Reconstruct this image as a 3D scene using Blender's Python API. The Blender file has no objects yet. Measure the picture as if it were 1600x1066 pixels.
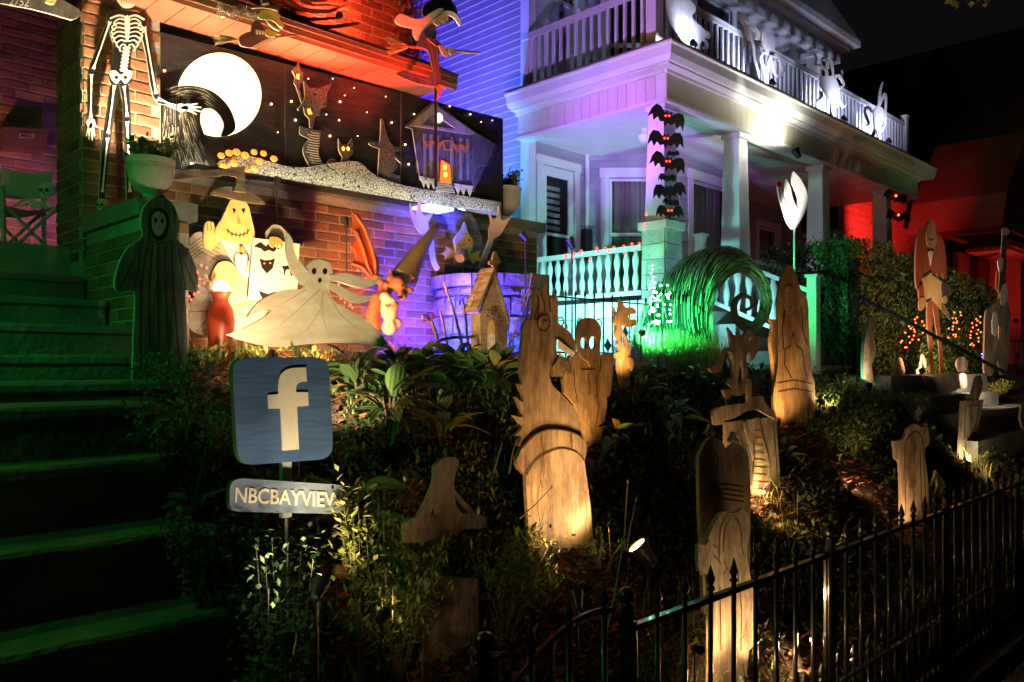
import bpy, bmesh, math, random
from mathutils import Vector, Matrix, noise
from mathutils.geometry import tessellate_polygon
random.seed(7)
C = bpy.context.scene.collection
SC = bpy.context.scene
PI = math.pi; RAD = math.radians
V = Vector
# ---------------------------------------------------------------- camera (eye at the origin, heights are relative to the eye)
cd = bpy.data.cameras.new('camera'); cam = bpy.data.objects.new('camera', cd); C.objects.link(cam)
cam.location = (0, 0, 0); cam.rotation_euler = (RAD(90), 0, RAD(-45))
cd.sensor_width = 36; cd.lens = 36*1290/1600; cd.shift_y = 37/1600; cd.clip_end = 400; cd.clip_start = .05
SC.camera = cam
# ---------------------------------------------------------------- night sky
w = bpy.data.worlds.new('World'); SC.world = w; w.use_nodes = True
bg = w.node_tree.nodes['Background']
tc = w.node_tree.nodes.new('ShaderNodeTexCoord'); sp = w.node_tree.nodes.new('ShaderNodeSeparateXYZ')
cr = w.node_tree.nodes.new('ShaderNodeValToRGB')
w.node_tree.links.new(tc.outputs['Generated'], sp.inputs[0]); w.node_tree.links.new(sp.outputs['Z'], cr.inputs[0])
cr.color_ramp.elements[0].position = 0; cr.color_ramp.elements[0].color = (.0042, .0036, .0036, 1)
cr.color_ramp.elements[1].position = .5; cr.color_ramp.elements[1].color = (.0022, .0024, .0034, 1)
w.node_tree.links.new(cr.outputs[0], bg.inputs['Color']); bg.inputs['Strength'].default_value = 1.0
SC.view_settings.view_transform = 'Standard'; SC.view_settings.look = 'None'
SC.view_settings.exposure = .25; SC.view_settings.gamma = 1; SC.view_settings.use_curve_mapping = False
SC.render.engine = 'CYCLES'
SC.cycles.use_denoising = True; SC.cycles.max_bounces = 5; SC.cycles.transparent_max_bounces = 10
SC.cycles.sample_clamp_indirect = 4; SC.cycles.caustics_reflective = False; SC.cycles.caustics_refractive = False
SC.cycles.use_light_tree = True

S2 = math.sqrt(.5); FF = 1290.0
def yp(u, v, Y):      # a place in the scene: sight line met with the vertical plane y = Y
    a = (u-800)/FF; d = Y/(S2*(1-a)); return V((S2*d*(1+a), Y, (570-v)/FF*d))
def xp(u, v, X):
    a = (u-800)/FF; d = X/(S2*(1+a)); return V((X, S2*d*(1-a), (570-v)/FF*d))
def dp(u, v, d):
    a = (u-800)/FF; return V((S2*d*(1+a), S2*d*(1-a), (570-v)/FF*d))
def ground(x, y):
    if y < 1.5: z = -1.80
    elif y < 3.35: z = -1.78+(y-1.5)*.86*(1-.10*max(0, min(1, (x-4)/6)))
    else:
        z = -1.78+1.85*.86*(1-.10*max(0, min(1, (x-4)/6)))
        z += (y-3.35)*.16 if y < 4.6 else .2
    if y > 1.7: z += .03*noise.noise(V((x*1.3, y*1.3, 0)))+.012*noise.noise(V((x*5, y*5, 3)))
    return z

# ---------------------------------------------------------------- materials
MATS = {}
def mat(name, col=(.5,.5,.5), rough=.6, col2=None, scale=6, bump=0, stretch=(1,1,1), metal=0, emit=0, emitcol=None, rnd=0, detail=5, trans=0, alpha=1, coat=0, sub=None, lo=.35, hi=.65, bscale=None):
    if name in MATS: return MATS[name]
    m = bpy.data.materials.new(name); m.use_nodes = True; nt = m.node_tree; N = nt.nodes; L = nt.links
    b = N['Principled BSDF']; b.inputs['Base Color'].default_value = (*col, 1); b.inputs['Roughness'].default_value = rough
    b.inputs['Metallic'].default_value = metal
    b.inputs['Coat Weight'].default_value = coat
    if trans: b.inputs['Transmission Weight'].default_value = trans
    if alpha < 1: b.inputs['Alpha'].default_value = alpha
    if emit:
        b.inputs['Emission Color'].default_value = (*(emitcol or col), 1); b.inputs['Emission Strength'].default_value = emit
    t = N.new('ShaderNodeTexCoord'); mp = N.new('ShaderNodeMapping'); mp.inputs['Scale'].default_value = stretch
    L.new(t.outputs['Object'], mp.inputs[0])
    cur = None
    if col2:
        n = N.new('ShaderNodeTexNoise'); n.inputs['Scale'].default_value = scale; n.inputs['Detail'].default_value = detail
        n.inputs['Roughness'].default_value = .62
        L.new(mp.outputs[0], n.inputs['Vector'])
        r = N.new('ShaderNodeValToRGB'); r.color_ramp.elements[0].position = lo; r.color_ramp.elements[1].position = hi
        r.color_ramp.elements[0].color = (*col, 1); r.color_ramp.elements[1].color = (*col2, 1)
        L.new(n.outputs['Fac'], r.inputs[0]); cur = r.outputs[0]
    if rnd:
        oi = N.new('ShaderNodeObjectInfo'); g = N.new('ShaderNodeNewGeometry'); ad = N.new('ShaderNodeMath'); ad.operation = 'ADD'
        L.new(oi.outputs['Random'], ad.inputs[0]); L.new(g.outputs['Random Per Island'], ad.inputs[1])
        fr = N.new('ShaderNodeMath'); fr.operation = 'FRACT'; L.new(ad.outputs[0], fr.inputs[0])
        mr = N.new('ShaderNodeMapRange'); mr.inputs['To Min'].default_value = 1-rnd; mr.inputs['To Max'].default_value = 1+rnd
        L.new(fr.outputs[0], mr.inputs[0])
        hs = N.new('ShaderNodeHueSaturation'); L.new(mr.outputs[0], hs.inputs['Value'])
        m2 = N.new('ShaderNodeMapRange'); m2.inputs['To Min'].default_value = .5-.03*rnd; m2.inputs['To Max'].default_value = .5+.03*rnd
        f2 = N.new('ShaderNodeMath'); f2.operation = 'MULTIPLY'; f2.inputs[1].default_value = 7.31; f3 = N.new('ShaderNodeMath'); f3.operation = 'FRACT'
        L.new(fr.outputs[0], f2.inputs[0]); L.new(f2.outputs[0], f3.inputs[0]); L.new(f3.outputs[0], m2.inputs[0]); L.new(m2.outputs[0], hs.inputs['Hue'])
        if cur is not None: L.new(cur, hs.inputs['Color'])
        else: hs.inputs['Color'].default_value = (*col, 1)
        cur = hs.outputs[0]
    if cur is not None: L.new(cur, b.inputs['Base Color'])
    if bump:
        n2 = N.new('ShaderNodeTexNoise'); n2.inputs['Scale'].default_value = bscale or scale*4; n2.inputs['Detail'].default_value = 4
        L.new(mp.outputs[0], n2.inputs['Vector'])
        bp = N.new('ShaderNodeBump'); bp.inputs['Strength'].default_value = bump; bp.inputs['Distance'].default_value = .02
        L.new(n2.outputs['Fac'], bp.inputs['Height']); L.new(bp.outputs[0], b.inputs['Normal'])
    MATS[name] = m; return m
M = lambda n: MATS[n]
mat('mortar', (.32,.29,.25), .95, (.42,.39,.34), 14, .5)
mat('brick', (.26,.115,.062), .85, (.40,.19,.10), 9, .5, rnd=.42)
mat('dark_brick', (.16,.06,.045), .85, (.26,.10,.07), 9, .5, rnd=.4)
mat('concrete', (.20,.20,.185), .92, (.31,.30,.27), 5, .5, bscale=70)
mat('wet_concrete', (.16,.16,.145), .85, (.25,.24,.21), 4, .8, bscale=30)
mat('soil', (.035,.024,.014), 1, (.075,.05,.028), 6, 1, bscale=30)
mat('asphalt', (.05,.05,.05), .9, (.08,.078,.07), 9, .4)
mat('siding', (.33,.36,.40), .5, (.40,.42,.45), 3, .15)
mat('wall_backing', (.25,.26,.28), .8)
mat('white_paint', (.74,.74,.72), .45, (.82,.82,.80), 3, .08)
mat('cream_paint', (.66,.62,.50), .45, (.74,.70,.58), 3, .08)
mat('glass', (.02,.02,.025), .06, coat=.2)
mat('window_glass', (.04,.04,.05), .04, alpha=.22)
mat('curtain', (.50,.42,.36), .9, (.58,.50,.44), 6)
mat('dark_inside', (.03,.028,.03), .9, (.05,.045,.045), 2)
mat('black_metal', (.012,.012,.013), .28, coat=.4)
mat('black_plastic', (.02,.02,.022), .4)
mat('brown_wood', (.13,.07,.04), .6, (.20,.11,.06), 4, .3, (1,1,6))
mat('soffit_paint', (.30,.12,.075), .6, (.38,.16,.10), 3, .1)
mat('dark_roof', (.035,.035,.038), .9, (.06,.058,.058), 12, .4)
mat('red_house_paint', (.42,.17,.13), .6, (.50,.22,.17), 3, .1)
mat('terracotta', (.55,.50,.42), .8, (.66,.60,.50), 6, .3)
# raw plywood: streaky grain, rubbed stain
mat('plywood', (.30,.20,.115), .7, (.62,.47,.31), 5, .35, (1.2,1,9), detail=8, lo=.3, hi=.7)
mat('plywood_up', (.24,.18,.12), .75, (.60,.49,.36), 5, .4, (9,3,1.1), detail=8, lo=.28, hi=.72)
mat('ply_edge', (.20,.14,.085), .8, (.38,.28,.18), 60, .3, (1,1,1))
def weather(name, dark, sc=2.2, lo=.42, hi=.62, amt=.85, stretch=(1.3,1,.6)):
    m = MATS[name]; nt = m.node_tree; N = nt.nodes; L = nt.links; b = N['Principled BSDF']; t = N.new('ShaderNodeTexCoord'); oi = N.new('ShaderNodeObjectInfo'); mp = N.new('ShaderNodeMapping'); mp.inputs['Scale'].default_value = stretch
    L.new(t.outputs['Object'], mp.inputs[0]); L.new(oi.outputs['Location'], mp.inputs['Location'])
    n = N.new('ShaderNodeTexNoise'); n.inputs['Scale'].default_value = sc; n.inputs['Detail'].default_value = 9; n.inputs['Roughness'].default_value = .7; L.new(mp.outputs[0], n.inputs['Vector'])
    r = N.new('ShaderNodeValToRGB'); r.color_ramp.elements[0].position = lo; r.color_ramp.elements[1].position = hi; r.color_ramp.elements[0].color = (*dark, 1); r.color_ramp.elements[1].color = (1,1,1,1); L.new(n.outputs['Fac'], r.inputs[0])
    mx = N.new('ShaderNodeMix'); mx.data_type = 'RGBA'; mx.blend_type = 'MULTIPLY'; mx.inputs[0].default_value = amt
    src = b.inputs['Base Color'].links[0].from_socket; L.new(src, mx.inputs[6]); L.new(r.outputs[0], mx.inputs[7]); L.new(mx.outputs[2], b.inputs['Base Color'])
for n_ in ('plywood','plywood_up'): weather(n_, (.22,.165,.13), 3.4, .36, .62, 1)
weather('wet_concrete', (.35,.38,.34), 1.6, .36, .64, .8, (1,1,1))
weather('brick', (.45,.42,.42), 1.3, .35, .6, .55, (1,1,1))
mat('ply_line', (.045,.025,.012), .9)
mat('board_black', (.012,.013,.016), .45, (.035,.036,.042), 5, .3, (1,1,5), detail=8)
mat('grey_paint', (.22,.22,.22), .6, (.36,.355,.34), 8, .3, (3,1,1))
mat('dark_grey_paint', (.06,.06,.062), .55, (.13,.13,.13), 9, .3, (4,1,1))
mat('pale_paint', (.80,.76,.66), .6, (.88,.85,.77), 4, .1)
mat('bone_paint', (.86,.84,.78), .6)
mat('black_paint', (.010,.010,.011), .5)
mat('cloth_cream', (.62,.52,.36), .75, (.78,.69,.52), 3, .25, (1,1,4), detail=6)

# ---------------------------------------------------------------- mesh helpers
WL = {}
class MB:
    def __init__(s): s.v = []; s.f = []; s.m = []; s.cm = 0
    def add(s, vs, fs):
        k = len(s.v); s.v += [V(p) for p in vs]; s.f += [tuple(i+k for i in f) for f in fs]; s.m += [s.cm]*len(fs)
    def hexa(s, p): s.add(p, [(0,3,2,1),(4,5,6,7),(0,1,5,4),(1,2,6,5),(2,3,7,6),(3,0,4,7)])
    def box(s, x0,x1,y0,y1,z0,z1): s.hexa([(x0,y0,z0),(x1,y0,z0),(x1,y1,z0),(x0,y1,z0),(x0,y0,z1),(x1,y0,z1),(x1,y1,z1),(x0,y1,z1)])
    def fbox(s, W, u0,u1,n0,n1,z0,z1): s.hexa([W(u0,n1,z0),W(u1,n1,z0),W(u1,n0,z0),W(u0,n0,z0),W(u0,n1,z1),W(u1,n1,z1),W(u1,n0,z1),W(u0,n0,z1)])
    def tube(s, pts, r, n=8, cap=True):
        pts = [V(p) for p in pts]; k = len(s.v); rr = r if isinstance(r, (list, tuple)) else [r]*len(pts)
        for i, p in enumerate(pts):
            t = (pts[min(i+1, len(pts)-1)]-pts[max(i-1, 0)])
            t = t.normalized() if t.length > 1e-9 else V((0,0,1))
            a = t.cross(V((0,0,1)) if abs(t.z) < .9 else V((1,0,0))).normalized(); b = t.cross(a)
            for j in range(n):
                q = 2*PI*j/n; s.v.append(p+(a*math.cos(q)+b*math.sin(q))*rr[i])
        for i in range(len(pts)-1):
            for j in range(n):
                s.f.append((k+i*n+j, k+i*n+(j+1)%n, k+(i+1)*n+(j+1)%n, k+(i+1)*n+j)); s.m.append(s.cm)
        if cap:
            s.f.append(tuple(k+j for j in range(n))[::-1]); s.m.append(s.cm)
            s.f.append(tuple(k+(len(pts)-1)*n+j for j in range(n))); s.m.append(s.cm)
    def lathe(s, c, prof, n=16, ax=None, sx=1, sy=1):   # prof: (radius, height)
        c = V(c); k = len(s.v)
        for r, h in prof:
            for j in range(n):
                q = 2*PI*j/n; p = V((math.cos(q)*r*sx, math.sin(q)*r*sy, h))
                s.v.append(c+(ax @ p if ax else p))
        for i in range(len(prof)-1):
            for j in range(n):
                s.f.append((k+i*n+j, k+i*n+(j+1)%n, k+(i+1)*n+(j+1)%n, k+(i+1)*n+j)); s.m.append(s.cm)
        s.f.append(tuple(k+j for j in range(n))[::-1]); s.m.append(s.cm)
        s.f.append(tuple(k+(len(prof)-1)*n+j for j in range(n))); s.m.append(s.cm)
    def ball(s, c, r, n=12, m=8, sc=(1,1,1), ax=None):
        pr = []
        c = V(c); k = len(s.v)
        for i in range(m+1):
            a = PI*i/m-PI/2
            for j in range(n):
                q = 2*PI*j/n; p = V((math.cos(q)*math.cos(a)*r*sc[0], math.sin(q)*math.cos(a)*r*sc[1], math.sin(a)*r*sc[2]))
                s.v.append(c+(ax @ p if ax else p))
        for i in range(m):
            for j in range(n):
                s.f.append((k+i*n+j, k+i*n+(j+1)%n, k+(i+1)*n+(j+1)%n, k+(i+1)*n+j)); s.m.append(s.cm)
    def board(s, loops, mp, ext):       # loops: outline then holes, mp maps (u,v) to a place, ext = thickness vector
        P = [[mp(*q) for q in l] for l in loops]
        flat = [p for l in P for p in l]; n = len(flat)
        tris = tessellate_polygon(P)
        nm = sum(((flat[t[1]]-flat[t[0]]).cross(flat[t[2]]-flat[t[0]]) for t in tris), V((0,0,0)))
        k = len(s.v); s.v += flat+[p+ext for p in flat]
        for t in tris:
            a = (flat[t[1]]-flat[t[0]]).cross(flat[t[2]]-flat[t[0]])
            if a.dot(ext) > 0: t = t[::-1]
            s.f.append(tuple(k+i for i in t)); s.m.append(s.cm)
            s.f.append(tuple(k+n+i for i in t[::-1])); s.m.append(s.cm)
        o = 0; cm = s.cm
        for l in P:
            q = len(l)
            for i in range(q):
                s.f.append((k+o+i, k+o+(i+1)%q, k+n+o+(i+1)%q, k+n+o+i)); s.m.append(getattr(s, 'em', cm))
            o += q
    def build(s, name, mats, parent=None, smooth=False, recalc=True, **props):
        off = WL.get(parent.name, V((0,0,0))) if parent else V((0,0,0))
        me = bpy.data.meshes.new(name); me.from_pydata([tuple(p-off) for p in s.v], [], s.f)
        mats = mats if isinstance(mats, (list, tuple)) else [mats]
        for m in mats: me.materials.append(M(m) if isinstance(m, str) else m)
        if len(mats) > 1: me.polygons.foreach_set('material_index', s.m)
        if recalc:
            bm = bmesh.new(); bm.from_mesh(me); bmesh.ops.recalc_face_normals(bm, faces=bm.faces); bm.to_mesh(me); bm.free()
        if smooth:
            me.polygons.foreach_set('use_smooth', [True]*len(me.polygons))
            try: me.set_sharp_from_angle(angle=RAD(38))
            except Exception: pass
        o = bpy.data.objects.new(name, me); C.objects.link(o)
        if parent: o.parent = parent; WL[o.name] = off
        else: WL[o.name] = V((0,0,0))
        for k, v in props.items(): o[k] = v
        return o
def rebase(o):      # move a top-level mesh's origin to its base
    me = o.data; n = len(me.vertices); xs = [v.co for v in me.vertices]
    c = V((sum(p.x for p in xs)/n, sum(p.y for p in xs)/n, min(p.z for p in xs)))
    me.transform(Matrix.Translation(-c)); o.location = c; WL[o.name] = c; return o
def thing(name, loc, label, cat, group=None, kind=None):
    o = bpy.data.objects.new(name, None); C.objects.link(o); o.location = loc; WL[o.name] = V(loc); o.empty_display_size = .1
    o['label'] = label; o['category'] = cat
    if group: o['group'] = group
    if kind: o['kind'] = kind
    return o
def tag(o, label, cat, group=None, kind=None):
    o['label'] = label; o['category'] = cat
    if group: o['group'] = group
    if kind: o['kind'] = kind
    return rebase(o)
def inst(name, me, parent, mx):     # a piece sharing mesh data, mx in world space
    o = bpy.data.objects.new(name, me); C.objects.link(o)
    if parent: o.parent = parent; o.matrix_local = Matrix.Translation(-WL[parent.name]) @ mx
    else: o.matrix_local = mx
    return o
def sm(pts, n=4, closed=True):      # smooth outline through the points; a third value keeps a point sharp
    out = []; N = len(pts); rng = N if closed else N-1
    for i in range(rng):
        p0 = pts[i]; p1 = pts[(i+1) % N]
        a = pts[(i-1) % N] if closed or i > 0 else p0; b = pts[(i+2) % N] if closed or i+2 < N else p1
        t0 = (0,0) if len(p0) > 2 else ((p1[0]-a[0])/2, (p1[1]-a[1])/2)
        t1 = (0,0) if len(p1) > 2 else ((b[0]-p0[0])/2, (b[1]-p0[1])/2)
        for k in range(n):
            t = k/n; h1 = 2*t**3-3*t*t+1; h2 = -2*t**3+3*t*t; h3 = t**3-2*t*t+t; h4 = t**3-t*t
            if len(p0) > 2 and len(p1) > 2 and k: continue
            out.append((h1*p0[0]+h2*p1[0]+h3*t0[0]+h4*t1[0], h1*p0[1]+h2*p1[1]+h3*t0[1]+h4*t1[1]))
    if not closed: out.append(tuple(pts[-1][:2]))
    return out
def ell(u, v, a, b=None, n=16, rot=0):
    b = b or a; c, s = math.cos(rot), math.sin(rot)
    return [(u+a*math.cos(2*PI*i/n)*c-b*math.sin(2*PI*i/n)*s, v+a*math.cos(2*PI*i/n)*s+b*math.sin(2*PI*i/n)*c) for i in range(n)]
def on(Y): return lambda u, v: yp(u, v, Y)
def cut(name, loops, Y, mats, parent=None, th=.018, **pr):   # a sawn board standing in the plane y = Y
    b = MB(); b.em = 1 if isinstance(mats, (list, tuple)) and len(mats) > 1 else 0
    b.board(loops, on(Y), V((0, th, 0)))
    return b.build(name, mats, parent, **pr)
def ribbon(b, line, wpx, mp, lift, taper=False):
    n = len(line)
    for i in range(n-1):
        (x0,y0),(x1,y1) = line[i][:2], line[i+1][:2]; L = math.hypot(x1-x0, y1-y0)
        if L < 1e-6: continue
        nx, ny = -(y1-y0)/L*wpx/2, (x1-x0)/L*wpx/2
        f0 = (1-i/(n-1)) if taper else 1; f1 = (1-(i+1)/(n-1)) if taper else 1
        b.add([mp(x0-nx*f0,y0-ny*f0)+lift, mp(x1-nx*f1,y1-ny*f1)+lift, mp(x1+nx*f1,y1+ny*f1)+lift, mp(x0+nx*f0,y0+ny*f0)+lift], [(0,1,2,3)])
def lines(name, ls, Y, wpx, m, parent, off=.002, taper=False, **pr):
    b = MB()
    for i, l in enumerate(ls): ribbon(b, l, wpx if not isinstance(wpx, list) else wpx[i], on(Y), V((0, -off-.00012*(i % 9), 0)), taper)
    return b.build(name, m, parent, recalc=False, **pr)
def glyphs(txt, offset=0.0):        # letter shapes from the built-in font, in the unit box width 1 x height 1
    c = bpy.data.curves.new('lettering', 'FONT'); c.body = txt; c.resolution_u = 4; c.offset = offset
    o = bpy.data.objects.new('lettering', c); C.objects.link(o); dg = bpy.context.evaluated_depsgraph_get()
    me = bpy.data.meshes.new_from_object(o.evaluated_get(dg)); vs = [v.co.copy() for v in me.vertices]; fs = [tuple(p.vertices) for p in me.polygons]
    bpy.data.objects.remove(o); x0 = min(v.x for v in vs); x1 = max(v.x for v in vs); y0 = min(v.y for v in vs); y1 = max(v.y for v in vs)
    return [((v.x-x0)/(x1-x0), (v.y-y0)/(y1-y0)) for v in vs], fs
GL = {t: glyphs(t, o) for t, o in (('NBCBAYVIEW', .018), ('MAIL', .02), ('2752', .0), ('Z', .0), ('E', .0), ('R', .0), ('O', .0), ('JB', .01))}
def letter(name, t, quad, Y, m, parent, off=.003):   # quad: bl, br, tr, tl in picture-plane coordinates of plane Y
    vs, fs = GL[t]; bl, br, tr, tl = quad; b = MB(); P = []
    for x, y in vs:
        u = (bl[0]*(1-x)+br[0]*x)*(1-y)+(tl[0]*(1-x)+tr[0]*x)*y; v = (bl[1]*(1-x)+br[1]*x)*(1-y)+(tl[1]*(1-x)+tr[1]*x)*y
        P.append(yp(u, v, Y)+V((0,-off,0)))
    b.add(P, fs); return b.build(name, m, parent, recalc=False)
# ---------------------------------------------------------------- lamps
def emat(col, s): return mat('glow_%02x%02x%02x_%g' % (int(col[0]*255) & 255, int(col[1]*255) & 255, int(col[2]*255) & 255, s), col, .4, emit=s)
def spot(parent, pos, tgt, col, watts, size=60, blend=.6, r=.03):
    l = bpy.data.lights.new('bulb_light', 'SPOT'); l.color = col; l.energy = watts; l.spot_size = RAD(size); l.spot_blend = blend; l.shadow_soft_size = r
    o = bpy.data.objects.new('bulb_light', l); C.objects.link(o)
    o.rotation_euler = (V(tgt)-V(pos)).to_track_quat('-Z', 'Y').to_euler()
    o.parent = parent; o.location = V(pos)-(WL[parent.name] if parent else V((0,0,0)))
    return o
LAMPS = []
def near_lamp(x, y, k=1.0):      # keeps plants out of the way of a lamp and its beam
    for p, q in LAMPS:
        d = q-p; L = min(1, .42/max(d.length,.01)); t = max(0, min(L, ((x-p.x)*d.x+(y-p.y)*d.y)/max(1e-6, d.x*d.x+d.y*d.y)))
        if (x-p.x-d.x*t)**2+(y-p.y-d.y*t)**2 < (.11*k)**2: return True
    return False
def flood(label, pos, tgt, col, watts, size=70, stake=True, blend=.7, group=None, r=.03, hs=1.0, foot=None, glow=30):
    pos = V(pos); tgt = V(tgt); LAMPS.append((pos, tgt)); d = (tgt-pos).normalized(); q = d.to_track_quat('Z', 'Y').to_matrix()
    t = thing('flood_lamp', (pos.x, pos.y, foot if foot is not None else pos.z-.10*hs), label, 'flood lamp', group)
    b = MB(); b.lathe(pos-d*.10*hs, [(.012*hs,0),(.03*hs,.01*hs),(.036*hs,.05*hs),(.05*hs,.10*hs),(.052*hs,.125*hs),(.046*hs,.125*hs),(.044*hs,.108*hs)], 14, q); b.build('housing', 'black_plastic', t, smooth=True)
    b = MB(); b.lathe(pos+d*.012*hs, [(.001,0),(.042*hs,0),(.042*hs,.002*hs),(.001,.003*hs)], 14, q); b.build('lens', emat(col, glow), t)
    if stake:
        b = MB(); z0 = foot if foot is not None else pos.z-.14*hs
        b.tube([pos-d*.06*hs, V((pos.x-d.x*.06*hs, pos.y-d.y*.06*hs, z0-.05))], .009*hs, 6); b.build('stake', 'black_plastic', t)
    spot(t, pos+d*.04*hs, tgt, col, watts, size, blend, r)
    return t
# ================================================================ GROUND AND STREET
def struct(b, name, m, **k):
    o = b.build(name, m, **k); o['kind'] = 'structure'; return o
b = MB(); xs = [-14+i*.25 for i in range(190)]; ys = [1.58+.0+i*.16 for i in range(30)]+[6.6+i*1.5 for i in range(30)]
for y in ys:
    for x in xs: b.v.append(V((x, y, ground(x, y)-(.5 if y > 7.2 else 0)*0)))
n = len(xs)
for j in range(len(ys)-1):
    for i in range(n-1):
        cx = (xs[i]+xs[i+1])/2; cy = (ys[j]+ys[j+1])/2
        if -1.35 < cx < 1.2 and cy < 5.1: continue
        b.f.append((j*n+i, j*n+i+1, (j+1)*n+i+1, (j+1)*n+i)); b.m.append(0)
struct(b, 'garden_soil', 'soil', smooth=True)
b = MB(); b.add([(-60,-14,-2.0),(90,-14,-2.0),(90,60,-2.0),(-60,60,-2.0)], [(0,1,2,3)]); struct(b, 'ground', 'soil')
for i in range(22):
    b = MB(); x = -5.0+i*1.5; b.box(x+.006, x+1.494, -.15, 1.35, -1.95, -1.80-.002*(i % 3)); b.build('sidewalk_slab', 'wet_concrete', None)['kind'] = 'structure'
b = MB(); b.box(-60, 90, -14, -2.4, -2.2, -1.96); struct(b, 'road', 'asphalt')
b = MB(); b.box(-60, 90, -2.4, -2.22, -2.2, -1.82); struct(b, 'kerb', 'wet_concrete')
# lower edge wall along the planted slope
b = MB(); b.box(1.32, 30, 1.42, 1.60, -1.95, -1.74); struct(b, 'garden_edging', 'wet_concrete')

# ================================================================ CONCRETE STEPS (left)
st = thing('concrete_steps', (0,2.2,-1.8), 'dark mossy concrete steps climbing on the left, tinged by green light', 'steps')
def slab(x0, x1, y0, y1, z0, z1, m='wet_concrete', name='step', par=st, nx=24):
    # a worn block: rounded nosing, uneven edge
    b = MB(); L = x1-x0; pr = [(y1,z0),(y0+.018,z0),(y0+.018,z1-.05),(y0,z1-.038),(y0+.002,z1-.012),(y0+.014,z1),(y0+.12,z1+.002),(y1,z1)]
    k = len(pr)
    for i in range(nx+1):
        x = x0+L*i/nx; e = noise.noise(V((x*6, y0*9, z1*5)))*.007; e2 = noise.noise(V((x*17, y0*9, z1*5)))*.004
        for j, (y, z) in enumerate(pr):
            b.v.append(V((x, y+(e+e2 if j in (3,4,5) else 0), z+(e*.6+e2*.5 if j in (4,5,6) else 0))))
    for i in range(nx):
        for j in range(k): b.f.append((i*k+j, i*k+(j+1)%k, (i+1)*k+(j+1)%k, (i+1)*k+j)); b.m.append(0)
    b.f.append(tuple(range(k))); b.m.append(0); b.f.append(tuple(nx*k+j for j in range(k))[::-1]); b.m.append(0)
    return b.build(name, m, par, smooth=True)
XR = 1.30
low = [(1.66,-1.60),(1.92,-1.39),(2.19,-1.18),(2.46+.0,-.77),(2.74,-.555),(3.00,-.335),(3.20,-.15)]
low[2] = (2.19,-.98); low[1] = (1.92,-1.19); low[0] = (1.65,-1.40)
for i, (y, z) in enumerate(low):
    y1 = low[i+1][0]+.03 if i < len(low)-1 else 3.80
    slab(-1.3, XR+random.uniform(-.004,.004), y, y1, z-.30, z)
up = [(3.66,-.07),(4.08,.045),(4.46,.20),(4.86,.36),(5.22,.52)]
for i, (y, z) in enumerate(up):
    y1 = up[i+1][0]+.03 if i < len(up)-1 else 5.6
    slab(-1.3, 1.66, y, y1, z-.26, z)
b = MB(); b.box(-1.3, 1.28, 1.75, 3.7, -2.0, -1.3); b.box(-1.3,1.6,3.7,5.5,-1.5,-.2); b.build('step_core', 'wet_concrete', st)

# ================================================================ BRICK HOUSE
bk = MB(); bk.box(-.098,.098,-.012,.010,-.0285,.0285)
bm_ = bmesh.new()
def brickmesh(name, L, m):
    b = MB(); h = .0285
    for sx in (0,): b.hexa([(-L/2,0,-h),(L/2,0,-h),(L/2,.02,-h),(-L/2,.02,-h),(-L/2,0,h),(L/2,0,h),(L/2,.02,h),(-L/2,.02,h)])
    # soften: shrink the face a little so every brick shows a worn arris
    k = 8; f = .004
    b = MB(); b.v = [V(p) for p in [(-L/2,.004,-h),(L/2,.004,-h),(L/2,.02,-h),(-L/2,.02,-h),(-L/2,.004,h),(L/2,.004,h),(L/2,.02,h),(-L/2,.02,h),
        (-L/2+f,0,-h+f),(L/2-f,0,-h+f),(L/2-f,0,h-f),(-L/2+f,0,h-f)]]
    b.f = [(8,9,10,11),(0,1,9,8),(1,5,10,9),(5,4,11,10),(4,0,8,11),(0,3,2,1),(4,5,6,7),(1,2,6,5),(3,0,4,7)]; b.m = [0]*9
    me = bpy.data.meshes.new(name); me.from_pydata(b.v, [], b.f); me.materials.append(M(m)); return me
BF = brickmesh('brick', .196, 'brick'); BH = brickmesh('half_brick', .094, 'brick')
DF = brickmesh('brick', .196, 'dark_brick'); DH = brickmesh('half_brick', .094, 'dark_brick')
def bricks(part, O, ud, nd, L, z0, z1, single=True, meshes=(BF, BH), pitch=.2055, course=.0677, skip=None, mb=None):
    """courses of single bricks on a wall face; O corner, ud along, nd outwards; laid singly or gathered in mb"""
    ud = V(ud).normalized(); nd = V(nd).normalized(); rows = int((z1-z0)/course+1e-6); cnt = 0
    base = Matrix((( ud.x, -nd.x, 0, 0),(ud.y, -nd.y, 0, 0),(0,0,1,0),(0,0,0,1)))
    for r in range(rows):
        z = z0+(r+.5)*course; x = -.0 if r % 2 == 0 else -.1027
        while x < L-.03:
            a, e = max(x, 0), min(x+pitch, L); x += pitch
            if e-a < .05: continue
            c = O[0]+ud.x*(a+e)/2, O[1]+ud.y*(a+e)/2
            if skip and skip((a+e)/2, z): continue
            w_ = e-a-.0095; me = meshes[0] if w_ > .13 else meshes[1]; bw = .196 if w_ > .13 else .094
            j = random.uniform(-.0025, .0025)
            mx = Matrix.Translation(V((c[0], c[1], z+random.uniform(-.0012,.0012)))+nd*(.008+j)) @ base @ Matrix.Rotation(random.uniform(-.006,.006), 4, 'Y') @ Matrix.Diagonal((w_/bw, 1, random.uniform(.97,1.02), 1))
            if single: inst('brick', me, part, mx)
            else:
                k = len(mb.v); mb.v += [mx @ v.co for v in me.vertices]; mb.f += [tuple(i+k for i in p.vertices) for p in me.polygons]; mb.m += [mb.cm]*len(me.polygons)
            cnt += 1
    return cnt
YB = 5.3
bh = thing('brick_house', (2.5,5.5,0), 'red brick house on the left with a porch, covered in painted boards', 'house')
b = MB(); b.box(2.12, 5.63, YB, YB+.30, -.6, 1.24); pw = b.build('porch_wall', 'mortar', bh)
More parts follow.
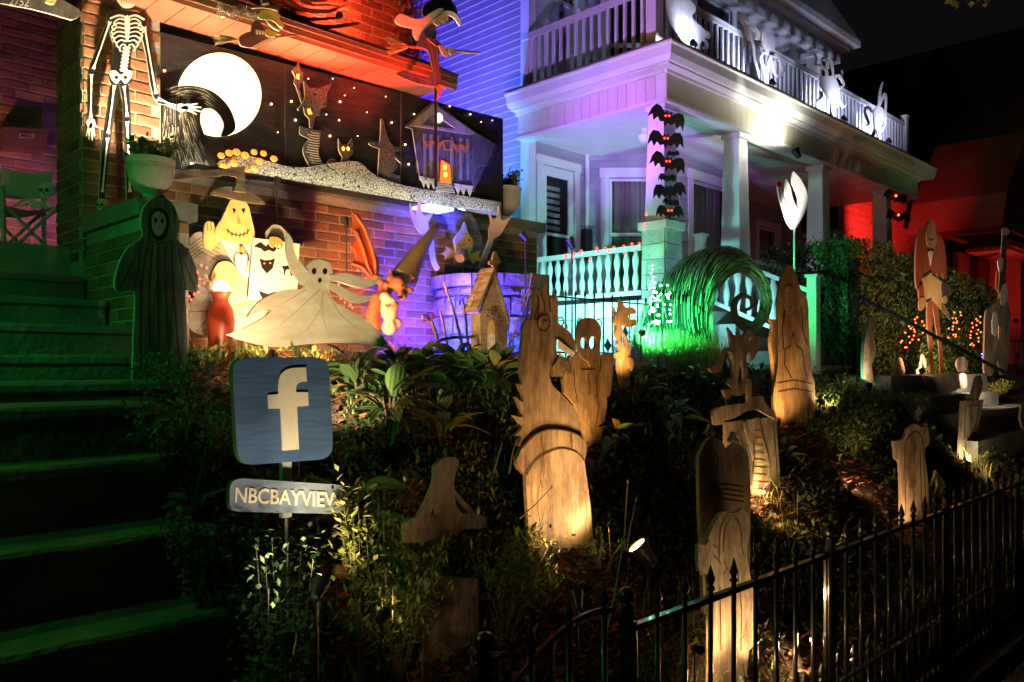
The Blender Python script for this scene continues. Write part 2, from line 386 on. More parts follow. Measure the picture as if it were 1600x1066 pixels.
bricks(pw, (2.13,YB), (1,0,0), (0,-1,0), 3.50, -.10, 1.22)
rest = MB(); bricks(pw, (5.63,YB), (0,1,0), (1,0,0), .30, -.1, 1.22, False, mb=rest)
# gap face of the wall as seen from the right, and cap
b = MB(); b.box(2.14, 5.70, YB-.05, YB+.36, 1.24, 1.325); b.build('wall_cap', 'concrete', bh)
# pier
b = MB(); b.box(1.67, 2.13, YB, YB+.46, -.2, 4.6); pr = b.build('pier', 'mortar', bh)
bricks(pr, (1.67,YB), (1,0,0), (0,-1,0), .46, .62, 3.6)
bricks(pr, (1.67,YB+.46), (0,-1,0), (-1,0,0), .46, .62, 3.6, False, mb=rest)
# porch floor, back wall
b = MB(); b.box(-4, 5.6, 5.50, 8.0, .45, .72); b.build('porch_floor', 'concrete', bh)
b = MB(); b.box(-4, 4.1, 7.3, 7.5, .72, 6.5); bw = b.build('back_wall', 'mortar', bh)
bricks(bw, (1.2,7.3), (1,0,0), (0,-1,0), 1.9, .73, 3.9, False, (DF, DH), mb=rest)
# upper storey
b = MB(); b.box(-4, 4.12, YB+.02, YB+.30, 2.46, 6.5); uw = b.build('upper_wall', 'mortar', bh)
bricks(uw, (1.2,YB+.02), (1,0,0), (0,-1,0), 2.92, 2.50, 4.2, False, mb=rest)
rest.build('brickwork', 'brick', bh)['kind'] = 'stuff'
b = MB(); b.box(4.12, 4.32, YB+.3, 9.5, 2.46, 6.5); b.box(3.98,4.12,YB+.30,9.5,2.3,6.5); b.build('side_wall', 'mortar', bh)
# porch eave: soffit boards, fascia, gutter; the beam over the porch
SO = 2.185
for i in range(20):
    x0 = 1.2+i*.16; 
    if x0+.155 > 4.28: break
    b = MB(); b.box(x0, x0+.154, 4.93, YB+.02, SO, SO+.012+.0008*(i % 3)); b.build('soffit_board', 'soffit_paint', bh)
b = MB(); b.box(2.14, 4.24, YB+.03, YB+.3, 2.20, 2.46); b.build('porch_beam', 'brown_wood', bh)
for k, (y0, z0, z1) in enumerate(((4.905,2.165,2.195),(4.885,2.195,2.235),(4.868,2.235,2.262))):
    b = MB(); b.box(1.2, 4.29-.01*k, y0, y0+.03+.02*k, z0, z1); b.build('fascia_board', 'brown_wood' if k else 'soffit_paint', bh)
b = MB(); b.add([(1.2,4.86,2.268),(4.28,4.86,2.268),(4.28,5.30,2.50),(1.2,5.30,2.50),(1.2,4.86,2.264),(4.28,4.86,2.264),(4.28,5.30,2.22),(1.2,5.30,2.22)], [(0,1,2,3),(4,7,6,5),(0,4,5,1),(1,5,6,2),(3,7,4,0)]); b.build('eave_roof', 'dark_roof', bh)
# beam between pier and house over the left porch opening
b = MB(); b.box(-4, 1.66, YB+.02, YB+.30, 2.62, 3.1); b.build('porch_beam', 'brown_wood', bh)
b = MB(); b.box(-4, 1.66, YB+.30, 7.3, 2.75, 2.8); b.build('porch_ceiling', 'brown_wood', bh)

# stair cheek wall with pedestal
ck = thing('stair_side_wall', (1.80,4.9,-.1), 'low brick wall with stone cap beside the top steps under the left urn', 'wall')
b = MB(); b.box(1.69, 1.94, 4.44, YB-.02, -.4, .78); cw = b.build('brick_core', 'mortar', ck)
mb_ = MB()
bricks(cw, (1.69,YB-.02), (0,-1,0), (-1,0,0), .84, -.10, .78)
bricks(cw, (1.69,4.44), (1,0,0), (0,-1,0), .25, -.17, .78)
bricks(cw, (1.94,4.44), (0,1,0), (1,0,0), .84, -.10, .78)
b = MB(); b.box(1.66, 1.975, 4.40, YB-.03, .783, .875); b.build('stone_cap', 'concrete', ck, smooth=False)

# ================================================================ GREY HOUSE
gh = thing('grey_house', (12.0,8.0,0), 'grey clapboard house on the right with a white two storey porch', 'house')
def frame(O, ud, nd):
    O = V((*O, 0)); ud = V((*ud, 0)).normalized(); nd = V((*nd, 0)).normalized()
    return lambda u, n, z: O+ud*u+nd*n+V((0,0,z))
def siding(W, L, z0, z1, ops=(), ex=.112, name='siding_board', m='siding', par=None):
    """wall backing with openings plus lapped boards, each board one part"""
    us = sorted({0, L, *[o[0] for o in ops], *[o[1] for o in ops]}); zs = sorted({z0, z1, *[max(z0,o[2]) for o in ops], *[min(z1,o[3]) for o in ops]})
    b = MB()
    for i in range(len(us)-1):
        for j in range(len(zs)-1):
            cu = (us[i]+us[i+1])/2; cz = (zs[j]+zs[j+1])/2
            if any(o[0] < cu < o[1] and o[2] < cz < o[3] for o in ops): continue
            b.fbox(W, us[i], us[i+1], -.12, 0, zs[j], zs[j+1])
    b.build('wall', 'wall_backing', par or gh)
    z = z0; r = 0
    while z < z1-.01:
        zt = min(z+ex, z1); segs = [(0, L)]
        for o in ops:
            if o[2] < z+ex*.6 and o[3] > z+ex*.4:
                ns = []
                for a, e in segs:
                    if o[1] <= a or o[0] >= e: ns.append((a, e)); continue
                    if o[0] > a: ns.append((a, o[0]))
                    if o[1] < e: ns.append((o[1], e))
                segs = ns
        for a, e in segs:
            if e-a < .03: continue
            b = MB()
            j = random.uniform(-.0015,.0015)
            b.hexa([W(a,.019+j,z),W(e,.019-j,z),W(e,.001,z),W(a,.001,z),W(a,.004,zt+.004),W(e,.004,zt+.004),W(e,.001,zt+.004),W(a,.001,zt+.004)])
            b.build(name, m, par or gh)
        z += ex; r += 1
def window(W, u0, u1, z0, z1, par=None, kind='sash', curtain=True, tw=.10, name='window', m='white_paint', split=.5, cm='curtain'):
    par = par or gh
    b = MB()
    b.fbox(W,u0-tw,u0,-.02,.035,z0-.0,z1); b.fbox(W,u1,u1+tw,-.02,.035,z0,z1)
    b.fbox(W,u0-tw-.02,u1+tw+.02,-.02,.045,z1,z1+tw+.02); b.fbox(W,u0-tw-.03,u1+tw+.03,-.02,.06,z0-.05,z0)
    wn = b.build(name, m, par)
    s = .045
    def sash(a,e,zz0,zz1,n):
        b = MB(); b.fbox(W,a,a+s,n-.03,n,zz0,zz1); b.fbox(W,e-s,e,n-.03,n,zz0,zz1); b.fbox(W,a+s,e-s,n-.03,n,zz0,zz0+s); b.fbox(W,a+s,e-s,n-.03,n,zz1-s,zz1); b.build('sash', m, wn)
        b = MB(); b.fbox(W,a+s-.004,e-s+.004,n-.02,n-.014,zz0+s-.004,zz1-s+.004); b.build('pane', 'window_glass', wn)
    zm = z0+(z1-z0)*split
    if kind == 'sash': sash(u0+.004,u1-.004,z0+.004,zm+.02,-.045); sash(u0+.004,u1-.004,zm-.02,z1-.004,-.01)
    else: sash(u0+.004,u1-.004,z0+.004,z1-.004,-.01)
    b = MB(); b.fbox(W,u0-.05,u1+.05,-.75,-.72,z0-.05,z1+.05); b.fbox(W,u0-.05,u0-.04,-.72,-.12,z0-.05,z1+.05); b.fbox(W,u1+.04,u1+.05,-.72,-.12,z0-.05,z1+.05); b.fbox(W,u0-.05,u1+.05,-.72,-.12,z1+.05,z1+.06); b.fbox(W,u0-.05,u1+.05,-.72,-.12,z0-.06,z0-.05)
    b.build('room_box', 'dark_inside', wn)
    if curtain:
        b = MB(); n = 40; k = 0
        for i in range(n+1):
            u = u0+(u1-u0)*i/n; q = -.17+.018*math.sin(i*1.55)+.01*math.sin(i*.6); b.v += [W(u,q,z0-.02), W(u,q,z1)]
            if i: b.f.append((2*i-2,2*i,2*i+1,2*i-1)); b.m.append(0)
        b.build('curtain', cm, wn, smooth=True, recalc=False)
    return wn
XS = 8.6; YW = 8.26; ZT = 7.4
WS = frame((XS,YW), (0,1), (-1,0))          # side wall towards the brick house
siding(WS, 6.5, .5, ZT)
WD = frame((XS,YW), (1,0), (0,-1))          # wall with the front door
z1f = 3.30
siding(WD, 1.28, .81, z1f, [(.27,1.0,.85,2.95)])
siding(WD, 1.28, 3.85, ZT, [(.35,.95,5.45,6.9)])
window(WD, .35, .95, 5.45, 6.9, curtain=False)
AX = XS+1.28
WA = frame((AX,YW), (1,-1), (-1,-1))        # angled bay face
LA = 1.40
siding(WA, LA, .81, z1f, [(.36,1.14,1.15,2.90)])
siding(WA, LA, 3.85, ZT, [(.35,1.10,3.95,6.0)])
window(WA, .36,1.14,1.15,2.90, tw=.13)
window(WA, .35,1.10,3.95,6.0, curtain=False, tw=.12, split=.5)
FX = AX+.99; FY = YW-.99
WF = frame((FX,FY), (1,0), (0,-1)); LF = 2.1
siding(WF, LF, .81, z1f, [(.45,1.62,1.15,2.95)])
siding(WF, LF, 3.85, ZT, [(.55,1.65,3.95,6.0)])
window(WF, .45,1.62,1.15,2.95, tw=.13, kind='one')
window(WF, .55,1.65,3.95,6.0, tw=.12, kind='one', curtain=False)
WR = frame((FX+LF+.0,FY), (0,1), (1,0)); siding(WR, .99, .81, z1f); siding(WR, .99, 3.85, ZT)
GX = FX+LF
WG = frame((GX,YW), (1,0), (0,-1)); LG = 4.2
siding(WG, LG, .81, z1f, [(.5,1.45,.85,2.95),(2.3,3.1,1.5,2.8)])
siding(WG, LG, 3.85, ZT, [(1.2,2.0,3.95,6.0)])
window(WG, .5,1.45,.95,2.95, tw=.12, kind='one', curtain=False, cm='curtain')
window(WG, 2.3,3.1,1.5,2.8, tw=.10)
window(WG, 1.2,2.0,3.95,6.0, tw=.1, curtain=False)
# corner boards
for (x, y) in ((XS-.02,YW-.03),):
    b = MB(); b.box(x-.01, x+.13, y-.005, y+.02, .5, ZT); b.box(x-.015, x+.01, y+.02, y+.16, .5, ZT); b.build('corner_board', 'white_paint', gh)
b = MB(); b.tube([(AX-.02,YW-.05,.82),(AX-.02,YW-.05,3.28)], .035, 8); b.build('downpipe', 'white_paint', gh)
# front door (storm door with upper and lower panes)
dz0, dz1 = .85, 2.95; b = MB(); b.fbox(WD,.17,.27,-.02,.04,.82,2.95); b.fbox(WD,1.0,1.10,-.02,.04,.82,2.95); b.fbox(WD,.15,1.12,-.02,.05,2.95,3.07)
dr = b.build('door', 'white_paint', gh)
b = MB(); b.fbox(WD,.274,.385,-.035,0,.86,2.946); b.fbox(WD,.885,.996,-.035,0,.86,2.946); b.fbox(WD,.385,.885,-.035,0,2.80,2.946); b.fbox(WD,.385,.885,-.035,0,.86,1.14); b.fbox(WD,.385,.885,-.035,0,1.92,1.96); b.build('door_leaf', 'white_paint', dr)
b = MB(); b.fbox(WD,.38,.89,-.02,-.014,1.955,2.805); b.build('pane', 'window_glass', dr)
b = MB(); b.fbox(WD,.38,.89,-.02,-.014,1.135,1.925); b.build('pane', 'window_glass', dr)
b = MB(); b.fbox(WD,.30,.98,-.32,-.28,.84,2.98); b.build('inner_door', 'dark_inside', dr)
for k in range(7):
    b = MB(); z = 2.05+k*.1; b.fbox(WD,.40,.87,-.20,-.17,z,z+.055); b.build('blind_slat', 'white_paint', dr)
b = MB(); b.fbox(WD,.905,.945,.0,.03,1.75,1.95); b.build('handle', 'black_metal', dr)
# porch floor and skirt
PX0, PY0 = 8.39, 5.76; PXE = 16.9
for k in range(7):
    b = MB(); y0 = PY0+k*.36; b.box(PX0, PXE, y0+.003, y0+.357, .745, .81-.0006*(k%2)); b.build('deck_board', 'grey_paint', gh)
b = MB(); b.box(PX0-.03, PXE, PY0-.04, PY0-.005, .60, .80); b.box(PX0-.04, PX0-.005, PY0-.005, YW, .60, .80); b.build('skirt_board', 'white_paint', gh)
b = MB(); b.box(PX0+.10, PX0+.14, PY0+.1, YW, -.3, .60); b.box(PX0+.1, PXE, PY0+.1, PY0+.14, -.3, .60); b.build('porch_skirt', 'white_paint', gh)
for k in range(2):
    b = MB(); z = .18+.28*k; b.box(PX0+.08, PX0+.10, PY0+.12, YW, z-.012, z+.012); b.build('skirt_rail', 'white_paint', gh)
# ceiling boards
ZC = 3.20
for k in range(20):
    y0 = PY0+.25+k*.115
    if y0 > YW: break
    b = MB(); b.box(PX0+.25, PXE-.2, y0+.002, y0+.113, ZC+.05, ZC+.065+.0005*(k % 3)); b.build('ceiling_board', 'white_paint', gh)
b = MB(); b.lathe((9.35,6.75,ZC-.14), [(.01,0),(.06,.015),(.095,.06),(.10,.1),(.05,.12),(.06,.19)], 16); b.build('ceiling_lamp', 'white_paint', gh, smooth=True)
# beam with upright panels, on both faces, gutter
def beam(W, L, nd0, nm, LB=None):
    b = MB(); b.fbox(W, 0, LB or L, -.22, 0, ZC, ZC+.62); b.build('beam', 'white_paint', gh)
    n = int(L/.148)
    for i in range(n):
        b = MB(); b.fbox(W, i*.148+.004, i*.148+.144, .001, .014, ZC+.045, ZC+.335); b.build('beam_panel', 'cream_paint', gh)
    b = MB(); b.fbox(W, -.02, L, .001, .03, ZC, ZC+.04); b.fbox(W, -.03, L, .001, .045, ZC+.34, ZC+.375); b.build('beam_moulding', 'white_paint', gh)
BW1 = frame((PX0,PY0), (1,0), (0,-1)); beam(BW1, PXE-PX0, 0, '')
BW2 = frame((PX0,YW), (0,-1), (-1,0)); beam(BW2, YW-PY0, 0, '', YW-PY0-.222)
def mitred(prof, m, name, xe):   # moulding that runs along the side, turns the corner, and runs along the front; prof: (outwards, height)
    b = MB(); k = len(prof)
    for (fx, fy) in (((lambda n: PX0-n), (lambda n: YW+.0)), ((lambda n: PX0-n), (lambda n: PY0-n)), ((lambda n: xe), (lambda n: PY0-n))):
        for n, z in prof: b.v.append(V((fx(n), fy(n), z)))
    for s_ in range(2):
        for j in range(k): b.f.append((s_*k+j, s_*k+(j+1)%k, (s_+1)*k+(j+1)%k, (s_+1)*k+j)); b.m.append(0)
    b.f.append(tuple(range(k))); b.f.append(tuple(2*k+j for j in range(k))); b.m += [0,0]
    return b.build(name, m, gh)
mitred([(-.1,3.578),(.16,3.578),(.16,3.60),(-.1,3.60)], 'white_paint', 'eave_soffit', PXE+.1)
mitred([(.10,3.603),(.20,3.603),(.24,3.66),(.26,3.76),(.285,3.775),(.285,3.80),(.10,3.80)], 'white_paint', 'gutter', PXE+.25)
mitred([(-2.4,3.80),(.27,3.803),(.27,3.83),(-2.4,3.84)], 'brown_wood', 'balcony_deck_edge', PXE+.2)
# corner pier and columns
def column(x, y, w0=.30, w1=.21, z0=.81, z1=ZC, label=None):
    b = MB(); a, c = w0/2, w1/2
    b.hexa([(x-a,y-a,z0),(x+a,y-a,z0),(x+a,y+a,z0),(x-a,y+a,z0),(x-c,y-c,z1-.07),(x+c,y-c,z1-.07),(x+c,y+c,z1-.07),(x-c,y+c,z1-.07)])
    o = b.build('column', 'white_paint', gh)
    b = MB(); b.box(x-c-.03,x+c+.03,y-c-.03,y+c+.03,z1-.07,z1-.002); b.build('capital', 'white_paint', o)
PCX, PCY = PX0+.18, PY0+.18
b = MB(); b.box(PCX-.17,PCX+.17,PCY-.17,PCY+.17,-.3,1.66); pp = b.build('stone_pier', 'mortar', gh)
mat('stone', (.46,.45,.42), .85, (.62,.60,.56), 12, .9, rnd=.2)
for f in range(2):
    for r in range(9):
        z = .0+r*.185; x = -.17; 
        while x < .165:
            w_ = min(random.choice((.14,.2,.26,.34)), .17-x)
            if .17-x-w_ < .06: w_ = .17-x
            b = MB(); d0 = random.uniform(.010,.022)
            if f == 0: b.box(PCX+x+.004,PCX+x+w_-.004,PCY-.17-d0,PCY-.169,z+.005,z+.18)
            else: b.box(PCX-.17-d0,PCX-.169,PCY+x+.004,PCY+x+w_-.004,z+.005,z+.18)
            b.build('stone', 'stone', pp); x += w_
b = MB(); b.box(PCX-.21,PCX+.21,PCY-.21,PCY+.21,1.663,1.76); b.build('pier_cap', 'white_paint', pp)
column(PCX, PCY, .30, .23, 1.76)
for cx in (10.35, 12.95, 15.6): column(cx, PCY, .32, .23, .81)
# ------- railings of the porch (turned balusters)
prof = [(.022,0),(.022,.06),(.030,.09),(.036,.16),(.033,.22),(.020,.30),(.020,.34),(.034,.43),(.038,.50),(.032,.56),(.022,.60),(.022,.66)]
tb = MB(); tb.lathe((0,0,0), [(r*1.35*(.5/.66)**0, h*.50/.66) for r, h in prof], 10, sy=.55)
TB = bpy.data.meshes.new('baluster'); TB.from_pydata(tb.v, [], tb.f); TB.materials.append(M('white_paint'))
for p in TB.polygons: p.use_smooth = True
rl = MB(); rl.box(PX0-.02,PX0+.06,PY0+.36,YW,1.43,1.49); r1 = rl.build('side_railing', 'white_paint', gh)
b = MB(); b.box(PX0-.005,PX0+.045,PY0+.36,YW,.87,.925); b.build('bottom_rail', 'white_paint', r1)
for i in range(15):
    inst('baluster', TB, r1, Matrix.Translation((PX0+.02, PY0+.46+i*.145, .926)) @ Matrix.Rotation(PI/2, 4, 'Z'))
rl = MB(); rl.box(10.55,12.8,PY0+.14,PY0+.20,1.45,1.50); r2 = rl.build('front_railing', 'white_paint', gh)
for i in range(14): inst('baluster', TB, r2, Matrix.Translation((10.65+i*.155, PY0+.17, .93)))
# ------- balcony railing, square balusters
sq = MB(); sq.box(-.022,.022,-.016,.016,0,.78); SQ = bpy.data.meshes.new('square_baluster'); SQ.from_pydata(sq.v, [], sq.f); SQ.materials.append(M('white_paint'))
RX, RY = 8.50, 6.0; ZR = 4.70
def post(x, y, z1=4.80, w=.11, nm='post', par=None):
    b = MB(); b.box(x-w/2,x+w/2,y-w/2,y+w/2,3.84,z1); b.box(x-w/2-.015,x+w/2+.015,y-w/2-.015,y+w/2+.015,z1,z1+.03); return b.build(nm, 'white_paint', par or gh)
b = MB(); b.box(RX-.03,RX+.03,RY+.06,YW-.12,ZR-.05,ZR); b.box(RX-.04,RX+.04,RY+.06,YW-.12,ZR,ZR+.022); ra = b.build('balcony_side_railing', 'white_paint', gh)
b = MB(); b.box(RX-.02,RX+.02,RY+.06,YW-.12,3.88,3.93); b.build('bottom_rail', 'white_paint', ra)
for i in range(15): inst('baluster', SQ, ra, Matrix.Translation((RX, RY+.18+i*.137, 3.90)) @ Matrix.Rotation(PI/2, 4, 'Z'))
XE = 16.85
b = MB(); b.box(RX+.06,XE,RY-.03,RY+.03,ZR-.05,ZR); b.box(RX+.06,XE,RY-.04,RY+.04,ZR,ZR+.022); rb = b.build('balcony_front_railing', 'white_paint', gh)
b = MB(); b.box(RX+.06,XE,RY-.02,RY+.02,3.88,3.93); b.build('bottom_rail', 'white_paint', rb)
for i in range(59): inst('baluster', SQ, rb, Matrix.Translation((RX+.2+i*.14, RY, 3.90)))
post(RX, RY, 4.95, .15); post(RX, YW-.08, 4.62, .11); post(XE+.03, RY, 4.85)
b = MB(); b.box(XE-.0,XE+.06,RY+.06,YW,ZR-.05,ZR+.02); b.build('balcony_end_railing', 'cream_paint', gh)
# ------- upper porch roof at the right, with its column
b = MB(); b.box(10.5,16.35,6.85,8.2,6.22,6.28); b.build('upper_soffit', 'white_paint', gh)
b = MB(); b.box(10.5,16.2,6.98,7.16,5.98,6.22); b.build('upper_beam', 'white_paint', gh)
for k in range(5):
    b = MB(); b.box(10.5,16.3-.04*k,6.86+.012*k,6.90+.012*k,6.29+.10*k,6.385+.10*k); b.build('gable_board', 'siding', gh)
b = MB(); b.add([(10.5,6.70,6.30),(16.5,6.70,6.30),(16.5,8.4,6.30),(10.5,8.4,6.30),(10.5,6.70,6.42),(16.5,6.70,6.42),(13.0,7.4,8.6),(10.5,7.4,8.6),(13.0,8.4,8.6),(16.5,8.4,6.42)], [(0,1,2,3),(0,4,5,1),(4,7,6,5),(5,6,8,9),(1,5,9,2)]); b.build('upper_roof', 'white_paint', gh)
b = MB(); b.hexa([(15.22,7.0,3.84),(15.50,7.0,3.84),(15.50,7.28,3.84),(15.22,7.28,3.84),(15.26,7.02,5.9),(15.46,7.02,5.9),(15.46,7.24,5.9),(15.26,7.24,5.9)]); uc = b.build('upper_column', 'white_paint', gh)
b = MB(); b.box(15.18,15.54,6.94,7.32,5.9,5.98); b.build('capital', 'white_paint', uc)
# ------- front steps with sloping railings
sx0, sx1 = 8.95, 10.2
for k in range(5):
    z = .66-.165*k; b = MB(); b.box(sx0,sx1,PY0-.06-.28*(k+1),PY0-.05,z-.165,z-.002*k); b.build('porch_step', 'grey_paint', gh)
for xx in (sx0,):
    b = MB(); p0 = V((xx,PY0-.1,1.50)); p1 = V((xx,4.22,.86))
    b.hexa([p0+V((-.03,0,-.05)),p0+V((.03,0,-.05)),p1+V((.03,0,-.05)),p1+V((-.03,0,-.05)),p0+V((-.03,0,0)),p0+V((.03,0,0)),p1+V((.03,0,0)),p1+V((-.03,0,0))])
    q0 = p0+V((0,0,-.6)); q1 = p1+V((0,0,-.6))
    b.hexa([q0+V((-.02,0,-.05)),q0+V((.02,0,-.05)),q1+V((.02,0,-.05)),q1+V((-.02,0,-.05)),q0+V((-.02,0,0)),q0+V((.02,0,0)),q1+V((.02,0,0)),q1+V((-.02,0,0))])
    r = b.build('stair_railing', 'white_paint', gh)
    for i in range(9):
        t = (i+.6)/9.4; c = p0.lerp(p1, t); inst('baluster', TB, r, Matrix.Translation(c+V((0,0,-.61))) @ Matrix.Rotation(PI/2, 4, 'Z') @ Matrix.Diagonal((1,1,1.13,1)))
    for (y, z0, z1) in ((4.16,-.1,.98),(PY0-.14,.6,1.60)):
        b = MB(); b.box(xx-.055,xx+.055,y-.055,y+.055,z0,z1); b.box(xx-.075,xx+.075,y-.075,y+.075,z1,z1+.03); b.build('newel_post', 'white_paint', r)
# mailbox on the grey house, black
mb2 = MB(); Wp = WA
o = MB(); o.fbox(WD,1.15,1.27,.02,.14,1.62,2.08); o.build('wall_box', 'black_plastic', gh)

# ================================================================ NEIGHBOURS ON THE RIGHT
rh = thing('red_lit_house', (22,9,0), 'dark gabled neighbour house at right lit red along its wall', 'house')
WN = frame((18.6,9.6), (0,-1), (-1,0))
nb = thing('neighbour_house', (19.5,7.5,0), 'pale clapboard wall glowing red just beyond the porch end', 'house')
# end wall glowing red just past the porch
YN = 7.5
XN0 = yp(1318,330,YN).x; XN1 = yp(1437,330,YN).x; zN = yp(1437,300,YN).z
W3 = frame((XN0,YN), (1,0), (0,-1)); L3 = XN1-XN0
wu0, wu1 = yp(1363,330,YN).x-XN0, yp(1377,330,YN).x-XN0; wz0, wz1 = yp(1370,350,YN).z, yp(1370,309,YN).z
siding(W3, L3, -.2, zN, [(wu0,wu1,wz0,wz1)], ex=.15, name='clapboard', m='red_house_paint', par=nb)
window(W3, wu0, wu1, wz0, wz1, par=nb, tw=.07, curtain=False, m='brown_wood')
b = MB()
for i in range(1,4):
    u_ = wu0+(wu1-wu0)*.5; z_ = wz0+(wz1-wz0)*i/4; b.fbox(W3, wu0, wu1, .012, .022, z_-.012, z_+.012)
b.fbox(W3, (wu0+wu1)/2-.012, (wu0+wu1)/2+.012, .0225, .03, wz0, wz1); b.build('muntin', 'brown_wood', nb)
b = MB(); b.board([[(1318,300),(1318,205),(1392,222),(1412,240),(1428,268),(1437,300)]], on(YN+.001), V((0,.12,0))); b.build('gable_panel', 'red_house_paint', nb)
b = MB(); b.board([sm([(1385,212,1),(1396,226),(1418,252),(1432,282),(1441,318,1),(1446,318,1),(1440,282),(1426,248),(1404,218),(1390,200,1)],3)], on(YN-.05), V((0,.15,0))); b.build('roof_edge', 'red_house_paint', nb)
# long dark house with its eave running back
XH = 24.0; Ya, Yb2 = 5.7, 9.8
W4 = frame((XH,Yb2), (0,-1), (-1,0)); L4 = Yb2-Ya; ze = 4.87
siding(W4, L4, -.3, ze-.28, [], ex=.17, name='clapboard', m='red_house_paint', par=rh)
b = MB(); b.fbox(W4,-.1,L4,.002,.36,ze-.10,ze); b.fbox(W4,-.1,L4,.361,.40,ze-.14,ze+.04); b.fbox(W4,-.1,L4,.003,.05,ze-.27,ze-.101); b.build('eave_board', 'red_house_paint', rh)
b = MB(); b.box(XH-.4, XH-.12, Ya-.30, Ya, ze-.55, ze-.05); b.build('eave_return', 'red_house_paint', rh)
b = MB(); b.add([W4(-4,.42,ze+.05),W4(L4+3,.42,ze+.05),W4(L4+3,-5,ze+5.5),W4(-4,-5,ze+5.5),W4(-4,-5,ze),W4(L4+3,-5,ze)], [(0,1,2,3),(0,4,5,1)]); b.build('roof', 'dark_roof', rh)

# porch house at the far right edge
ph = thing('far_porch_house', (12,4.6,0), 'neighbour porch with pink lit eave at the right edge', 'house')
q = yp(1553,376,5.6)
W5 = frame((q.x,5.6), (1,0), (0,-1))
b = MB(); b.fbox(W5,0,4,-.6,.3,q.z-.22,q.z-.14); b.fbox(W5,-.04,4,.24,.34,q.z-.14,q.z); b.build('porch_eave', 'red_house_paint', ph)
b = MB(); b.fbox(W5,.5,.62,-.05,.07,-.5,q.z-.22); b.build('porch_post', 'red_house_paint', ph)
b = MB(); b.fbox(W5,.1,4,-.9,-.8,-.5,q.z-.16); b.build('wall', 'dark_brick', ph)
b = MB(); b.fbox(W5,.1,4,-.02,.04,.55,.60); b.fbox(W5,.1,4,-.02,.04,-.02,.03); pr_ = b.build('porch_railing', 'red_house_paint', ph)
for i in range(22):
    b = MB(); b.fbox(W5,.16+i*.1,.19+i*.1,-.005,.025,.03,.55); b.build('baluster', 'red_house_paint', pr_)
# steep dark gable overhanging at the right edge
b = MB(); b.board([[(1604,205),(1700,60),(1700,420),(1566,352),(1573,300)]], on(5.2), V((0,2.0,0))); b.build('gable_side', 'brown_wood', ph)

# right hand steps and flower-bed wall under the standing figures
rs = thing('right_steps', (9,3,-.6), 'weathered concrete steps at the right below the musician figures', 'steps')
for k, (u0,u1,v0,v1,Y,dy) in enumerate(((1392,1512,588,622,3.30,.5),(1430,1530,622,655,3.02,.4),(1500,1590,648,690,2.75,.4),(1528,1640,690,722,2.5,.4))):
    a = yp(u0,v0,Y); e = yp(u1,v0,Y); zb = yp(u0,v1,Y).z
    b = MB(); b.box(a.x, e.x+.8*(k<3), Y, Y+dy, zb-.35, a.z); b.build('step', 'concrete', rs)
# ================================================================ IRON FENCE ALONG THE SIDEWALK
FY_ = 1.55; FB = -1.80
fn = thing('iron_fence', (2.05,FY_,FB), 'black iron picket fence with ball topped posts along the sidewalk', 'fence')
def picket_mesh(name, h, r=.0095):
    b = MB(); b.tube([(0,0,0),(0,0,h)], r, 8)
    b.lathe((0,0,h), [(.0095,0),(.016,.004),(.016,.012),(.009,.018),(.010,.024),(.0165,.038),(.014,.05),(.006,.075),(.0015,.09)], 8)
    me = bpy.data.meshes.new(name); me.from_pydata(b.v, [], b.f); me.materials.append(M('black_metal'))
    me.polygons.foreach_set('use_smooth', [True]*len(me.polygons)); return me
PK = picket_mesh('picket', .98); PS = picket_mesh('short_picket', .42, .007)
pb = MB(); pb.box(-.014,.014,-.014,.014,0,1.05); pb.lathe((0,0,1.05), [(.018,0),(.02,.008),(.012,.016),(.014,.022)], 10); pb.ball((0,0,1.088), .027, 14, 10)
PP = bpy.data.meshes.new('fence_post'); PP.from_pydata(pb.v, [], pb.f); PP.materials.append(M('black_metal'))
for p in PP.polygons: p.use_smooth = len(p.vertices) == 4 and p.area < .0002
posts = [2.05, 3.49, 4.98, 5.95, 6.45, 7.9]
for x in posts: inst('fence_post', PP, fn, Matrix.Translation((x, FY_, FB)))
for a, e in zip(posts[:-1], posts[1:]):
    n = max(2, round((e-a)/.167)); st_ = (e-a)/n
    b = MB(); b.box(a+.03, e-.03, FY_-.012, FY_+.012, FB+.972, FB+.992); b.build('top_rail', 'black_metal', fn)
    b = MB(); b.box(a+.03, e-.03, FY_-.012, FY_+.012, FB+.12, FB+.14); b.build('bottom_rail', 'black_metal', fn)
    b = MB(); b.box(a+.03, e-.03, FY_-.008, FY_+.008, FB+.40, FB+.412); b.build('middle_rail', 'black_metal', fn)
    b = MB(); b.tube([(a+.04,FY_,FB+.03),(a+.04,FY_,FB+1.0)], .010, 6); b.build('end_stile', 'black_metal', fn)
    b = MB(); b.tube([(e-.04,FY_,FB+.03),(e-.04,FY_,FB+1.0)], .010, 6); b.build('end_stile', 'black_metal', fn)
    for i in range(n):
        if i: inst('picket', PK, fn, Matrix.Translation((a+i*st_+random.uniform(-.003,.003), FY_, FB+.03)))
        if 0 < i+.5 < n: inst('short_picket', PS, fn, Matrix.Translation((a+(i+.5)*st_, FY_, FB+.03)))
fl = thing('curved_fence_panel', (1.7,FY_,FB), 'short arched section of black iron fence beside the lower steps', 'fence')
inst('fence_post', PP, fl, Matrix.Translation((1.45, FY_, FB)))
b = MB(); pts = [(1.48+.5*t, FY_, FB+.90+.17*math.sin(PI*min(1,t*1.0)*.62)) for t in [i/14 for i in range(15)]]; b.tube(pts, .010, 6); b.build('arched_rail', 'black_metal', fl)
b = MB(); b.box(1.48,1.98,FY_-.01,FY_+.01,FB+.12,FB+.14); b.build('bottom_rail', 'black_metal', fl)
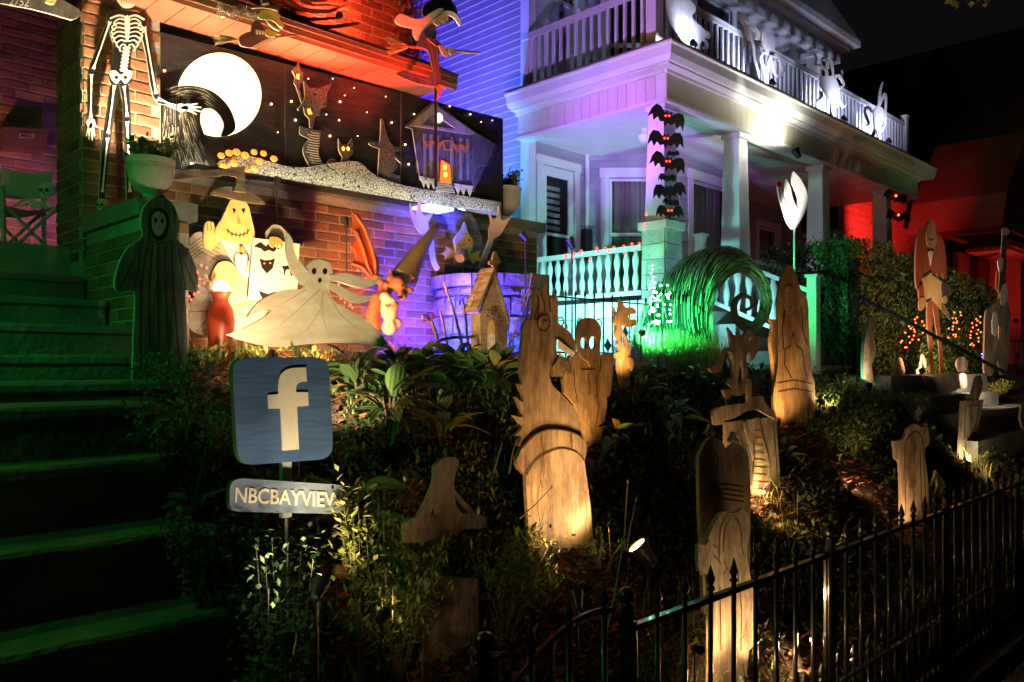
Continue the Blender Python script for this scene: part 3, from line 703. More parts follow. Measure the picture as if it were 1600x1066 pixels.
for t in (.28,.60,.92): inst('picket', PK, fl, Matrix.Translation((1.48+.5*t, FY_, FB+.0+.10*math.sin(PI*t*.62)-.02)))
# low ornamental iron fence between the houses
gf = thing('ornamental_fence', (6.8,5.35,.1), 'low black iron fence with diamond ornaments before the cyan lit porch base', 'fence')
b = MB(); b.tube([(5.72,5.35,.66),(8.2,5.35,.66)], .009, 6); b.tube([(5.72,5.35,.12),(8.2,5.35,.12)], .009, 6); b.build('rail', 'black_metal', gf)
gp = MB(); gp.tube([(0,0,0),(0,0,.78)], .008, 6); gp.lathe((0,0,.78), [(.008,0),(.014,.02),(.001,.06)], 6); GPm = bpy.data.meshes.new('bar'); GPm.from_pydata(gp.v, [], gp.f); GPm.materials.append(M('black_metal'))
gd = MB(); gd.v = [V(p) for p in [(0,-.006,-.07),(.05,-.006,0),(0,-.006,.07),(-.05,-.006,0),(0,.006,-.07),(.05,.006,0),(0,.006,.07),(-.05,.006,0)]]; gd.f = [(0,1,2,3),(4,7,6,5),(0,4,5,1),(1,5,6,2),(2,6,7,3),(3,7,4,0)]
GDm = bpy.data.meshes.new('diamond'); GDm.from_pydata(gd.v, [], gd.f); GDm.materials.append(M('black_metal'))
gr_ = MB(); gr_.tube([(math.cos(a*PI/8)*.045,0,math.sin(a*PI/8)*.045) for a in range(17)], .006, 5, cap=False); GRm = bpy.data.meshes.new('ring'); GRm.from_pydata(gr_.v, [], gr_.f); GRm.materials.append(M('black_metal'))
for i in range(17):
    x = 5.80+i*.147; inst('bar', GPm, gf, Matrix.Translation((x, 5.35, -.1+(.1 if i%6==0 else 0))))
    if i % 2 == 0: inst('diamond', GDm, gf, Matrix.Translation((x+.0735, 5.35, .20 if i%4 else .34)))
    else: inst('ring', GRm, gf, Matrix.Translation((x+.0735, 5.35, .42)))

# ================================================================ PAINTED BACKDROP ON THE PORCH
def crackle(name, c1, c2, scale):
    m = mat(name, c1, .55, c2, 7); nt = m.node_tree; N = nt.nodes; L = nt.links; b = N['Principled BSDF']
    v = N.new('ShaderNodeTexVoronoi'); v.feature = 'DISTANCE_TO_EDGE'; v.inputs['Scale'].default_value = scale
    t = N.new('ShaderNodeTexCoord'); L.new(t.outputs['Object'], v.inputs['Vector'])
    r = N.new('ShaderNodeValToRGB'); r.color_ramp.elements[0].position = .03; r.color_ramp.elements[0].color = (.05,.05,.05,1); r.color_ramp.elements[1].position = .10
    L.new(v.outputs['Distance'], r.inputs[0]); mx = N.new('ShaderNodeMix'); mx.data_type = 'RGBA'; mx.blend_type = 'MULTIPLY'; mx.inputs[0].default_value = 1
    src = b.inputs['Base Color'].links[0].from_socket; L.new(src, mx.inputs[6]); L.new(r.outputs[0], mx.inputs[7]); L.new(mx.outputs[2], b.inputs['Base Color'])
    bp = N.new('ShaderNodeBump'); bp.inputs['Strength'].default_value = .8; bp.inputs['Distance'].default_value = .01; L.new(v.outputs['Distance'], bp.inputs['Height']); L.new(bp.outputs[0], b.inputs['Normal'])
crackle('crackle_grey', (.42,.42,.38), (.62,.61,.55), 46)
crackle('crackle_dark', (.10,.10,.105), (.17,.17,.175), 60)
MY = 5.275
mu = thing('night_backdrop', yp(520,280,MY), 'long black painted night scene boards with star lights along the brick porch', 'backdrop')
def panel(u0, v0, u1, v1, w0, w1):   # u, top v at both ends, bottom v at both ends
    cut('backdrop_panel', [[(u0,v0),(u1,v1),(u1,w1),(u0,w0)]], MY, ['board_black','ply_edge'], mu, .012)
tz = lambda u: 50+(u-250)*(186-50)/(787-250); bz = lambda u: 266+(u-268)*(333-266)/(783-268)
for u0, u1 in ((251,444),(446,625.5),(627,786)): panel(u0, tz(u0), u1, tz(u1), bz(u0)+1, bz(u1)+1)
# dry-brush swirls on the night
rr = random.Random(3); sw = []
for i in range(170):
    u = rr.uniform(255,775); v = rr.uniform(tz(u)+6, bz(u)-30); L = rr.uniform(14,40); a = .25+.35*math.sin(u*.02+v*.03)+rr.uniform(-.3,.3)
    sw.append([(u+L*t, v+L*t*a+5*math.sin(t*3)*rr.uniform(.5,1)) for t in (0,.25,.5,.75,1) if u+L*t < 783])
lines('brush_stroke', [s for s in sw if len(s) > 1], MY, .7, mat('swirl_paint', (.075,.078,.095), .6), mu, taper=True)
c2 = lambda l: [(400+x/3.5525, y/3.5525, *r) for x, y, *r in l]
c6 = lambda l: [(430+x*.1783, 100+y*.1783, *r) for x, y, *r in l]
L2 = 5.225
gs = cut('rocky_ground', [sm([(268,267,1),(330,262),(345,251),(375,243),(400,246),(436,257),(470,262),(512,256),(557,252),(574,264),(590,276),(633,290),(700,302),(783,316,1),(783,333,1),(525,299,1)],3)], L2-.02, ['crackle_grey','pale_paint'], mu, .012)
cs = cut('spooky_castle', [c6([(150,60),(165,40),(195,10),(205,-15),(215,10),(222,55),(245,75),(238,160),(222,175),(215,215),(245,345),(262,280),(252,150),(275,175),(310,215),(340,207),(372,220),(440,190),(500,165),(455,260),(448,370),(400,380),(390,450),(355,455),(330,560),(305,560),(300,480),(262,440),(250,382),(208,408),(196,395),(235,350),(185,200),(165,165),(178,120)])], L2, ['crackle_dark','pale_paint'], mu, .012)
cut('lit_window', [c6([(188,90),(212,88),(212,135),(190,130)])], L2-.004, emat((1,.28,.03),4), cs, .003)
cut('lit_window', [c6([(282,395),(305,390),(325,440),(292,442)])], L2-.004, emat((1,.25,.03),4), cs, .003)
sh = cut('stepped_hill', [sm(c6([(220,545,1),(310,570),(405,585,1),(395,650),(368,700),(375,770),(400,840),(450,895,1),(300,895,1),(250,790),(252,720),(300,655,1),(225,620),(215,590)]),3)], L2+.001, ['dark_grey_paint','pale_paint'], mu, .012)
lines('step_stripe', [c6([(300+random.uniform(-20,5)-i*3*(i<7)+max(0,i-7)*7,640+i*22),(340,652+i*22),(385-8*(i in(4,5,6))+max(0,i-7)*9,655+i*22)]) for i in range(-2,11)], L2, 1.1, 'pale_paint', sh)
ct = cut('cat_silhouette', [sm(c6([(555,655,1),(582,702),(612,706),(642,700),(672,655,1),(687,740),(672,800),(645,825),(680,860),(692,905,1),(562,905,1),(590,822),(560,760)]),3)], L2+.002, ['crackle_dark','pale_paint'], mu, .012)
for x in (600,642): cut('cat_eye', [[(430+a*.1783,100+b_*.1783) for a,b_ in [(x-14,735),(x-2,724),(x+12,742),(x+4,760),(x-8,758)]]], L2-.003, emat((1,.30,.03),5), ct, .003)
dg = cut('arched_hutch', [sm(c6([(452,925,1),(455,870),(480,838),(510,832),(540,850),(560,890),(558,925,1)]),3)], L2-.004, ['crackle_dark','pale_paint'], mu, .01)
cut('hutch_doorway', [sm(c6([(472,920,1),(480,872),(508,858),(535,875),(543,920,1)]),3)], L2-.007, mat('dark_red_paint', (.30,.015,.01), .6), dg, .003)
wh = cut('witch_silhouette', [c6([(822,700),(835,683),(918,685),(925,600),(928,480),(945,475),(965,570),(1000,680),(1040,722),(1112,742),(1105,757),(1040,772),(1112,862),(1100,868),(1048,822),(1075,900),(1025,960),(1100,985),(1100,1045),(900,992),(914,742),(850,722)])], L2+.003, ['crackle_dark','pale_paint'], mu, .012)
cut('witch_eye', [c6([(990,790),(1012,782),(1008,808)])], L2-.001, mat('red_paint_bright', (.8,.05,.03), .5), wh, .003)
# crooked mansion
mn = cut('crooked_mansion', [c2([(830,705),(985,560),(1232,742),(1332,802),(1210,1062),(912,1000),(868,716)])], L2+.004, ['dark_grey_paint','pale_paint'], mu, .012)
cut('pediment', [c2([(842,706),(986,574),(1222,742),(1190,748),(880,700)]), c2([(920,690),(988,632),(1118,720)])], L2-.006, ['grey_paint','pale_paint'], mn, .009)
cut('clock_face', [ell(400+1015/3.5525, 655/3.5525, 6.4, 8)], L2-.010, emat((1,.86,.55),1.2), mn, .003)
lines('clock_hand', [c2([(1015,655),(1015,636)]), c2([(1015,655),(1024,660)])], L2-.010, .8, 'black_paint', mn)
for x in (930,965,1000,1080,1130,1170): 
    cut('mansion_column', [c2([(x,742+(x-930)*.12),(x+16,743+(x-930)*.12),(x+14,1000),(x+2,998)])], L2-.003, 'grey_paint', mn, .006)
rr = random.Random(5)
lines('siding_scratch', [c2([(x:=rr.uniform(885,1210), y:=rr.uniform(760,960)),(x+rr.uniform(-3,3),y+rr.uniform(20,70))]) for i in range(120)], L2+.004, .5, 'grey_paint', mn)
lines('siding_scratch', [c2([(x:=1215+q*14, 800+q*8),(x-50+q*4, 920),(1215-q*5,1050-q*20)]) for q in range(8)], L2+.004, .6, 'grey_paint', mn)
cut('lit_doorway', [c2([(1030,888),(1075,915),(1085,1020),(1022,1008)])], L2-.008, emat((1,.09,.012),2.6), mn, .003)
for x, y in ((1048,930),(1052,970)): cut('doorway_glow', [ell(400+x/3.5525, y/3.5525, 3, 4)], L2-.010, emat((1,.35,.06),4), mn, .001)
gar = MB()
for i, (x0, x1) in enumerate(((932,980),(980,1035),(1095,1140),(1140,1180))):
    for k in range(3): ribbon(gar, c2([(x0+(x1-x0)*t, 778+(x0-930)*.12+ (14+12*k)*math.sin(PI*t)+k*3) for t in (0,.25,.5,.75,1)]), 1.6, on(L2-.0105), V((0,-.001*i-.0003*k,0)))
ribbon(gar, c2([(1036,780),(1096,786),(1088,835),(1048,832),(1036,780)]), 2.0, on(L2-.0115), V((0,-.0005,0)))
gar.build('garland', mat('orange_paint', (.75,.26,.05), .6), mn, recalc=False)
for i, (x, y) in enumerate(((930,1000),(955,1006),(985,1010),(1120,1040),(1150,1045),(1185,1050))):
    cut('stone_spike', [c2([(x-20,y-22),(x+22,y-16),(x+4,y+42)])], L2-.012, 'pale_paint', mn, .008)
for k in range(6): cut('mansion_step', [c2([(1010-2*k,1010+9*k),(1085+4*k,1018+10*k),(1086+4*k,1023+10*k),(1009-2*k,1015+9*k)])], L2-.040-.001*k, 'pale_paint', mn, .008)
# moon with the dark hill in front of it
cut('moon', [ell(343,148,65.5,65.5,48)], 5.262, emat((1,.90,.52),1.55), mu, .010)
hl = cut('curved_hill', [sm([(251,140,1),(272,136),(300,134),(330,142),(352,160),(364,180),(368,200),(360,210),(346,213),(350,196),(343,180),(330,170),(316,172),(313,190),(320,212),(328,236),(342,262,1),(268,267,1),(251,258,1)],4)], L2-.02, ['black_paint','pale_paint'], mu, .012)
rr = random.Random(9); hs_ = []
for i in range(330):
    t = rr.random(); u = 254+rr.random()*72; v = 150+rr.random()*108; sl = (u-270)/90
    if u > 300+ (v-170)*.28: continue
    L = rr.uniform(8,24); hs_.append([(u,v),(u+sl*L*.5,v+L*.5),(u+sl*L*1.2,v+L)])
for i in range(46):
    t0 = rr.random()*.7; o = rr.uniform(-12,12)
    hs_.append([(258+95*t, 152+o-15*math.sin(PI*t*.9)+30*t*t) for t in (t0,t0+.08,t0+.16)])
lines('grass_stroke', hs_, L2-.02, .8, mat('grass_stroke_paint', (.42,.40,.34), .7), hl, taper=True)
# star bulbs
sb = [(85,578),(197,563),(219,667),(121,735),(291,437),(426,437),(545,488),(493,530),(467,565),(616,624),(391,636),(462,667),(411,755),(565,755),(720,537),(754,681),(829,803),(848,912),(878,634),(1075,590),(1190,635),(1250,677),(1312,669),(-508,393)]
stl = thing('star_light_string', yp(560,200,MY), 'tiny warm star bulbs pushed through the black night boards', 'string lights')
bm1 = MB(); bm1.ball((0,0,0), .0062, 8, 6); BUL = bpy.data.meshes.new('bulb'); BUL.from_pydata(bm1.v, [], bm1.f); BUL.materials.append(emat((1,.50,.22),7))
for x, y in sb:
    s = random.choice((.7,1,1.25)); inst('bulb', BUL, stl, Matrix.Translation(yp(400+x/3.5525, y/3.5525, MY-.008)) @ Matrix.Scale(s, 4))
# glowing pumpkins
pk = [(345.7,243.5),(358,239.3),(369.6,237.9),(382.8,242.7),(397,237.9),(366,254.8),(397,263.2),(349,260.4),(411.8,240),(428,248.3),(405,252),(385,270)]
mat('pumpkin_glow', (.45,.12,.015), .5, (.55,.18,.03), 20, emit=1.5, emitcol=(1,.30,.03))
PKL = ['upper row pumpkin nearest the painted hill', 'second upper row pumpkin from the painted hill', 'topmost glowing pumpkin in the middle of the upper row', 'upper row pumpkin just right of the topmost one', 'fourth pumpkin of the upper row, beneath the moon rim', 'lone pumpkin in the middle of the mound under the upper row', 'lower right pumpkin close above the rocky ground edge', 'lower left pumpkin beside the foot of the painted hill', 'upper row pumpkin second from the right end', 'rightmost glowing pumpkin at the end of the upper row', 'pumpkin between the lower right one and the upper row', 'lowest glowing pumpkin half sunk into the rocky ground']
PKL = ['small orange glowing '+q if q.startswith('pumpkin') else 'small orange '+q for q in PKL]
for i, (u, v) in enumerate(pk):
    p = yp(u, v, L2-.055); b = MB(); q = random.uniform(.85,1.1)
    b.lathe((0,0,0), [(.001,-.021*q),(.014,-.019*q),(.026*q,-.006),(.026*q,.006),(.016,.018*q),(.004,.020*q)], 14, sy=.7); b.v = [x+p for x in b.v]
    o = b.build('lit_pumpkin', 'pumpkin_glow', smooth=True)
    f = MB()
    for ex in (-.009,.009): f.add([p+V((ex-.004,-.0195,.003)),p+V((ex+.004,-.0195,.003)),p+V((ex,-.0195,.009))], [(0,1,2)])
    f.add([p+V((-.012,-.0195,-.003)),p+V((0,-.0195,-.008)),p+V((.012,-.0195,-.003)),p+V((0,-.0195,-.012))], [(0,1,2,3)])
    tag(o, PKL[i], 'pumpkin', 'lit pumpkins under the painted moon')
    f.build('carved_face', 'black_paint', o, recalc=False)
# strip light along the foot of the boards
ls = thing('light_strip', yp(520,300,5.14), 'slim warm light strip shining up the foot of the night boards', 'light strip')
pA_, pB_ = yp(300,272,5.13), yp(780,333,5.13); pA_.z = pB_.z = 1.338
b = MB(); b.box(pA_.x, pB_.x, 5.09, 5.245, 1.262, 1.270); b.build('strip_housing', 'black_plastic', ls)
for i in range(9):
    x = pA_.x+(pB_.x-pA_.x)*(i+.5)/9; l = bpy.data.lights.new('strip_light', 'AREA'); l.shape = 'RECTANGLE'; l.size = .34; l.size_y = .015; l.energy = .30; l.color = (1,.86,.55) if i < 6 else (.80,.80,1)
    o = bpy.data.objects.new('strip_light', l); C.objects.link(o); o.parent = ls; o.location = V((x, 5.128, 1.280))-WL[ls.name]
    o.rotation_euler = (V((x,5.29,1.50))-V((x,5.128,1.280))).to_track_quat('-Z','Y').to_euler()
    b = MB(); b.box(x-.16, x+.16, 5.12, 5.136, 1.2705, 1.276); b.build('diffuser', emat((1,.9,.65) if i < 6 else (.85,.85,1), 5), ls)

# ================================================================ URNS, SKULLS, CHAIR, MAILBOX
def urn(p, r, label, plantc, col='terracotta', seed=1):
    t = thing('urn', p, label, 'urn'); p = V(p)
    b = MB(); b.lathe(p, [(r*.50,0),(r*.55,.02),(r*.50,.05),(r*.30,.08),(r*.34,.12),(r*.70,.20),(r*.92,.30),(r*.98,.40),(r*.95,.52),(r*1.02,.54),(r*1.04,.58),(r*.96,.60),(r*.85,.58),(r*.82,.54)] if False else [(r*.50,0),(r*.55,r*.10),(r*.50,r*.2),(r*.34,r*.3),(r*.36,r*.42),(r*.70,r*.66),(r*.90,r*.95),(r*.97,r*1.3),(r*.95,r*1.75),(r*1.02,r*1.80),(r*1.04,r*1.98),(r*.98,r*2.0),(r*.86,r*1.96),(r*.82,r*1.75)], 32)
    u_ = b.build('bowl', col, t, smooth=True)
    b = MB()  # greek key band in relief
    key = [(0,0),(0,1),(.8,1),(.8,.35),(.4,.35),(.4,.65)]
    for i in range(16):
        a0 = 2*PI*i/16; pts = []
        for (kx, kz) in key:
            a = a0+kx*.30+.04; pts.append(p+V((math.cos(a)*r*.975, math.sin(a)*r*.975, r*1.42+kz*r*.26)))
        b.tube(pts, r*.022, 4)
    b.build('key_band', col, t)
    b = MB(); b.lathe(p, [(r*.80,r*1.78),(r*.5,r*1.84),(.001,r*1.86)], 20); b.build('potting_soil', 'soil', t)
    rr = random.Random(seed); b = MB()
    for i in range(24):
        a = rr.uniform(0,2*PI); q = rr.uniform(0,.7)*r; base = p+V((math.cos(a)*q, math.sin(a)*q, r*1.85)); top = base+V((math.cos(a)*r*rr.uniform(.1,.9), math.sin(a)*r*rr.uniform(.1,.9), r*rr.uniform(.4,1.1)))
        b.tube([base, base.lerp(top,.5)+V((0,0,.02)), top], .003, 4)
        for k in range(48):
            c = base.lerp(top, rr.uniform(.25,1.05)); leaf(b, c+V((rr.gauss(0,1),rr.gauss(0,1),rr.gauss(0,1)))*r*.08, rr, r*.27, r*.15)
    b.build('bedding_plant', plantc, t, recalc=False)
    return t
def leaf(b, c, rr, L, W, up=.2, droop=0):
    a = rr.uniform(0,2*PI); e = rr.uniform(-.5,.9)+up; d = V((math.cos(a)*math.cos(e), math.sin(a)*math.cos(e), math.sin(e))); s = d.cross(V((rr.uniform(-.4,.4),rr.uniform(-.4,.4),1))).normalized()
    n = d.cross(s)
    L *= rr.uniform(.6,1.2); W *= rr.uniform(.6,1.2)
    b.add([c, c+d*L*.45+s*W*.5-n*W*.12, c+d*L, c+d*L*.45-s*W*.5-n*W*.12], [(0,1,2),(0,2,3)])
mat('leaf_green', (.09,.16,.035), .72, (.13,.18,.04), 8, rnd=.5)
mat('leaf_dark', (.045,.095,.03), .72, (.085,.125,.035), 8, rnd=.5)
mat('leaf_yellow', (.30,.27,.05), .72, (.20,.24,.05), 8, rnd=.4)
mat('leaf_red', (.22,.05,.03), .6, (.14,.09,.04), 8, rnd=.5)
mat('leaf_litter', (.28,.085,.028), .8, (.10,.05,.025), 7, rnd=.7)
mat('stem', (.10,.09,.04), .7)
mat('straw', (.42,.33,.17), .8, rnd=.3)
pu = yp(234,318,4.15); pu.z = 1.10
urn((1.79,4.575,.875), .122, 'pale grecian urn with green plant on the stair wall beside the skeleton board', 'leaf_green', seed=2)
urn((5.36,5.46,1.325), .155, 'white grecian urn with spiky plant on the right end of the brick porch wall', 'leaf_dark', 'white_paint', seed=4)

def blend(b, name, m, parent=None, vox=.012, it=4, **pr):
    """several rounded forms grown into one continuous surface"""
    o = b.build(name, m, parent, recalc=False)
    md = o.modifiers.new('r', 'REMESH'); md.mode = 'VOXEL'; md.voxel_size = vox; ms = o.modifiers.new('s', 'SMOOTH'); ms.factor = .6; ms.iterations = it
    dg_ = bpy.context.evaluated_depsgraph_get(); me = bpy.data.meshes.new_from_object(o.evaluated_get(dg_)); o.modifiers.clear(); old = o.data; o.data = me; bpy.data.meshes.remove(old); me.name = name
    if not me.materials: me.materials.append(M(m) if isinstance(m, str) else m)
    me.polygons.foreach_set('use_smooth', [True]*len(me.polygons))
    for k, v in pr.items(): o[k] = v
    return o
def skull(p, r, label, yaw=0, m='bone_paint', lit=None):
    p = V(p); q = Matrix.Rotation(yaw, 3, 'Z')
    W = lambda x,y,z: p+q @ V((x*r,y*r,z*r))
    b = MB(); b.ball(W(0,.1,.25), r, 14, 10, (.78,.95,.80), q); b.ball(W(0,-.45,-.25), r, 12, 8, (.52,.42,.42), q); b.ball(W(0,-.42,-.62), r, 12, 8, (.40,.36,.24), q)
    for s in (-1,1): b.ball(W(s*.48,-.5,-.12), r, 8, 6, (.2,.25,.16), q); b.ball(W(s*.32,-.62,.26), r, 8, 6, (.30,.16,.12), q)
    o = blend(b, 'skull', m, vox=r*.08, it=3); tag(o, label, 'skull')
    b = MB()
    for s in (-1,1): b.ball(W(s*.30,-.78,.03), r, 12, 8, (.21,.10,.20), q)
    b.build('eye_socket', 'black_paint', o, smooth=True)
    b = MB(); b.ball(W(0,-.86,-.26), r, 8, 6, (.10,.06,.15), q); b.build('nose_hole', 'black_paint', o, smooth=True)
    for i in range(7):
        b = MB(); x = (i-3)*.10; b.box(-.042*r,.042*r,-.03*r,.03*r,-.09*r,.09*r); c = W(x,-.84+abs(x)*.3,-.55); b.v = [c+q @ v for v in b.v]; b.build('tooth', 'white_paint', o)
    return o
skull(yp(160,322,5.05), .042, 'small yellow skull peering over the stair wall cap', RAD(-45), mat('yellow_bone', (.62,.50,.22), .6))
# director chair with a skull on its seat
ch = thing('director_chair', (1.9,6.35,.72), 'pale canvas folding chair on the dark brick porch holding a skull', 'chair')
cm_ = lambda l: l
mat('canvas', (.62,.58,.52), .9, (.70,.66,.60), 6, .2)
mat('pale_wood', (.55,.50,.42), .6, (.42,.36,.30), 4, .2, (1,1,6))
YC = 5.85
def bar(name, p0, p1, w=.022, m='pale_wood', par=ch):
    b = MB(); b.tube([p0, p1], w/2, 4); b.build(name, m, par)
ax0 = yp(2,380,YC); ax1 = yp(98,380,YC); bx = .42
for dy in (0,.38):
    for (u) in (6,97):
        a = yp(u, 382, YC); a.y += dy; a.z = .725; c = yp(u-1 if u>50 else 4, 292, YC); c.y += dy; bar('leg_post', a, c, .03)
    a = yp(22,378,YC); a.y += dy; a.z = .73; c = yp(92,322,YC); c.y += dy; bar('cross_leg', a, c)
    a = yp(80,380,YC); a.y += dy+.02; a.z = .73; c = yp(12,322,YC); c.y += dy+.02; bar('cross_leg', a, c)
for u in (6,97):
    a = yp(u,292,YC); bar('armrest', a+V((0,-.03,0)), a+V((0,.42,0)), .035)
b = MB(); n = 12
for i in range(n+1):
    t = i/n; u = 6+92*t; p = yp(u, 320+9*math.sin(PI*t), YC); b.v += [p, p+V((0,.38,0))]
    if i: b.f.append((2*i-2,2*i,2*i+1,2*i-1)); b.m.append(0)
b.build('seat', 'canvas', ch, smooth=True, recalc=False)
b = MB()
for i in range(n+1):
    t = i/n; u = 1+80*t; p = yp(u, 307+5*math.sin(PI*t), YC+.36); q = yp(u, 262+9*math.sin(PI*t*.8), YC+.36); b.v += [p, q]
    if i: b.f.append((2*i-2,2*i,2*i+1,2*i-1)); b.m.append(0)
b.build('backrest', 'canvas', ch, smooth=True, recalc=False)
skull(yp(74,300,YC+.12), .062, 'grey skull leaning on the seat of the canvas chair', RAD(-40))
b = MB(); rr = random.Random(4)
for i in range(7): b.tube([yp(20+i*7,322,YC+.1), yp(36+i*6,312-3*math.sin(i),YC+.14), yp(58+i*4,325,YC+.1)], .006, 5)
tag(b.build('bone_pile', 'bone_paint', smooth=True), 'loose pile of pale bones beside the skull on the chair seat', 'bones')
# mailbox with lettering
mbx = thing('mailbox', yp(38,235,7.28), 'brown metal mailbox with small MAIL plate on the porch wall', 'mailbox')
b = MB(); b.board([[(6,200),(74,203),(72,236),(6,232)]], on(7.16), V((0,.12,0))); b.build('box', mat('mailbox_brown', (.14,.07,.04), .45, (.18,.1,.06), 6), mbx)
b = MB(); b.board([[(4,198),(76,202),(76,207),(4,203)]], on(7.14), V((0,.14,0))); b.build('lid', 'mailbox_brown', mbx)
b = MB(); b.board([[(30,208),(55,208.5),(54,216.5),(31,216)]], on(7.138), V((0,.004,0))); b.build('name_plate', mat('brass', (.55,.40,.2), .4), mbx)
letter('lettering', 'MAIL', ((33,215),(52,215.5),(52,209.8),(33,209.5)), 7.137, 'black_paint', mbx, .002)
# hanging board with house number at the top left
hb = thing('number_board', yp(70,30,5.25), 'grey painted board with white house number hanging at the top left', 'sign')
b = MB(); b.em = 1; b.board([sm([(-40,-12,1),(60,-14),(105,4),(126,18),(124,26),(112,31,1),(50,14),(-40,-2,1)],3)], on(5.25), V((0,.02,0))); b.build('board', ['dark_grey_paint','pale_paint'], hb)
letter('lettering', '2752', ((14,8),(44,11),(46,-2),(16,-6)), 5.25, 'bone_paint', hb, .003)
# ================================================================ CUT-OUT FIGURES
def K(x0, y0, s): return lambda l: [(x0+p[0]*s, y0+p[1]*s, *p[2:]) for p in l]
k1 = K(0,0,1/3.5525); kL = K(0,250,1/3.5525); kM = K(250,250,.2814); k7 = K(500,250,.3283); k8 = K(750,420,.2814); k5 = K(780,650,.2814); k6 = K(1030,480,.3003); kD = K(850,750,.29652); kR = K(1200,600,.43716); kW1 = K(320,0,.10316); kW2 = K(590,0,.15013); kG = K(540,320,.20642); kS = K(350,530,.3003); kP = K(1200,250,.3752); kB1 = K(1020,0,.13133); kB2 = K(1230,60,.20638); kF = K(1380,320,.28133); kV = K(430,100,.1783)
PLY = ['plywood_up','ply_edge']
def fig(name, label, cat, base_uv, Y, group=None, z=None):
    p = yp(*base_uv, Y)
    if z is not None: p.z = z
    return thing(name, p, label, cat, group)
# --- skeleton board on the brick pier (an ordinary skeleton)
YS = 5.17
sk = fig('skeleton_cutout', 'tall thin black and white painted skeleton board reaching out its arm on the brick pier', 'halloween cutout', (180,310), YS)
sk['category'] = 'cutout'
def limb(l, w):   # outline around a bent limb
    L = []; R_ = []
    for i, p in enumerate(l):
        a = l[max(i-1,0)]; c = l[min(i+1,len(l)-1)]; dx, dy = c[0]-a[0], c[1]-a[1]; q = math.hypot(dx,dy) or 1
        ww = w[i] if isinstance(w, (list,tuple)) else w
        L.append((p[0]-dy/q*ww/2, p[1]+dx/q*ww/2)); R_.append((p[0]+dy/q*ww/2, p[1]-dx/q*ww/2))
    return L+R_[::-1]
def bone(l, w): # shaft with knobbed ends
    (x0,y0),(x1,y1) = l; dx, dy = x1-x0, y1-y0; q = math.hypot(dx,dy); dx/=q; dy/=q; nx, ny = -dy, dx; o = []
    for t, ww in ((0,w*.9),(-.02,w*.5)): pass
    prof = [(0,.45),(-w*.25,.9),(w*.25,1.05),(w*.9,.75),(w*1.6,.48),(q/2,.42),(q-w*1.6,.48),(q-w*.9,.75),(q-w*.25,1.05),(q+w*.25,.9),(q,.45)]
    return [(x0+dx*t+nx*w*.5*k, y0+dy*t+ny*w*.5*k) for t,k in prof]+[(x0+dx*t-nx*w*.5*k, y0+dy*t-ny*w*.5*k) for t,k in prof[::-1]]
SH = [(172,30),(225,36)]
limbs = {'arm':[([(174,31),(158,70),(143,112),(142,150),(142,186)],[10,9,9,8,7]),([(222,38),(232,80),(244,150),(262,160),(278,168)],[10,9,9,8,7])],
         'leg':[([(181,128),(174,170),(168,212),(163,260),(159,312)],[14,12,12,10,9]),([(193,128),(197,155),(199,185),(201,240),(203,312)],[13,11,11,10,9])]}
b = MB(); b.em = 1
for k_, L in limbs.items():
    for l, w_ in L: cut(k_, [limb(sm(l,3,False), [w_[min(i//3,4)] for i in range(13)])], YS+(.0 if k_=='arm' else .003), ['black_paint','bone_paint'], sk, .014)
cut('torso', [sm([(168,22),(198,16),(230,26),(222,50),(208,74),(204,100),(207,126),(196,134,1),(188,130),(178,134,1),(171,126),(175,100),(178,74),(172,50)],3)], YS-.002, ['black_paint','bone_paint'], sk, .014)
for l in ([(172,34),(146,108)],[(143,116),(142,184)],[(226,42),(244,146)],[(247,154),(274,166)],[(179,134),(169,208)],[(168,216),(160,300)],[(194,134),(199,182)],[(199,190),(203,300)]):
    cut('bone', [bone(l, 5.4)], YS-.006, 'bone_paint', sk, .003)
# ribcage, spine, pelvis
for i in range(7):
    y = 32+i*6.6; w_ = [21,24,25,24,21,17,12][i]
    for s in (-1,1): cut('rib', [limb(sm([(199+s*2,y),(199+s*w_*.6,y-2.5),(199+s*w_,y+4),(199+s*w_*.8,y+9)],3,False), 2.3)], YS-.0066-.0001*i, 'bone_paint', sk, .003)
cut('collar_bone', [limb(sm([(172,29),(186,24),(199,27),(212,24),(226,31)],3,False), 3)], YS-.0085, 'bone_paint', sk, .003)
cut('breastbone', [sm([(195,27),(203,27),(202,58),(199,66),(196,58)],2)], YS-.0098, 'bone_paint', sk, .003)
for i in range(7): cut('vertebra', [sm([(192-i*.8,74+i*5.6),(198-i*.8,72.8+i*5.6),(204-i*.8,74+i*5.6),(202-i*.8,78+i*5.6),(194-i*.8,78+i*5.6)],2)], YS-.007, 'bone_paint', sk, .003)
cut('pelvis', [sm([(172,112),(180,110),(189,117),(198,110),(206,112),(205,122),(196,131),(189,124),(182,131),(173,122)],3), ell(182,121,3.2,3,8)[::-1], ell(196,121,3.2,3,8)[::-1]], YS-.0075, 'bone_paint', sk, .003)
for nm, c, fs in (('hand', (142,193), [(-7,20),(-3,25),(2,27),(6,20),(9,6)]), ('hand', (283,169), [(12,-6),(26,-7),(32,-1),(33,6),(24,10)])):
    h = cut(nm, [sm([(c[0]-5,c[1]-6),(c[0]+5,c[1]-6),(c[0]+6,c[1]+3),(c[0],c[1]+7),(c[0]-6,c[1]+3)],3)], YS-.004, ['bone_paint','black_paint'], sk, .014)
    for f in fs:
        e = (c[0]+f[0], c[1]+f[1]); m_ = (c[0]+f[0]*.5+(1 if f[0]>0 else -1), c[1]+f[1]*.5-1.2)
        cut('finger', [limb([c, m_, e], [4,3.4,2])], YS-.0045, ['bone_paint','black_paint'], h, .013)
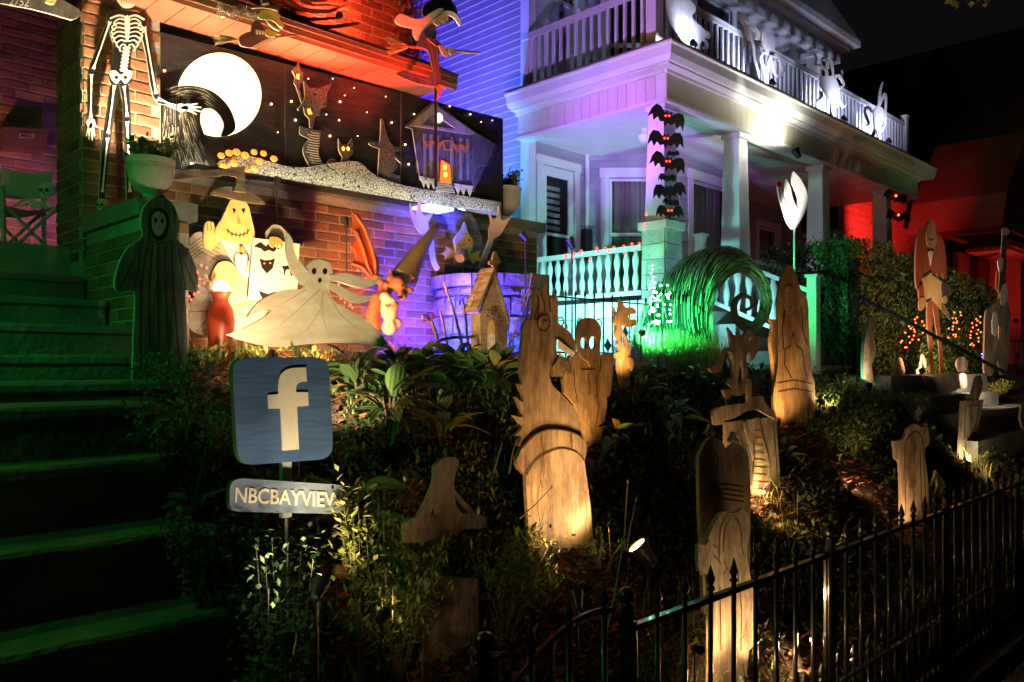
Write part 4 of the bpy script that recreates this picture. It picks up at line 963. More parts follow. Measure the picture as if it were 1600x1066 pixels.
# skull (mostly above the frame)
cut('skull', [sm([(182,0),(176,-16),(174,-40),(188,-58),(208,-58),(222,-40),(220,-16),(214,2),(206,12),(192,12)],3), sm([(182,-26),(188,-33),(195,-27),(190,-20)],2)[::-1], sm([(203,-27),(210,-33),(216,-26),(208,-20)],2)[::-1], [(199,-18),(203,-10),(195,-10)][::-1]], YS-.012, ['bone_paint','black_paint'], sk, .014)
lines('mouth', [[(186,-1),(198,3),(212,-1)]]+[[(x,-3),(x,6)] for x in (189,193,197,201,205,209)], YS-.012, .9, 'black_paint', sk)

# --- cloaked ghoul beside the stairs
YG = 3.95
g1 = fig('cloaked_ghoul', 'dark hooded cloak figure board with wide sleeves standing beside the stairs', 'cutout', (250,590), YG, z=.0)
mat('cloak_paint', (.05,.055,.05), .55, (.24,.25,.22), 5, .3, (5,1,.8), detail=7, lo=.42, hi=.78)
cut('cloak', [sm(kL([(862,205),(940,225),(985,300),(998,380),(985,440),(1045,500),(1088,600),(1100,690),(1085,735),(1030,725),(1035,850),(1040,1000),(1045,1240,1),(735,1240,1),(742,1000),(748,850),(745,725),(670,735),(637,700),(650,610),(700,500),(790,425),(782,360),(795,270)]),3)], YG, ['cloak_paint','mortar'], g1, .02)
cut('face_opening', [sm(kL([(880,262),(930,300),(938,370),(905,440),(865,445),(832,390),(830,300)]),3)], YG-.004, 'black_paint', g1, .004)
cut('blank_mask', [sm(kL([(880,285),(916,312),(922,365),(898,415),(868,418),(848,380),(846,312)]),3), ell(*kL([(866,335)])[0], 3.0, 4.2, 10)[::-1], ell(*kL([(902,338)])[0], 3.0, 4.2, 10)[::-1]], YG-.008, 'grey_paint', g1, .004)
rr = random.Random(12)
lines('fold_line', [kL([(880+q*34,470),(872+q*44,700),(880+q*52,1000),(885+q*55,1230)]) for q in (-2,-1,0,1,2)]+[kL([(790,440),(770,560),(745,725)]),kL([(980,450),(1010,600),(1030,725)]),kL([(660,720),(700,640),(735,560)]),kL([(1080,715),(1050,640),(1020,560)]),kL([(820,440),(880,468),(960,450)])], YG, 1.4, 'black_paint', g1)

# --- scarecrow in a crooked hat with coat, holding a poster
YK = 4.86
sc = fig('scarecrow_cutout', 'big scarecrow board with crooked black hat and yellow sack face holding a poster', 'cutout', (400,545), YK, z=.03)
mat('hat_paint', (.05,.045,.04), .6, (.17,.15,.12), 6, .3, (1,1,4), detail=6)
mat('sack_paint', (.72,.48,.17), .7, (.84,.62,.28), 4, .2, (3,1,2))
mat('coat_paint', (.24,.22,.18), .65, (.50,.47,.40), 4, .3, (2,1,3), detail=7)
mat('orange_paint2', (.70,.26,.06), .6, (.80,.36,.10), 5)
coat = cut('coat', [sm(kM([(150,470),(190,410),(245,400),(330,430),(500,455),(540,560),(560,700),(600,780),(560,900),(470,960),(330,985),(200,960),(135,900),(130,840),(190,760),(215,640),(170,560)]),3)], YK+.012, ['coat_paint','pale_paint'], sc, .018)
lines('coat_fold', [kM([(160,480+q*22),(230,430+q*20),(330,470+q*24)]) for q in range(5)]+[kM([(150,845),(350,835),(560,780)]),kM([(200,960),(260,880),(540,850)])], YK+.012, 1.2, 'hat_paint', coat)
cut('shirt', [sm(kM([(335,435,1),(515,455,1),(520,560),(500,640),(465,645),(400,560)]),3)], YK, ['bone_paint','pale_paint'], sc, .010)
cut('head', [sm(kM([(392,222,1),(480,238),(510,330),(528,425),(505,465),(430,462),(345,440),(305,400),(340,330)]),3), kM([(400,262),(425,270),(412,300)])[::-1], kM([(450,268),(478,266),(465,300)])[::-1]], YK-.012, ['sack_paint','pale_paint'], sc, .012)
cut('eye', [kM([(392,255),(432,262),(416,308)])], YK+.0, 'black_paint', sc, .003); cut('eye', [kM([(445,262),(484,260),(468,306)])], YK+.0, 'black_paint', sc, .003)
st_ = [kM([(365,385),(400,412),(440,420),(480,408),(498,385)])]+[kM([(x,y-14),(x-2,y+14)]) for x, y in ((378,396),(400,412),(422,417),(444,419),(466,413),(486,398))]
lines('stitched_mouth', st_, YK-.012, 1.5, 'black_paint', sc)
cut('patch', [kM([(430,300),(452,352),(432,356)])], YK-.016, 'orange_paint2', sc, .003)
hat = cut('hat_brim', [sm(kM([(286,182),(330,155),(400,148),(460,172),(520,188),(560,215),(586,248,1),(520,240),(440,225),(360,205),(300,196)]),3)], YK-.034, ['hat_paint','ply_edge'], sc, .018)
cut('hat_crown', [sm(kM([(62,52,1),(200,58),(330,52),(472,35,1),(472,110),(482,182,1),(408,172,1),(425,130),(420,92),(330,88),(200,98),(66,112,1)]),3)], YK-.053, ['hat_paint','ply_edge'], sc, .018)
hd = cut('raised_hand', [sm(kM([(245,470),(245,400),(248,360),(262,343),(282,343),(300,350),(305,375),(340,410),(330,450),(285,502)]),3)], YK-.004, ['sack_paint','pale_paint'], sc, .012)
lines('finger_line', [kM([(262,350),(264,395)]),kM([(282,346),(284,392)])], YK-.004, .9, 'black_paint', hd)
sl = cut('sleeve', [sm(kM([(592,440,1),(590,400),(625,362),(665,365),(700,400),(706,470),(690,500,1),(640,470)]),3)], YK-.004, ['coat_paint','pale_paint'], sc, .014)
cut('sleeve_opening', [sm(kM([(605,445),(610,405),(640,380),(675,390),(690,430),(688,462)]),3)], YK-.0085, 'hat_paint', sl, .004)
cut('hand', [sm(kM([(608,470),(612,432),(635,425),(665,435),(685,462),(672,495,1),(662,465),(650,500,1),(645,465),(630,490,1)]),3)], YK-.040, ['orange_paint2','pale_paint'], sc, .008)
ps = cut('poster', [kM([(516,432),(776,466),(762,720),(640,752),(490,780)])], YK-.026, ['pale_paint','pale_paint'], sc, .006)
pj = []
pj.append(sm(kM([(520,480),(560,455,1),(590,480),(600,462),(612,478),(640,482,1),(684,500,1),(650,496),(630,512),(606,500),(580,510),(560,492)]),2))
pj.append(kM([(552,545),(580,558),(612,556),(640,545),(628,600),(594,632),(566,600)]))
pj.append(sm(kM([(676,590),(700,588),(722,580),(736,590),(735,640),(725,645),(720,612),(700,612),(695,640),(688,640),(686,610)]),2))
pj.append(sm(kM([(548,725),(600,745),(640,730),(620,775),(575,778)]),2))
for q in pj: cut('poster_print', [q], YK-.0275, 'black_paint', ps, .0012)
lines('poster_pencil', [sm(kM([(545,740),(530,700),(550,670),(580,680),(600,668),(625,680),(650,700),(640,745)]),2,False), kM([(580,680),(578,740)]), kM([(610,676),(616,735)]), sm(kM([(668,720),(672,690),(700,680),(740,690),(760,715)]),2,False), kM([(700,684),(702,735)]), kM([(722,684),(728,728)]), kM([(525,560),(535,575)]), kM([(650,545),(672,560)]), kM([(525,620),(560,650)]), kM([(640,640),(700,650)]), kM([(530,680),(545,650)])], YK-.026, .9, 'grey_paint', ps)
for x, y in ((580,575),(612,573)): cut('printed_eye', [ell(*kM([(x,y)])[0], 1.5, 1.1, 6)], YK-.029, emat((1,.15,.08),3), ps, .001)
# spider on the shirt
sp_ = thing('toy_spider', yp(378,395,YK-.02), 'orange bellied spider on the white shirt of the scarecrow board', 'spider')
b = MB(); b.ball(yp(*kM([(455,492)])[0], YK-.018), .020, 12, 8, (.8,.5,1)); b.build('abdomen', 'orange_paint2', sp_, smooth=True)
b = MB(); b.ball(yp(*kM([(452,520)])[0], YK-.016), .011, 10, 6, (.9,.6,1)); b.build('head', 'black_paint', sp_, smooth=True)
for s in (-1,1):
    for i in range(4):
        b = MB(); b.tube([yp(*kM([(452+s*q[0], q[1])])[0], YK-.014-.006*(j==1)) for j, q in enumerate(((4,518),(26+4*i,506+6*i),(44-3*i,530+18*i),(42-7*i,560+22*i)))], .0018, 4); b.build('leg', 'black_paint', sp_)
# red vase with a glowing globe
va = fig('red_vase', 'curvy red vase with a glowing white globe in its mouth beside the scarecrow', 'vase', (345,535), YK-.16, z=.03)
pv = yp(345,540,YK-.16); pv.z = .03; px = (YK-.16)/(S2*(1+.3527))/FF
b = MB(); b.lathe(pv, [(15*px,0),(17*px,20*px),(20*px,45*px),(21*px,62*px),(18*px,78*px),(11*px,92*px),(12*px,98*px),(17*px,106*px),(15*px,106*px),(10*px,98*px)], 24); mat('red_glaze', (.34,.05,.025), .4, (.45,.09,.04), 6); b.build('body', 'red_glaze', va, smooth=True)
b = MB(); b.ball(pv+V((0,0,113*px)), 11*px, 18, 12); b.build('globe', emat((1,.93,.75),5), va, smooth=True)
# collar board behind the vase
b = MB(); b.board([sm([(u*1.0,v*1.0) for u,v in kM([(285,650),(310,590),(350,565),(400,575),(430,620),(420,680),(380,700),(310,700)])],3)], on(YK-.03), V((0,.012,0))); tag(b.build('frill_board', ['sack_paint']), 'scalloped yellow board glowing behind the globe of the red vase', 'cutout')

# --- bed-sheet ghost (plain, round hooded head)
YZ = 4.15
gh_ = fig('sheet_ghost', 'large cream bed-sheet ghost board sweeping across the garden above the blue sign', 'cutout', (465,560), YZ)
mat('sheet_paint', (.60,.50,.33), .7, (.80,.72,.56), 3, .2, (1.4,1,4), detail=7)
cut('sheet', [sm([(355,523,1),(385,511),(412,496),(425,484),(402,488),(386,497,1),(400,476),(425,460),(452,452),(472,452),(478,440),(476,424),(484,410),(499,405),(514,411),(520,424),(518,440),(514,452),(522,470),(545,484),(572,500),(595,520),(610,546,1),(585,541),(560,537),(520,536),(480,538),(455,541),(425,542),(390,535)],3)], YZ, ['sheet_paint','pale_paint'], gh_, .018)
for s, (u, v) in enumerate(((491,424),(508,424))): cut('eye', [ell(u, v, 3.6, 5, 12)], YZ-.003, 'black_paint', gh_, .003)
cut('mouth', [ell(500,438,3,4,12)], YZ-.003, 'black_paint', gh_, .003)
cut('trailing_ribbon', [sm([(516,430,1),(540,427),(565,433),(585,437),(599,432,1),(582,447),(556,449),(532,441),(516,440,1)],3)], YZ-.020, ['sheet_paint','pale_paint'], gh_, .014)
cut('trailing_ribbon', [sm([(514,441,1),(530,446),(548,456),(566,462),(590,462,1),(570,473),(548,472),(528,458),(513,450,1)],3)], YZ-.021, ['sheet_paint','pale_paint'], gh_, .014)
cut('raised_arm', [sm([(474,446,1),(462,434),(452,414),(447,390),(449,364,1),(457,374),(460,392),(468,408),(482,424,1)],3)], YZ-.020, ['sheet_paint','pale_paint'], gh_, .014)
lines('sheet_fold', [[(500,452),(470,480),(430,515),(385,525)],[(505,455),(500,485),(480,515),(450,535)],[(510,455),(530,490),(560,515),(590,532)],[(478,452),(450,470),(425,482)],[(503,470),(505,500),(515,530)]], YZ, 1.4, mat('fold_paint', (.36,.27,.15), .8), gh_, taper=True)
b = MB(); p = yp(465,545,YZ+.03); b.tube([p+V((0,0,.05)), V((p.x,p.y,ground(p.x,p.y)-.1))], .012, 6); b.build('post', 'leaf_dark', gh_)

# --- the blue sign and its name board
mat('sign_blue', (.05,.105,.22), .5, (.085,.155,.29), 4, .10, (1,1,5), detail=7)
mat('sign_grey_blue', (.15,.19,.26), .5, (.26,.31,.38), 4, .10, (1,1,5), detail=7)
mat('sign_cream', (.80,.68,.47), .6, (.88,.78,.58), 4, .03, (3,1,3))
YF = 2.02
fs = fig('letter_sign', 'square blue wooden sign with rounded corners and a big cream lowercase f', 'sign', (447,960), YF)
fs['label'] = 'square blue wooden sign with rounded corners bearing a big cream letter f'
WL[fs.name] = V((WL[fs.name].x, YF, ground(*yp(447,960,YF).xy))); fs.location = WL[fs.name]
cut('panel', [sm([(364,590,1),(365,572),(373,563),(390,559,1),(487,558,1),(503,561),(512,570),(515,584,1),(520,690,1),(518,706),(508,716),(492,719,1),(400,726,1),(384,725),(374,716),(370,700,1)],4)], YF, ['sign_blue','leaf_dark'], fs, .020)  # leaf green on the sawn edge stands for the green light there
ff = kS([(427,147,1),(432,221,1),(405,223),(385,232),(376,250),(376,276,1),(438,276,1),(440,347,1),(380,352,1),(391,573,1),(304,581,1),(294,362,1),(232,363,1),(229,291,1),(285,286,1),(284,235),(292,190),(320,162),(360,150)])
cut('letter_f', [sm(ff,4)], YF-.004, 'sign_cream', fs, .0035)
b = MB(); a_ = yp(447,724,YF+.03); gz = ground(a_.x, a_.y); b.box(a_.x-.014,a_.x+.014,a_.y-.006,a_.y+.012,yp(447,812,YF).z,yp(447,640,YF).z); b.build('stake', 'grey_paint', fs)
b = MB(); b.tube([(a_.x,a_.y,gz-.1),(a_.x,a_.y,yp(447,812,YF).z)], .006, 6); b.build('stake_foot', 'black_plastic', fs)
cut('name_panel', [sm([(359,770,1),(361,757),(369,750),(382,748,1),(520,757,1),(534,759),(541,768),(542,778,1),(541,792),(533,800),(518,803,1),(375,800,1),(363,797),(359,788,1)],4)], YF-.012, ['sign_grey_blue','leaf_dark'], fs, .018)  # edge coloured for the green light, like the panel above
letter('lettering', 'NBCBAYVIEW', ((366,785),(536,794),(535,770),(368,761)), YF-.014, 'sign_cream', fs, .002)

# --- serpent monument
YM = 2.55
sm1 = fig('serpent_monument', 'large plywood serpent head monument with open toothed jaw rising from a collared column', 'cutout', (880,870), YM)
out = k8([(290,285,1),(300,215),(304,128),(322,118),(340,150),(350,165),(352,98),(370,92),(384,130),(393,165),(400,148,1),(412,172),(413,150,1),(430,160),(434,230),(432,300,1),(455,318),(492,345),(520,385),(536,440),(534,468,1),(515,468),(505,440),(480,425),(455,400),(430,390),(425,420),(428,470),(455,488),(485,500),(505,530),(513,580,1),(490,586),(478,572),(462,598,1),(410,600,1),(402,545),(390,540),(388,600),(410,655),(470,712),(530,785),(558,850),(563,915,1),(588,955),(590,1010),(580,1050,1)])
out += k5([(474,260,1),(497,420),(512,560),(522,690,1),(600,1100,1),(100,1100,1),(172,805,1),(160,560),(150,400),(148,332,1),(108,290),(97,235),(122,180,1)])
out += k8([(240,985,1),(205,985,1),(228,955),(232,930,1),(196,925,1),(232,890),(235,870,1),(188,815,1),(236,825),(232,790,1),(200,712,1),(240,742),(236,690,1),(214,640,1),(234,640),(230,560),(228,480),(238,400),(246,300)])
head = cut('column_and_head', [sm(out,3)], YM, PLY, sm1, .019)
nst = 10
ey = cut('eye', [ell(*k8([(352,303)])[0], 9, 12, 18, .1)], YM-.004, 'plywood_up', sm1, .004)
cut('pupil', [ell(*k8([(366,305)])[0], 3.6, 4.4, 12)], YM-.0075, 'plywood', ey, .003)
lines('eye_rim', [ell(*k8([(352,303)])[0], 9.6, 12.6, 20, .1)+[ell(*k8([(352,303)])[0], 9.6, 12.6, 20, .1)[0]]], YM-.004, 1.7, 'ply_line', sm1)
cut('jaw_plate', [k8([(440,492),(505,515),(512,580),(478,570),(462,596),(412,596),(404,545)])], YM-.008, PLY, sm1, .007)
for i in range(7):
    x, y = 438+i*12, 398+i*9; cut('tooth', [k8([(x,y),(x+10,y+7),(x+8,y+48-i*2),(x+2,y+46-i*2)])], YM-.006, 'pale_paint', sm1, .006)
for i in range(4):
    x, y = 440+i*17, 492+i*10; cut('tooth', [k8([(x,y),(x+11,y+6),(x+6,y-24)])], YM-.006, 'pale_paint', sm1, .006)
eng = [k8([(300,280),(318,220),(320,170),(312,140)]), k8([(300,285),(322,270),(326,200),(320,150)]), k8([(350,170),(358,210),(356,240)]), k8([(372,120),(385,180),(390,240)]), k8([(455,322),(462,300),(478,310),(482,335)]), k8([(415,392),(440,388),(470,410),(505,462)]), k8([(255,990),(300,930),(370,895),(450,890),(520,905),(563,920)])+[], k8([(232,990),(300,990)])[:0]]
eng = [e for e in eng if len(e) > 1]
lines('carved_line', [sm(e,3,False) for e in eng], YM, 1.7, 'ply_line', sm1)
# curved collar band, proud of the column
cut('collar_band', [sm(k5([(100,240,1),(130,175),(190,110),(250,80),(300,72),(370,80),(430,100),(470,128,1),(486,190),(472,255,1),(440,210),(400,190),(350,180),(300,190),(240,220),(190,260),(150,335,1),(112,290)]),3)], YM-.012, PLY, sm1, .011)
lines('crack', [k5([(232,95),(236,160),(246,210),(236,290),(224,340),(240,400)]), k5([(398,98),(402,140),(404,185)]), k5([(228,360),(214,420),(212,520),(226,600),(224,760)])], YM-.0135, 1.2, 'ply_line', sm1)
lines('carved_line', [sm(k5([(150,332),(190,258),(240,218),(300,190),(350,180),(400,190),(440,210),(472,250)]),3,False), sm(k5([(128,178),(190,112),(250,82),(300,74),(370,82),(430,102),(470,130)]),3,False)], YM-.0138, 2.2, 'ply_line', sm1)
cut('rear_lip', [sm(k5([(104,300),(128,190),(118,185),(86,240)]),2)], YM+.022, mat('green_lit_edge', (.03,.16,.08), .6), sm1, .012)  # green light falling on the left edge is put into this colour

# --- two-eyed skull gravestone (with see-through sockets)
YT = 3.0
t2 = fig('skull_gravestone', 'broad plywood gravestone topped by a skull with purple seen through its round sockets', 'gravestone', (912,712), YT)
cut('slab', [sm(k8([(465,640,1),(462,590),(500,480,1),(560,470,1),(610,540,1),(668,480,1),(720,470),(744,490),(740,560),(722,700),(700,710,1),(706,760),(680,900),(660,1050,1),(658,1200,1),(575,1200,1),(570,1060,1),(545,800),(500,720),(470,690,1)]),3)], YT, PLY, t2, .019)
s_ = cut('skull', [sm(k8([(545,345),(560,290),(610,272),(655,295),(674,350),(668,420),(668,495,1),(640,500),(625,520),(615,545,1),(600,515),(575,500),(556,470),(548,420)]),3), ell(*k8([(578,412)])[0], 5.6, 9.6, 14, -.1)[::-1], ell(*k8([(628,410)])[0], 6.2, 10.4, 14, .1)[::-1]], YT-.021, PLY, t2, .018)
lines('carved_line', [k8([(520,560),(525,660),(540,740)]), k8([(560,560),(640,560)]), k8([(600,580),(610,690),(600,700)]), k8([(640,600),(660,760),(640,880),(640,1020)]), k8([(668,500),(668,560),(655,580)]), k8([(560,470),(575,500),(600,540)])], YT, 1.5, 'ply_line', t2)
# --- horned dragon totem
YC2 = 3.55
t3 = fig('horned_totem', 'slim pale plywood horned beast head totem with open beak before the cyan glow', 'totem', (978,605), YC2)
cut('body', [sm(k8([(775,170,1),(792,190),(812,215),(845,215),(866,235),(862,250),(830,256),(822,272),(845,282),(866,282),(868,308),(845,320),(812,322),(795,300),(790,340),(820,390),(835,430),(830,490),(800,500),(760,495),(752,470,1),(775,455),(765,420),(770,400),(752,360),(758,320),(748,300,1),(752,250),(772,232)]),3), sm(k8([(790,345),(780,400),(798,425),(806,440),(812,400)]),2)[::-1]], YC2, PLY, t3, .018)
cut('stem', [sm(k8([(765,490,1),(800,498),(830,480,1),(834,530),(828,620),(822,760,1),(778,760,1),(780,640),(765,560)]),3)], YC2+.003, PLY, t3, .018)
cut('side_wing', [sm(k8([(822,495),(850,505),(853,545),(842,570),(838,540),(824,560)]),3)], YC2-.018, PLY, t3, .012)
cut('horn', [k8([(738,210),(748,215),(760,255),(752,262)])], YC2+.010, PLY, t3, .015)
# --- columned tomb with a perched beast
YO = 2.63
t4 = fig('columned_tomb', 'plywood tomb house with one bright lit pillar and a twisted beast perched on its roof', 'gravestone', (1185,772), YO)
cut('tomb_front', [k6([(345,600),(610,570),(630,900),(640,1020),(345,1020),(345,720)])], YO, PLY, t4, .019)
cut('roof_board', [sm(k6([(290,615,1),(283,540),(330,518),(400,505),(455,500),(478,468,1),(540,462,1),(560,510),(605,548,1),(606,585,1),(560,560),(510,535),(450,545),(400,575),(342,590,1),(330,612,1)]),3)], YO-.020, PLY, t4, .019)
cut('pillar', [sm(k6([(495,580,1),(520,575,1),(540,680),(572,800),(578,960,1),(575,1020,1),(490,1020,1),(492,900),(498,740)]),3)], YO-.012, ['plywood','ply_edge'], t4, .011)
cut('gable_arm', [k6([(445,595),(452,615),(415,690),(405,670)])], YO-.010, PLY, t4, .009)
cut('gable_arm', [k6([(440,600),(455,600),(490,720),(492,800)])], YO-.011, PLY, t4, .009)
jl = []
for i in range(9): y = 640+i*38; jl.append(k6([(498-i,y),(530+i*5,y+4)]))
lines('block_joint', jl, YO-.012, 1.4, 'ply_line', t4)
for q in range(5): lines('siding_line', [k6([(430+q*10,690+q*8),(450+q*8,780+q*10),(470+q*4,930)])], YO, 1.2, 'ply_line', t4)
lines('siding_line', [k6([(590,600),(610,800),(615,940)])], YO, 1.2, 'ply_line', t4)
bb = cut('perched_beast', [sm(k6([(360,512,1),(345,470),(335,432,1),(380,425),(360,400),(370,370,1),(385,365),(392,300),(380,240,1),(350,232),(335,290),(320,335),(280,340),(262,318,1),(300,300),(330,255),(345,222,1),(375,220),(372,170),(360,105,1),(385,140),(408,150),(415,105,1),(430,160),(470,115),(505,150),(525,145,1),(515,230),(480,285,1),(470,230),(455,260),(462,320),(470,380),(468,420),(440,450),(415,462),(378,458),(372,490)]),2), sm(k6([(425,268),(440,330),(438,380),(420,415),(412,380),(418,320)]),2)[::-1], sm(k6([(478,150),(488,170),(470,180)]),2)[::-1]], YO-.004, PLY, t4, .018)
cut('tail_horn', [sm(k6([(462,500,1),(460,430),(468,372,1),(482,385),(483,450),(488,500,1)]),3)], YO-.024, PLY, t4, .016)
# --- hooded praying monument
YH = 3.05
t5 = fig('hooded_monument', 'tall plywood hooded praying figure monument standing before the dark hedge', 'gravestone', (1243,660), YH, z=-.45)
cut('body', [sm([(1212,660,1),(1208,620),(1212,595,1),(1216,560),(1216,500),(1217,460),(1224,425),(1233,414),(1243,425),(1250,450),(1262,470),(1264,520),(1268,580),(1273,600),(1274,650),(1276,760,1),(1210,760,1)],3)], YH, PLY, t5, .02)
lines('carved_line', [sm(k6([(640,60-q*2),(650,20),(665,-20),(690,-40),(700,40),(690,80)][:5]),2,False) for q in range(2)]+[k6([(700,140),(690,190),(655,220),(650,300),(690,370)]), k6([(700,140),(712,200),(745,230),(752,300),(770,380)]), k6([(740,0),(745,120),(770,200)]), k6([(660,0),(640,100),(645,220)]), k6([(615,395),(700,380),(800,400)]), k6([(620,440),(700,425),(795,440)])], YH, 1.7, 'ply_line', t5)
cut('praying_hands', [sm(k6([(698,142),(712,190),(706,235),(685,240),(690,190)]),3)], YH-.010, PLY, t5, .009)
cut('face_hollow', [sm([(1226,455),(1232,446),(1240,455),(1241,480),(1234,500),(1227,482)],3)], YH-.004, 'plywood', t5, .004)
tag(cut('spindle_post', [sm(k6([(580,62,1),(615,66,1),(606,90),(622,130),(610,200),(625,300),(605,360,1),(603,380,1),(594,280),(583,180),(592,100)]),3)], 3.25, PLY, None, .03), 'small curvy pale wooden spindle glowing just left of the hooded monument', 'post')
# --- twin topped gravestone and low one in front
YD = 2.15
t6 = fig('double_gravestone', 'twin peaked plywood gravestone with two little crosses behind the fence', 'gravestone', (1130,880), YD)
cut('slab', [sm(k6([(212,1066,1),(208,800),(225,740),(245,700),(280,672,1),(325,700),(352,745,1),(385,715),(400,705,1),(440,735),(468,800),(478,1066,1)])+[(1170,960,1),(1100,960,1)],3)], YD, PLY, t6, .019)
for x, y in ((272,640),(392,680)): cut('cross', [k6([(x-4,y-32),(x+8,y-28),(x+8,y-8),(x+26,y+12),(x+20,y+30),(x-5,y+8),(x-14,y+26),(x-28,y+14),(x-10,y-10)])], YD-.006, PLY, t6, .018)
lines('carved_line', [sm(k6([(280,790),(292,762),(305,790),(302,830)]),3,False), sm(k6([(395,790),(410,766),(425,790),(422,830)]),3,False), k6([(215,835),(228,850)])]+[k6([(240,930+q*26),(340,922+q*26),(440,936+q*26)]) for q in range(4)], YD, 1.4, 'ply_line', t6)
YD2 = 1.88
t7 = fig('wing_gravestone', 'pale gravestone with carved arch and small feathered wing close behind the fence pickets', 'gravestone', (1143,1035), YD2)
cut('slab', [sm(kD([(868,300,1),(905,220),(935,175),(970,165),(1010,175),(1045,150,1),(1062,160),(1078,200),(1088,260),(1075,340),(1072,420,1),(1090,520),(1112,640),(1130,800),(1110,870,1),(1080,900,1),(1060,1100,1),(870,1100,1),(878,940,1),(872,700),(868,520)]),3)], YD2, PLY, t7, .019)
cut('wing', [sm(kD([(815,335,1),(850,345),(868,330),(880,380),(872,440),(862,500,1),(850,480),(840,505,1),(830,470),(818,480,1),(812,420)]),3)], YD2-.006, PLY, t7, .016)
lines('carved_line', [sm(kD([(945,380),(950,270),(975,215),(1005,205),(1030,240),(1040,330),(1050,400)]),3,False), sm(kD([(920,420),(930,260),(970,190),(1015,185)]),3,False), kD([(890,350),(912,360)]), kD([(892,400),(930,440)]), kD([(950,430),(965,470),(940,500)]), kD([(925,560),(930,900)]), kD([(1020,480),(1040,700),(1035,900)])], YD2, 1.4, 'ply_line', t7)
# --- A-frame ruin board at centre left
YA = 2.3
t8 = fig('broken_cross_board', 'dim reddish plywood board with open triangular frame half hidden in the ferny plants', 'gravestone', (700,1000), YA)
cut('frame', [sm(kS([(945,1060,1),(940,960),(1010,920),(1050,850),(1095,740),(1098,670),(1130,632),(1180,615),(1218,625),(1220,660),(1200,720),(1202,780),(1240,830),(1290,880),(1310,910),(1360,925),(1360,980),(1250,990),(1180,1010),(1050,1050)]),3), kS([(1100,850),(1112,860),(1108,922),(1070,925)])[::-1], kS([(1200,810),(1230,850),(1285,905),(1250,915),(1215,880)])[::-1]], YA, ['brown_ply','ply_edge'] if False else PLY, t8, .019)
cut('lower_slab', [sm([(655,905,1),(700,902),(748,905,1),(748,1050),(745,1180,1),(665,1180,1)],3)], YA+.01, PLY, t8, .019)
# --- arched gravestone at right and neighbours
YR1 = 2.22
t9 = fig('arched_gravestone', 'pale arched plywood gravestone with square shoulders behind the right fence', 'gravestone', (1428,815), YR1)
cut('slab', [sm(kR([(450,205,1),(485,195),(500,160),(525,142),(548,155),(568,150,1),(578,190),(576,215),(560,240),(570,330),(575,400),(580,520,1),(600,760,1),(478,760,1),(476,400),(472,300),(470,276,1),(457,268,1)]),3)], YR1, PLY, t9, .019)
lines('carved_line', [sm(kR([(492,470),(488,240),(500,195),(528,170),(550,200),(558,300),(565,470)]),3,False), kR([(520,220),(522,460)]), kR([(543,230),(548,460)])], YR1, 1.2, 'ply_line', t9)
t10 = tag(cut('fin_board', [sm(kR([(600,310,1),(625,340),(640,380),(620,420),(615,560,1),(600,700,1),(560,700,1),(560,420),(590,350)]),3), sm(kR([(602,338),(606,370),(590,400),(584,372)]),2)[::-1]], 2.28, PLY, None, .019), 'small pointed dark board with a hole beside the arched gravestone', 'gravestone')
t11 = fig('leaning_gravestone', 'narrow leaning gravestone lit from below near the right steps', 'gravestone', (1510,722), 2.6)
cut('slab', [kR([(692,62),(772,56),(745,190),(726,300),(715,420),(676,420),(684,230)])], 2.6, PLY, t11, .019)
cut('top_spike', [sm(kR([(722,58,1),(735,10),(742,-20),(760,-30),(768,0),(762,30),(752,58,1)]),3)], 2.604, PLY, t11, .017)
lines('carved_line', [kR([(705,80),(755,76),(735,180),(718,270)]), kR([(705,80),(700,200)])], 2.6, 1.2, 'ply_line', t11)
t12 = fig('paint_rag_board', 'narrow jagged pale board glowing at its foot before the hedge', 'cutout', (1357,595), 3.25)
cut('board', [sm(kP([(430,645,1),(442,650),(448,700),(440,730),(452,790),(440,830),(432,860),(440,920),(430,930,1),(400,910,1),(398,850),(402,760),(415,700)]),2)], 3.25, ['plywood','green_lit_edge'], t12, .03)  # sawn edge carries the green light in its colour
tag(cut('corner_board', [sm([(1596,640),(1602,628),(1640,620),(1640,690),(1598,668)],2)], 2.3, PLY, None, .019), 'edge of a white painted board at the right frame border by the steps', 'gravestone')

# --- musicians: plain jointed puppets (blank faces)
mat('rust_cloth', (.34,.085,.035), .7, (.46,.13,.06), 5, .3, (3,1,1.4), detail=7)
mat('tan_paint', (.50,.33,.15), .7, (.62,.44,.22), 5)
YP = 3.75
m1 = fig('accordion_puppet', 'long legged puppet board in rust coat playing a yellow accordion before the hedge', 'cutout', (1463,588), YP)
cut('coat', [sm(kF([(262,78,1),(300,150),(335,200),(350,300),(352,420),(340,430,1),(325,380),(310,420),(300,380,1),(260,400),(225,380,1),(215,430),(190,470),(180,400),(183,250),(200,150),(240,110)]),3)], YP, ['rust_cloth','ply_edge'], m1, .018)
cut('head', [sm(kF([(262,80),(285,110),(298,180),(292,225),(265,240),(245,220),(240,160)]),3)], YP-.010, ['tan_paint','ply_edge'], m1, .009)
lines('face_line', [kF([(250,190),(268,197),(285,187)])], YP-.010, 1.2, 'ply_line', m1)
cut('shirt_front', [kF([(248,236),(284,236),(264,340)])], YP-.006, 'pale_paint', m1, .005)
cut('bow_tie', [kF([(248,240),(264,250),(280,240),(280,262),(264,254),(248,262)])], YP-.012, 'black_paint', m1, .003)
for i in range(8):
    x = 222+i*13; y0 = 385+abs(i-3)*9-(6 if i<4 else 0); cut('accordion_fold', [kF([(x,y0),(x+11,y0+3),(x+11,y0+125+i*5),(x,y0+120+i*5)])], YP-.020-.002*(i%2), ['pale_yellow_paint' if False else 'sack_paint','ply_edge'], m1, .012)
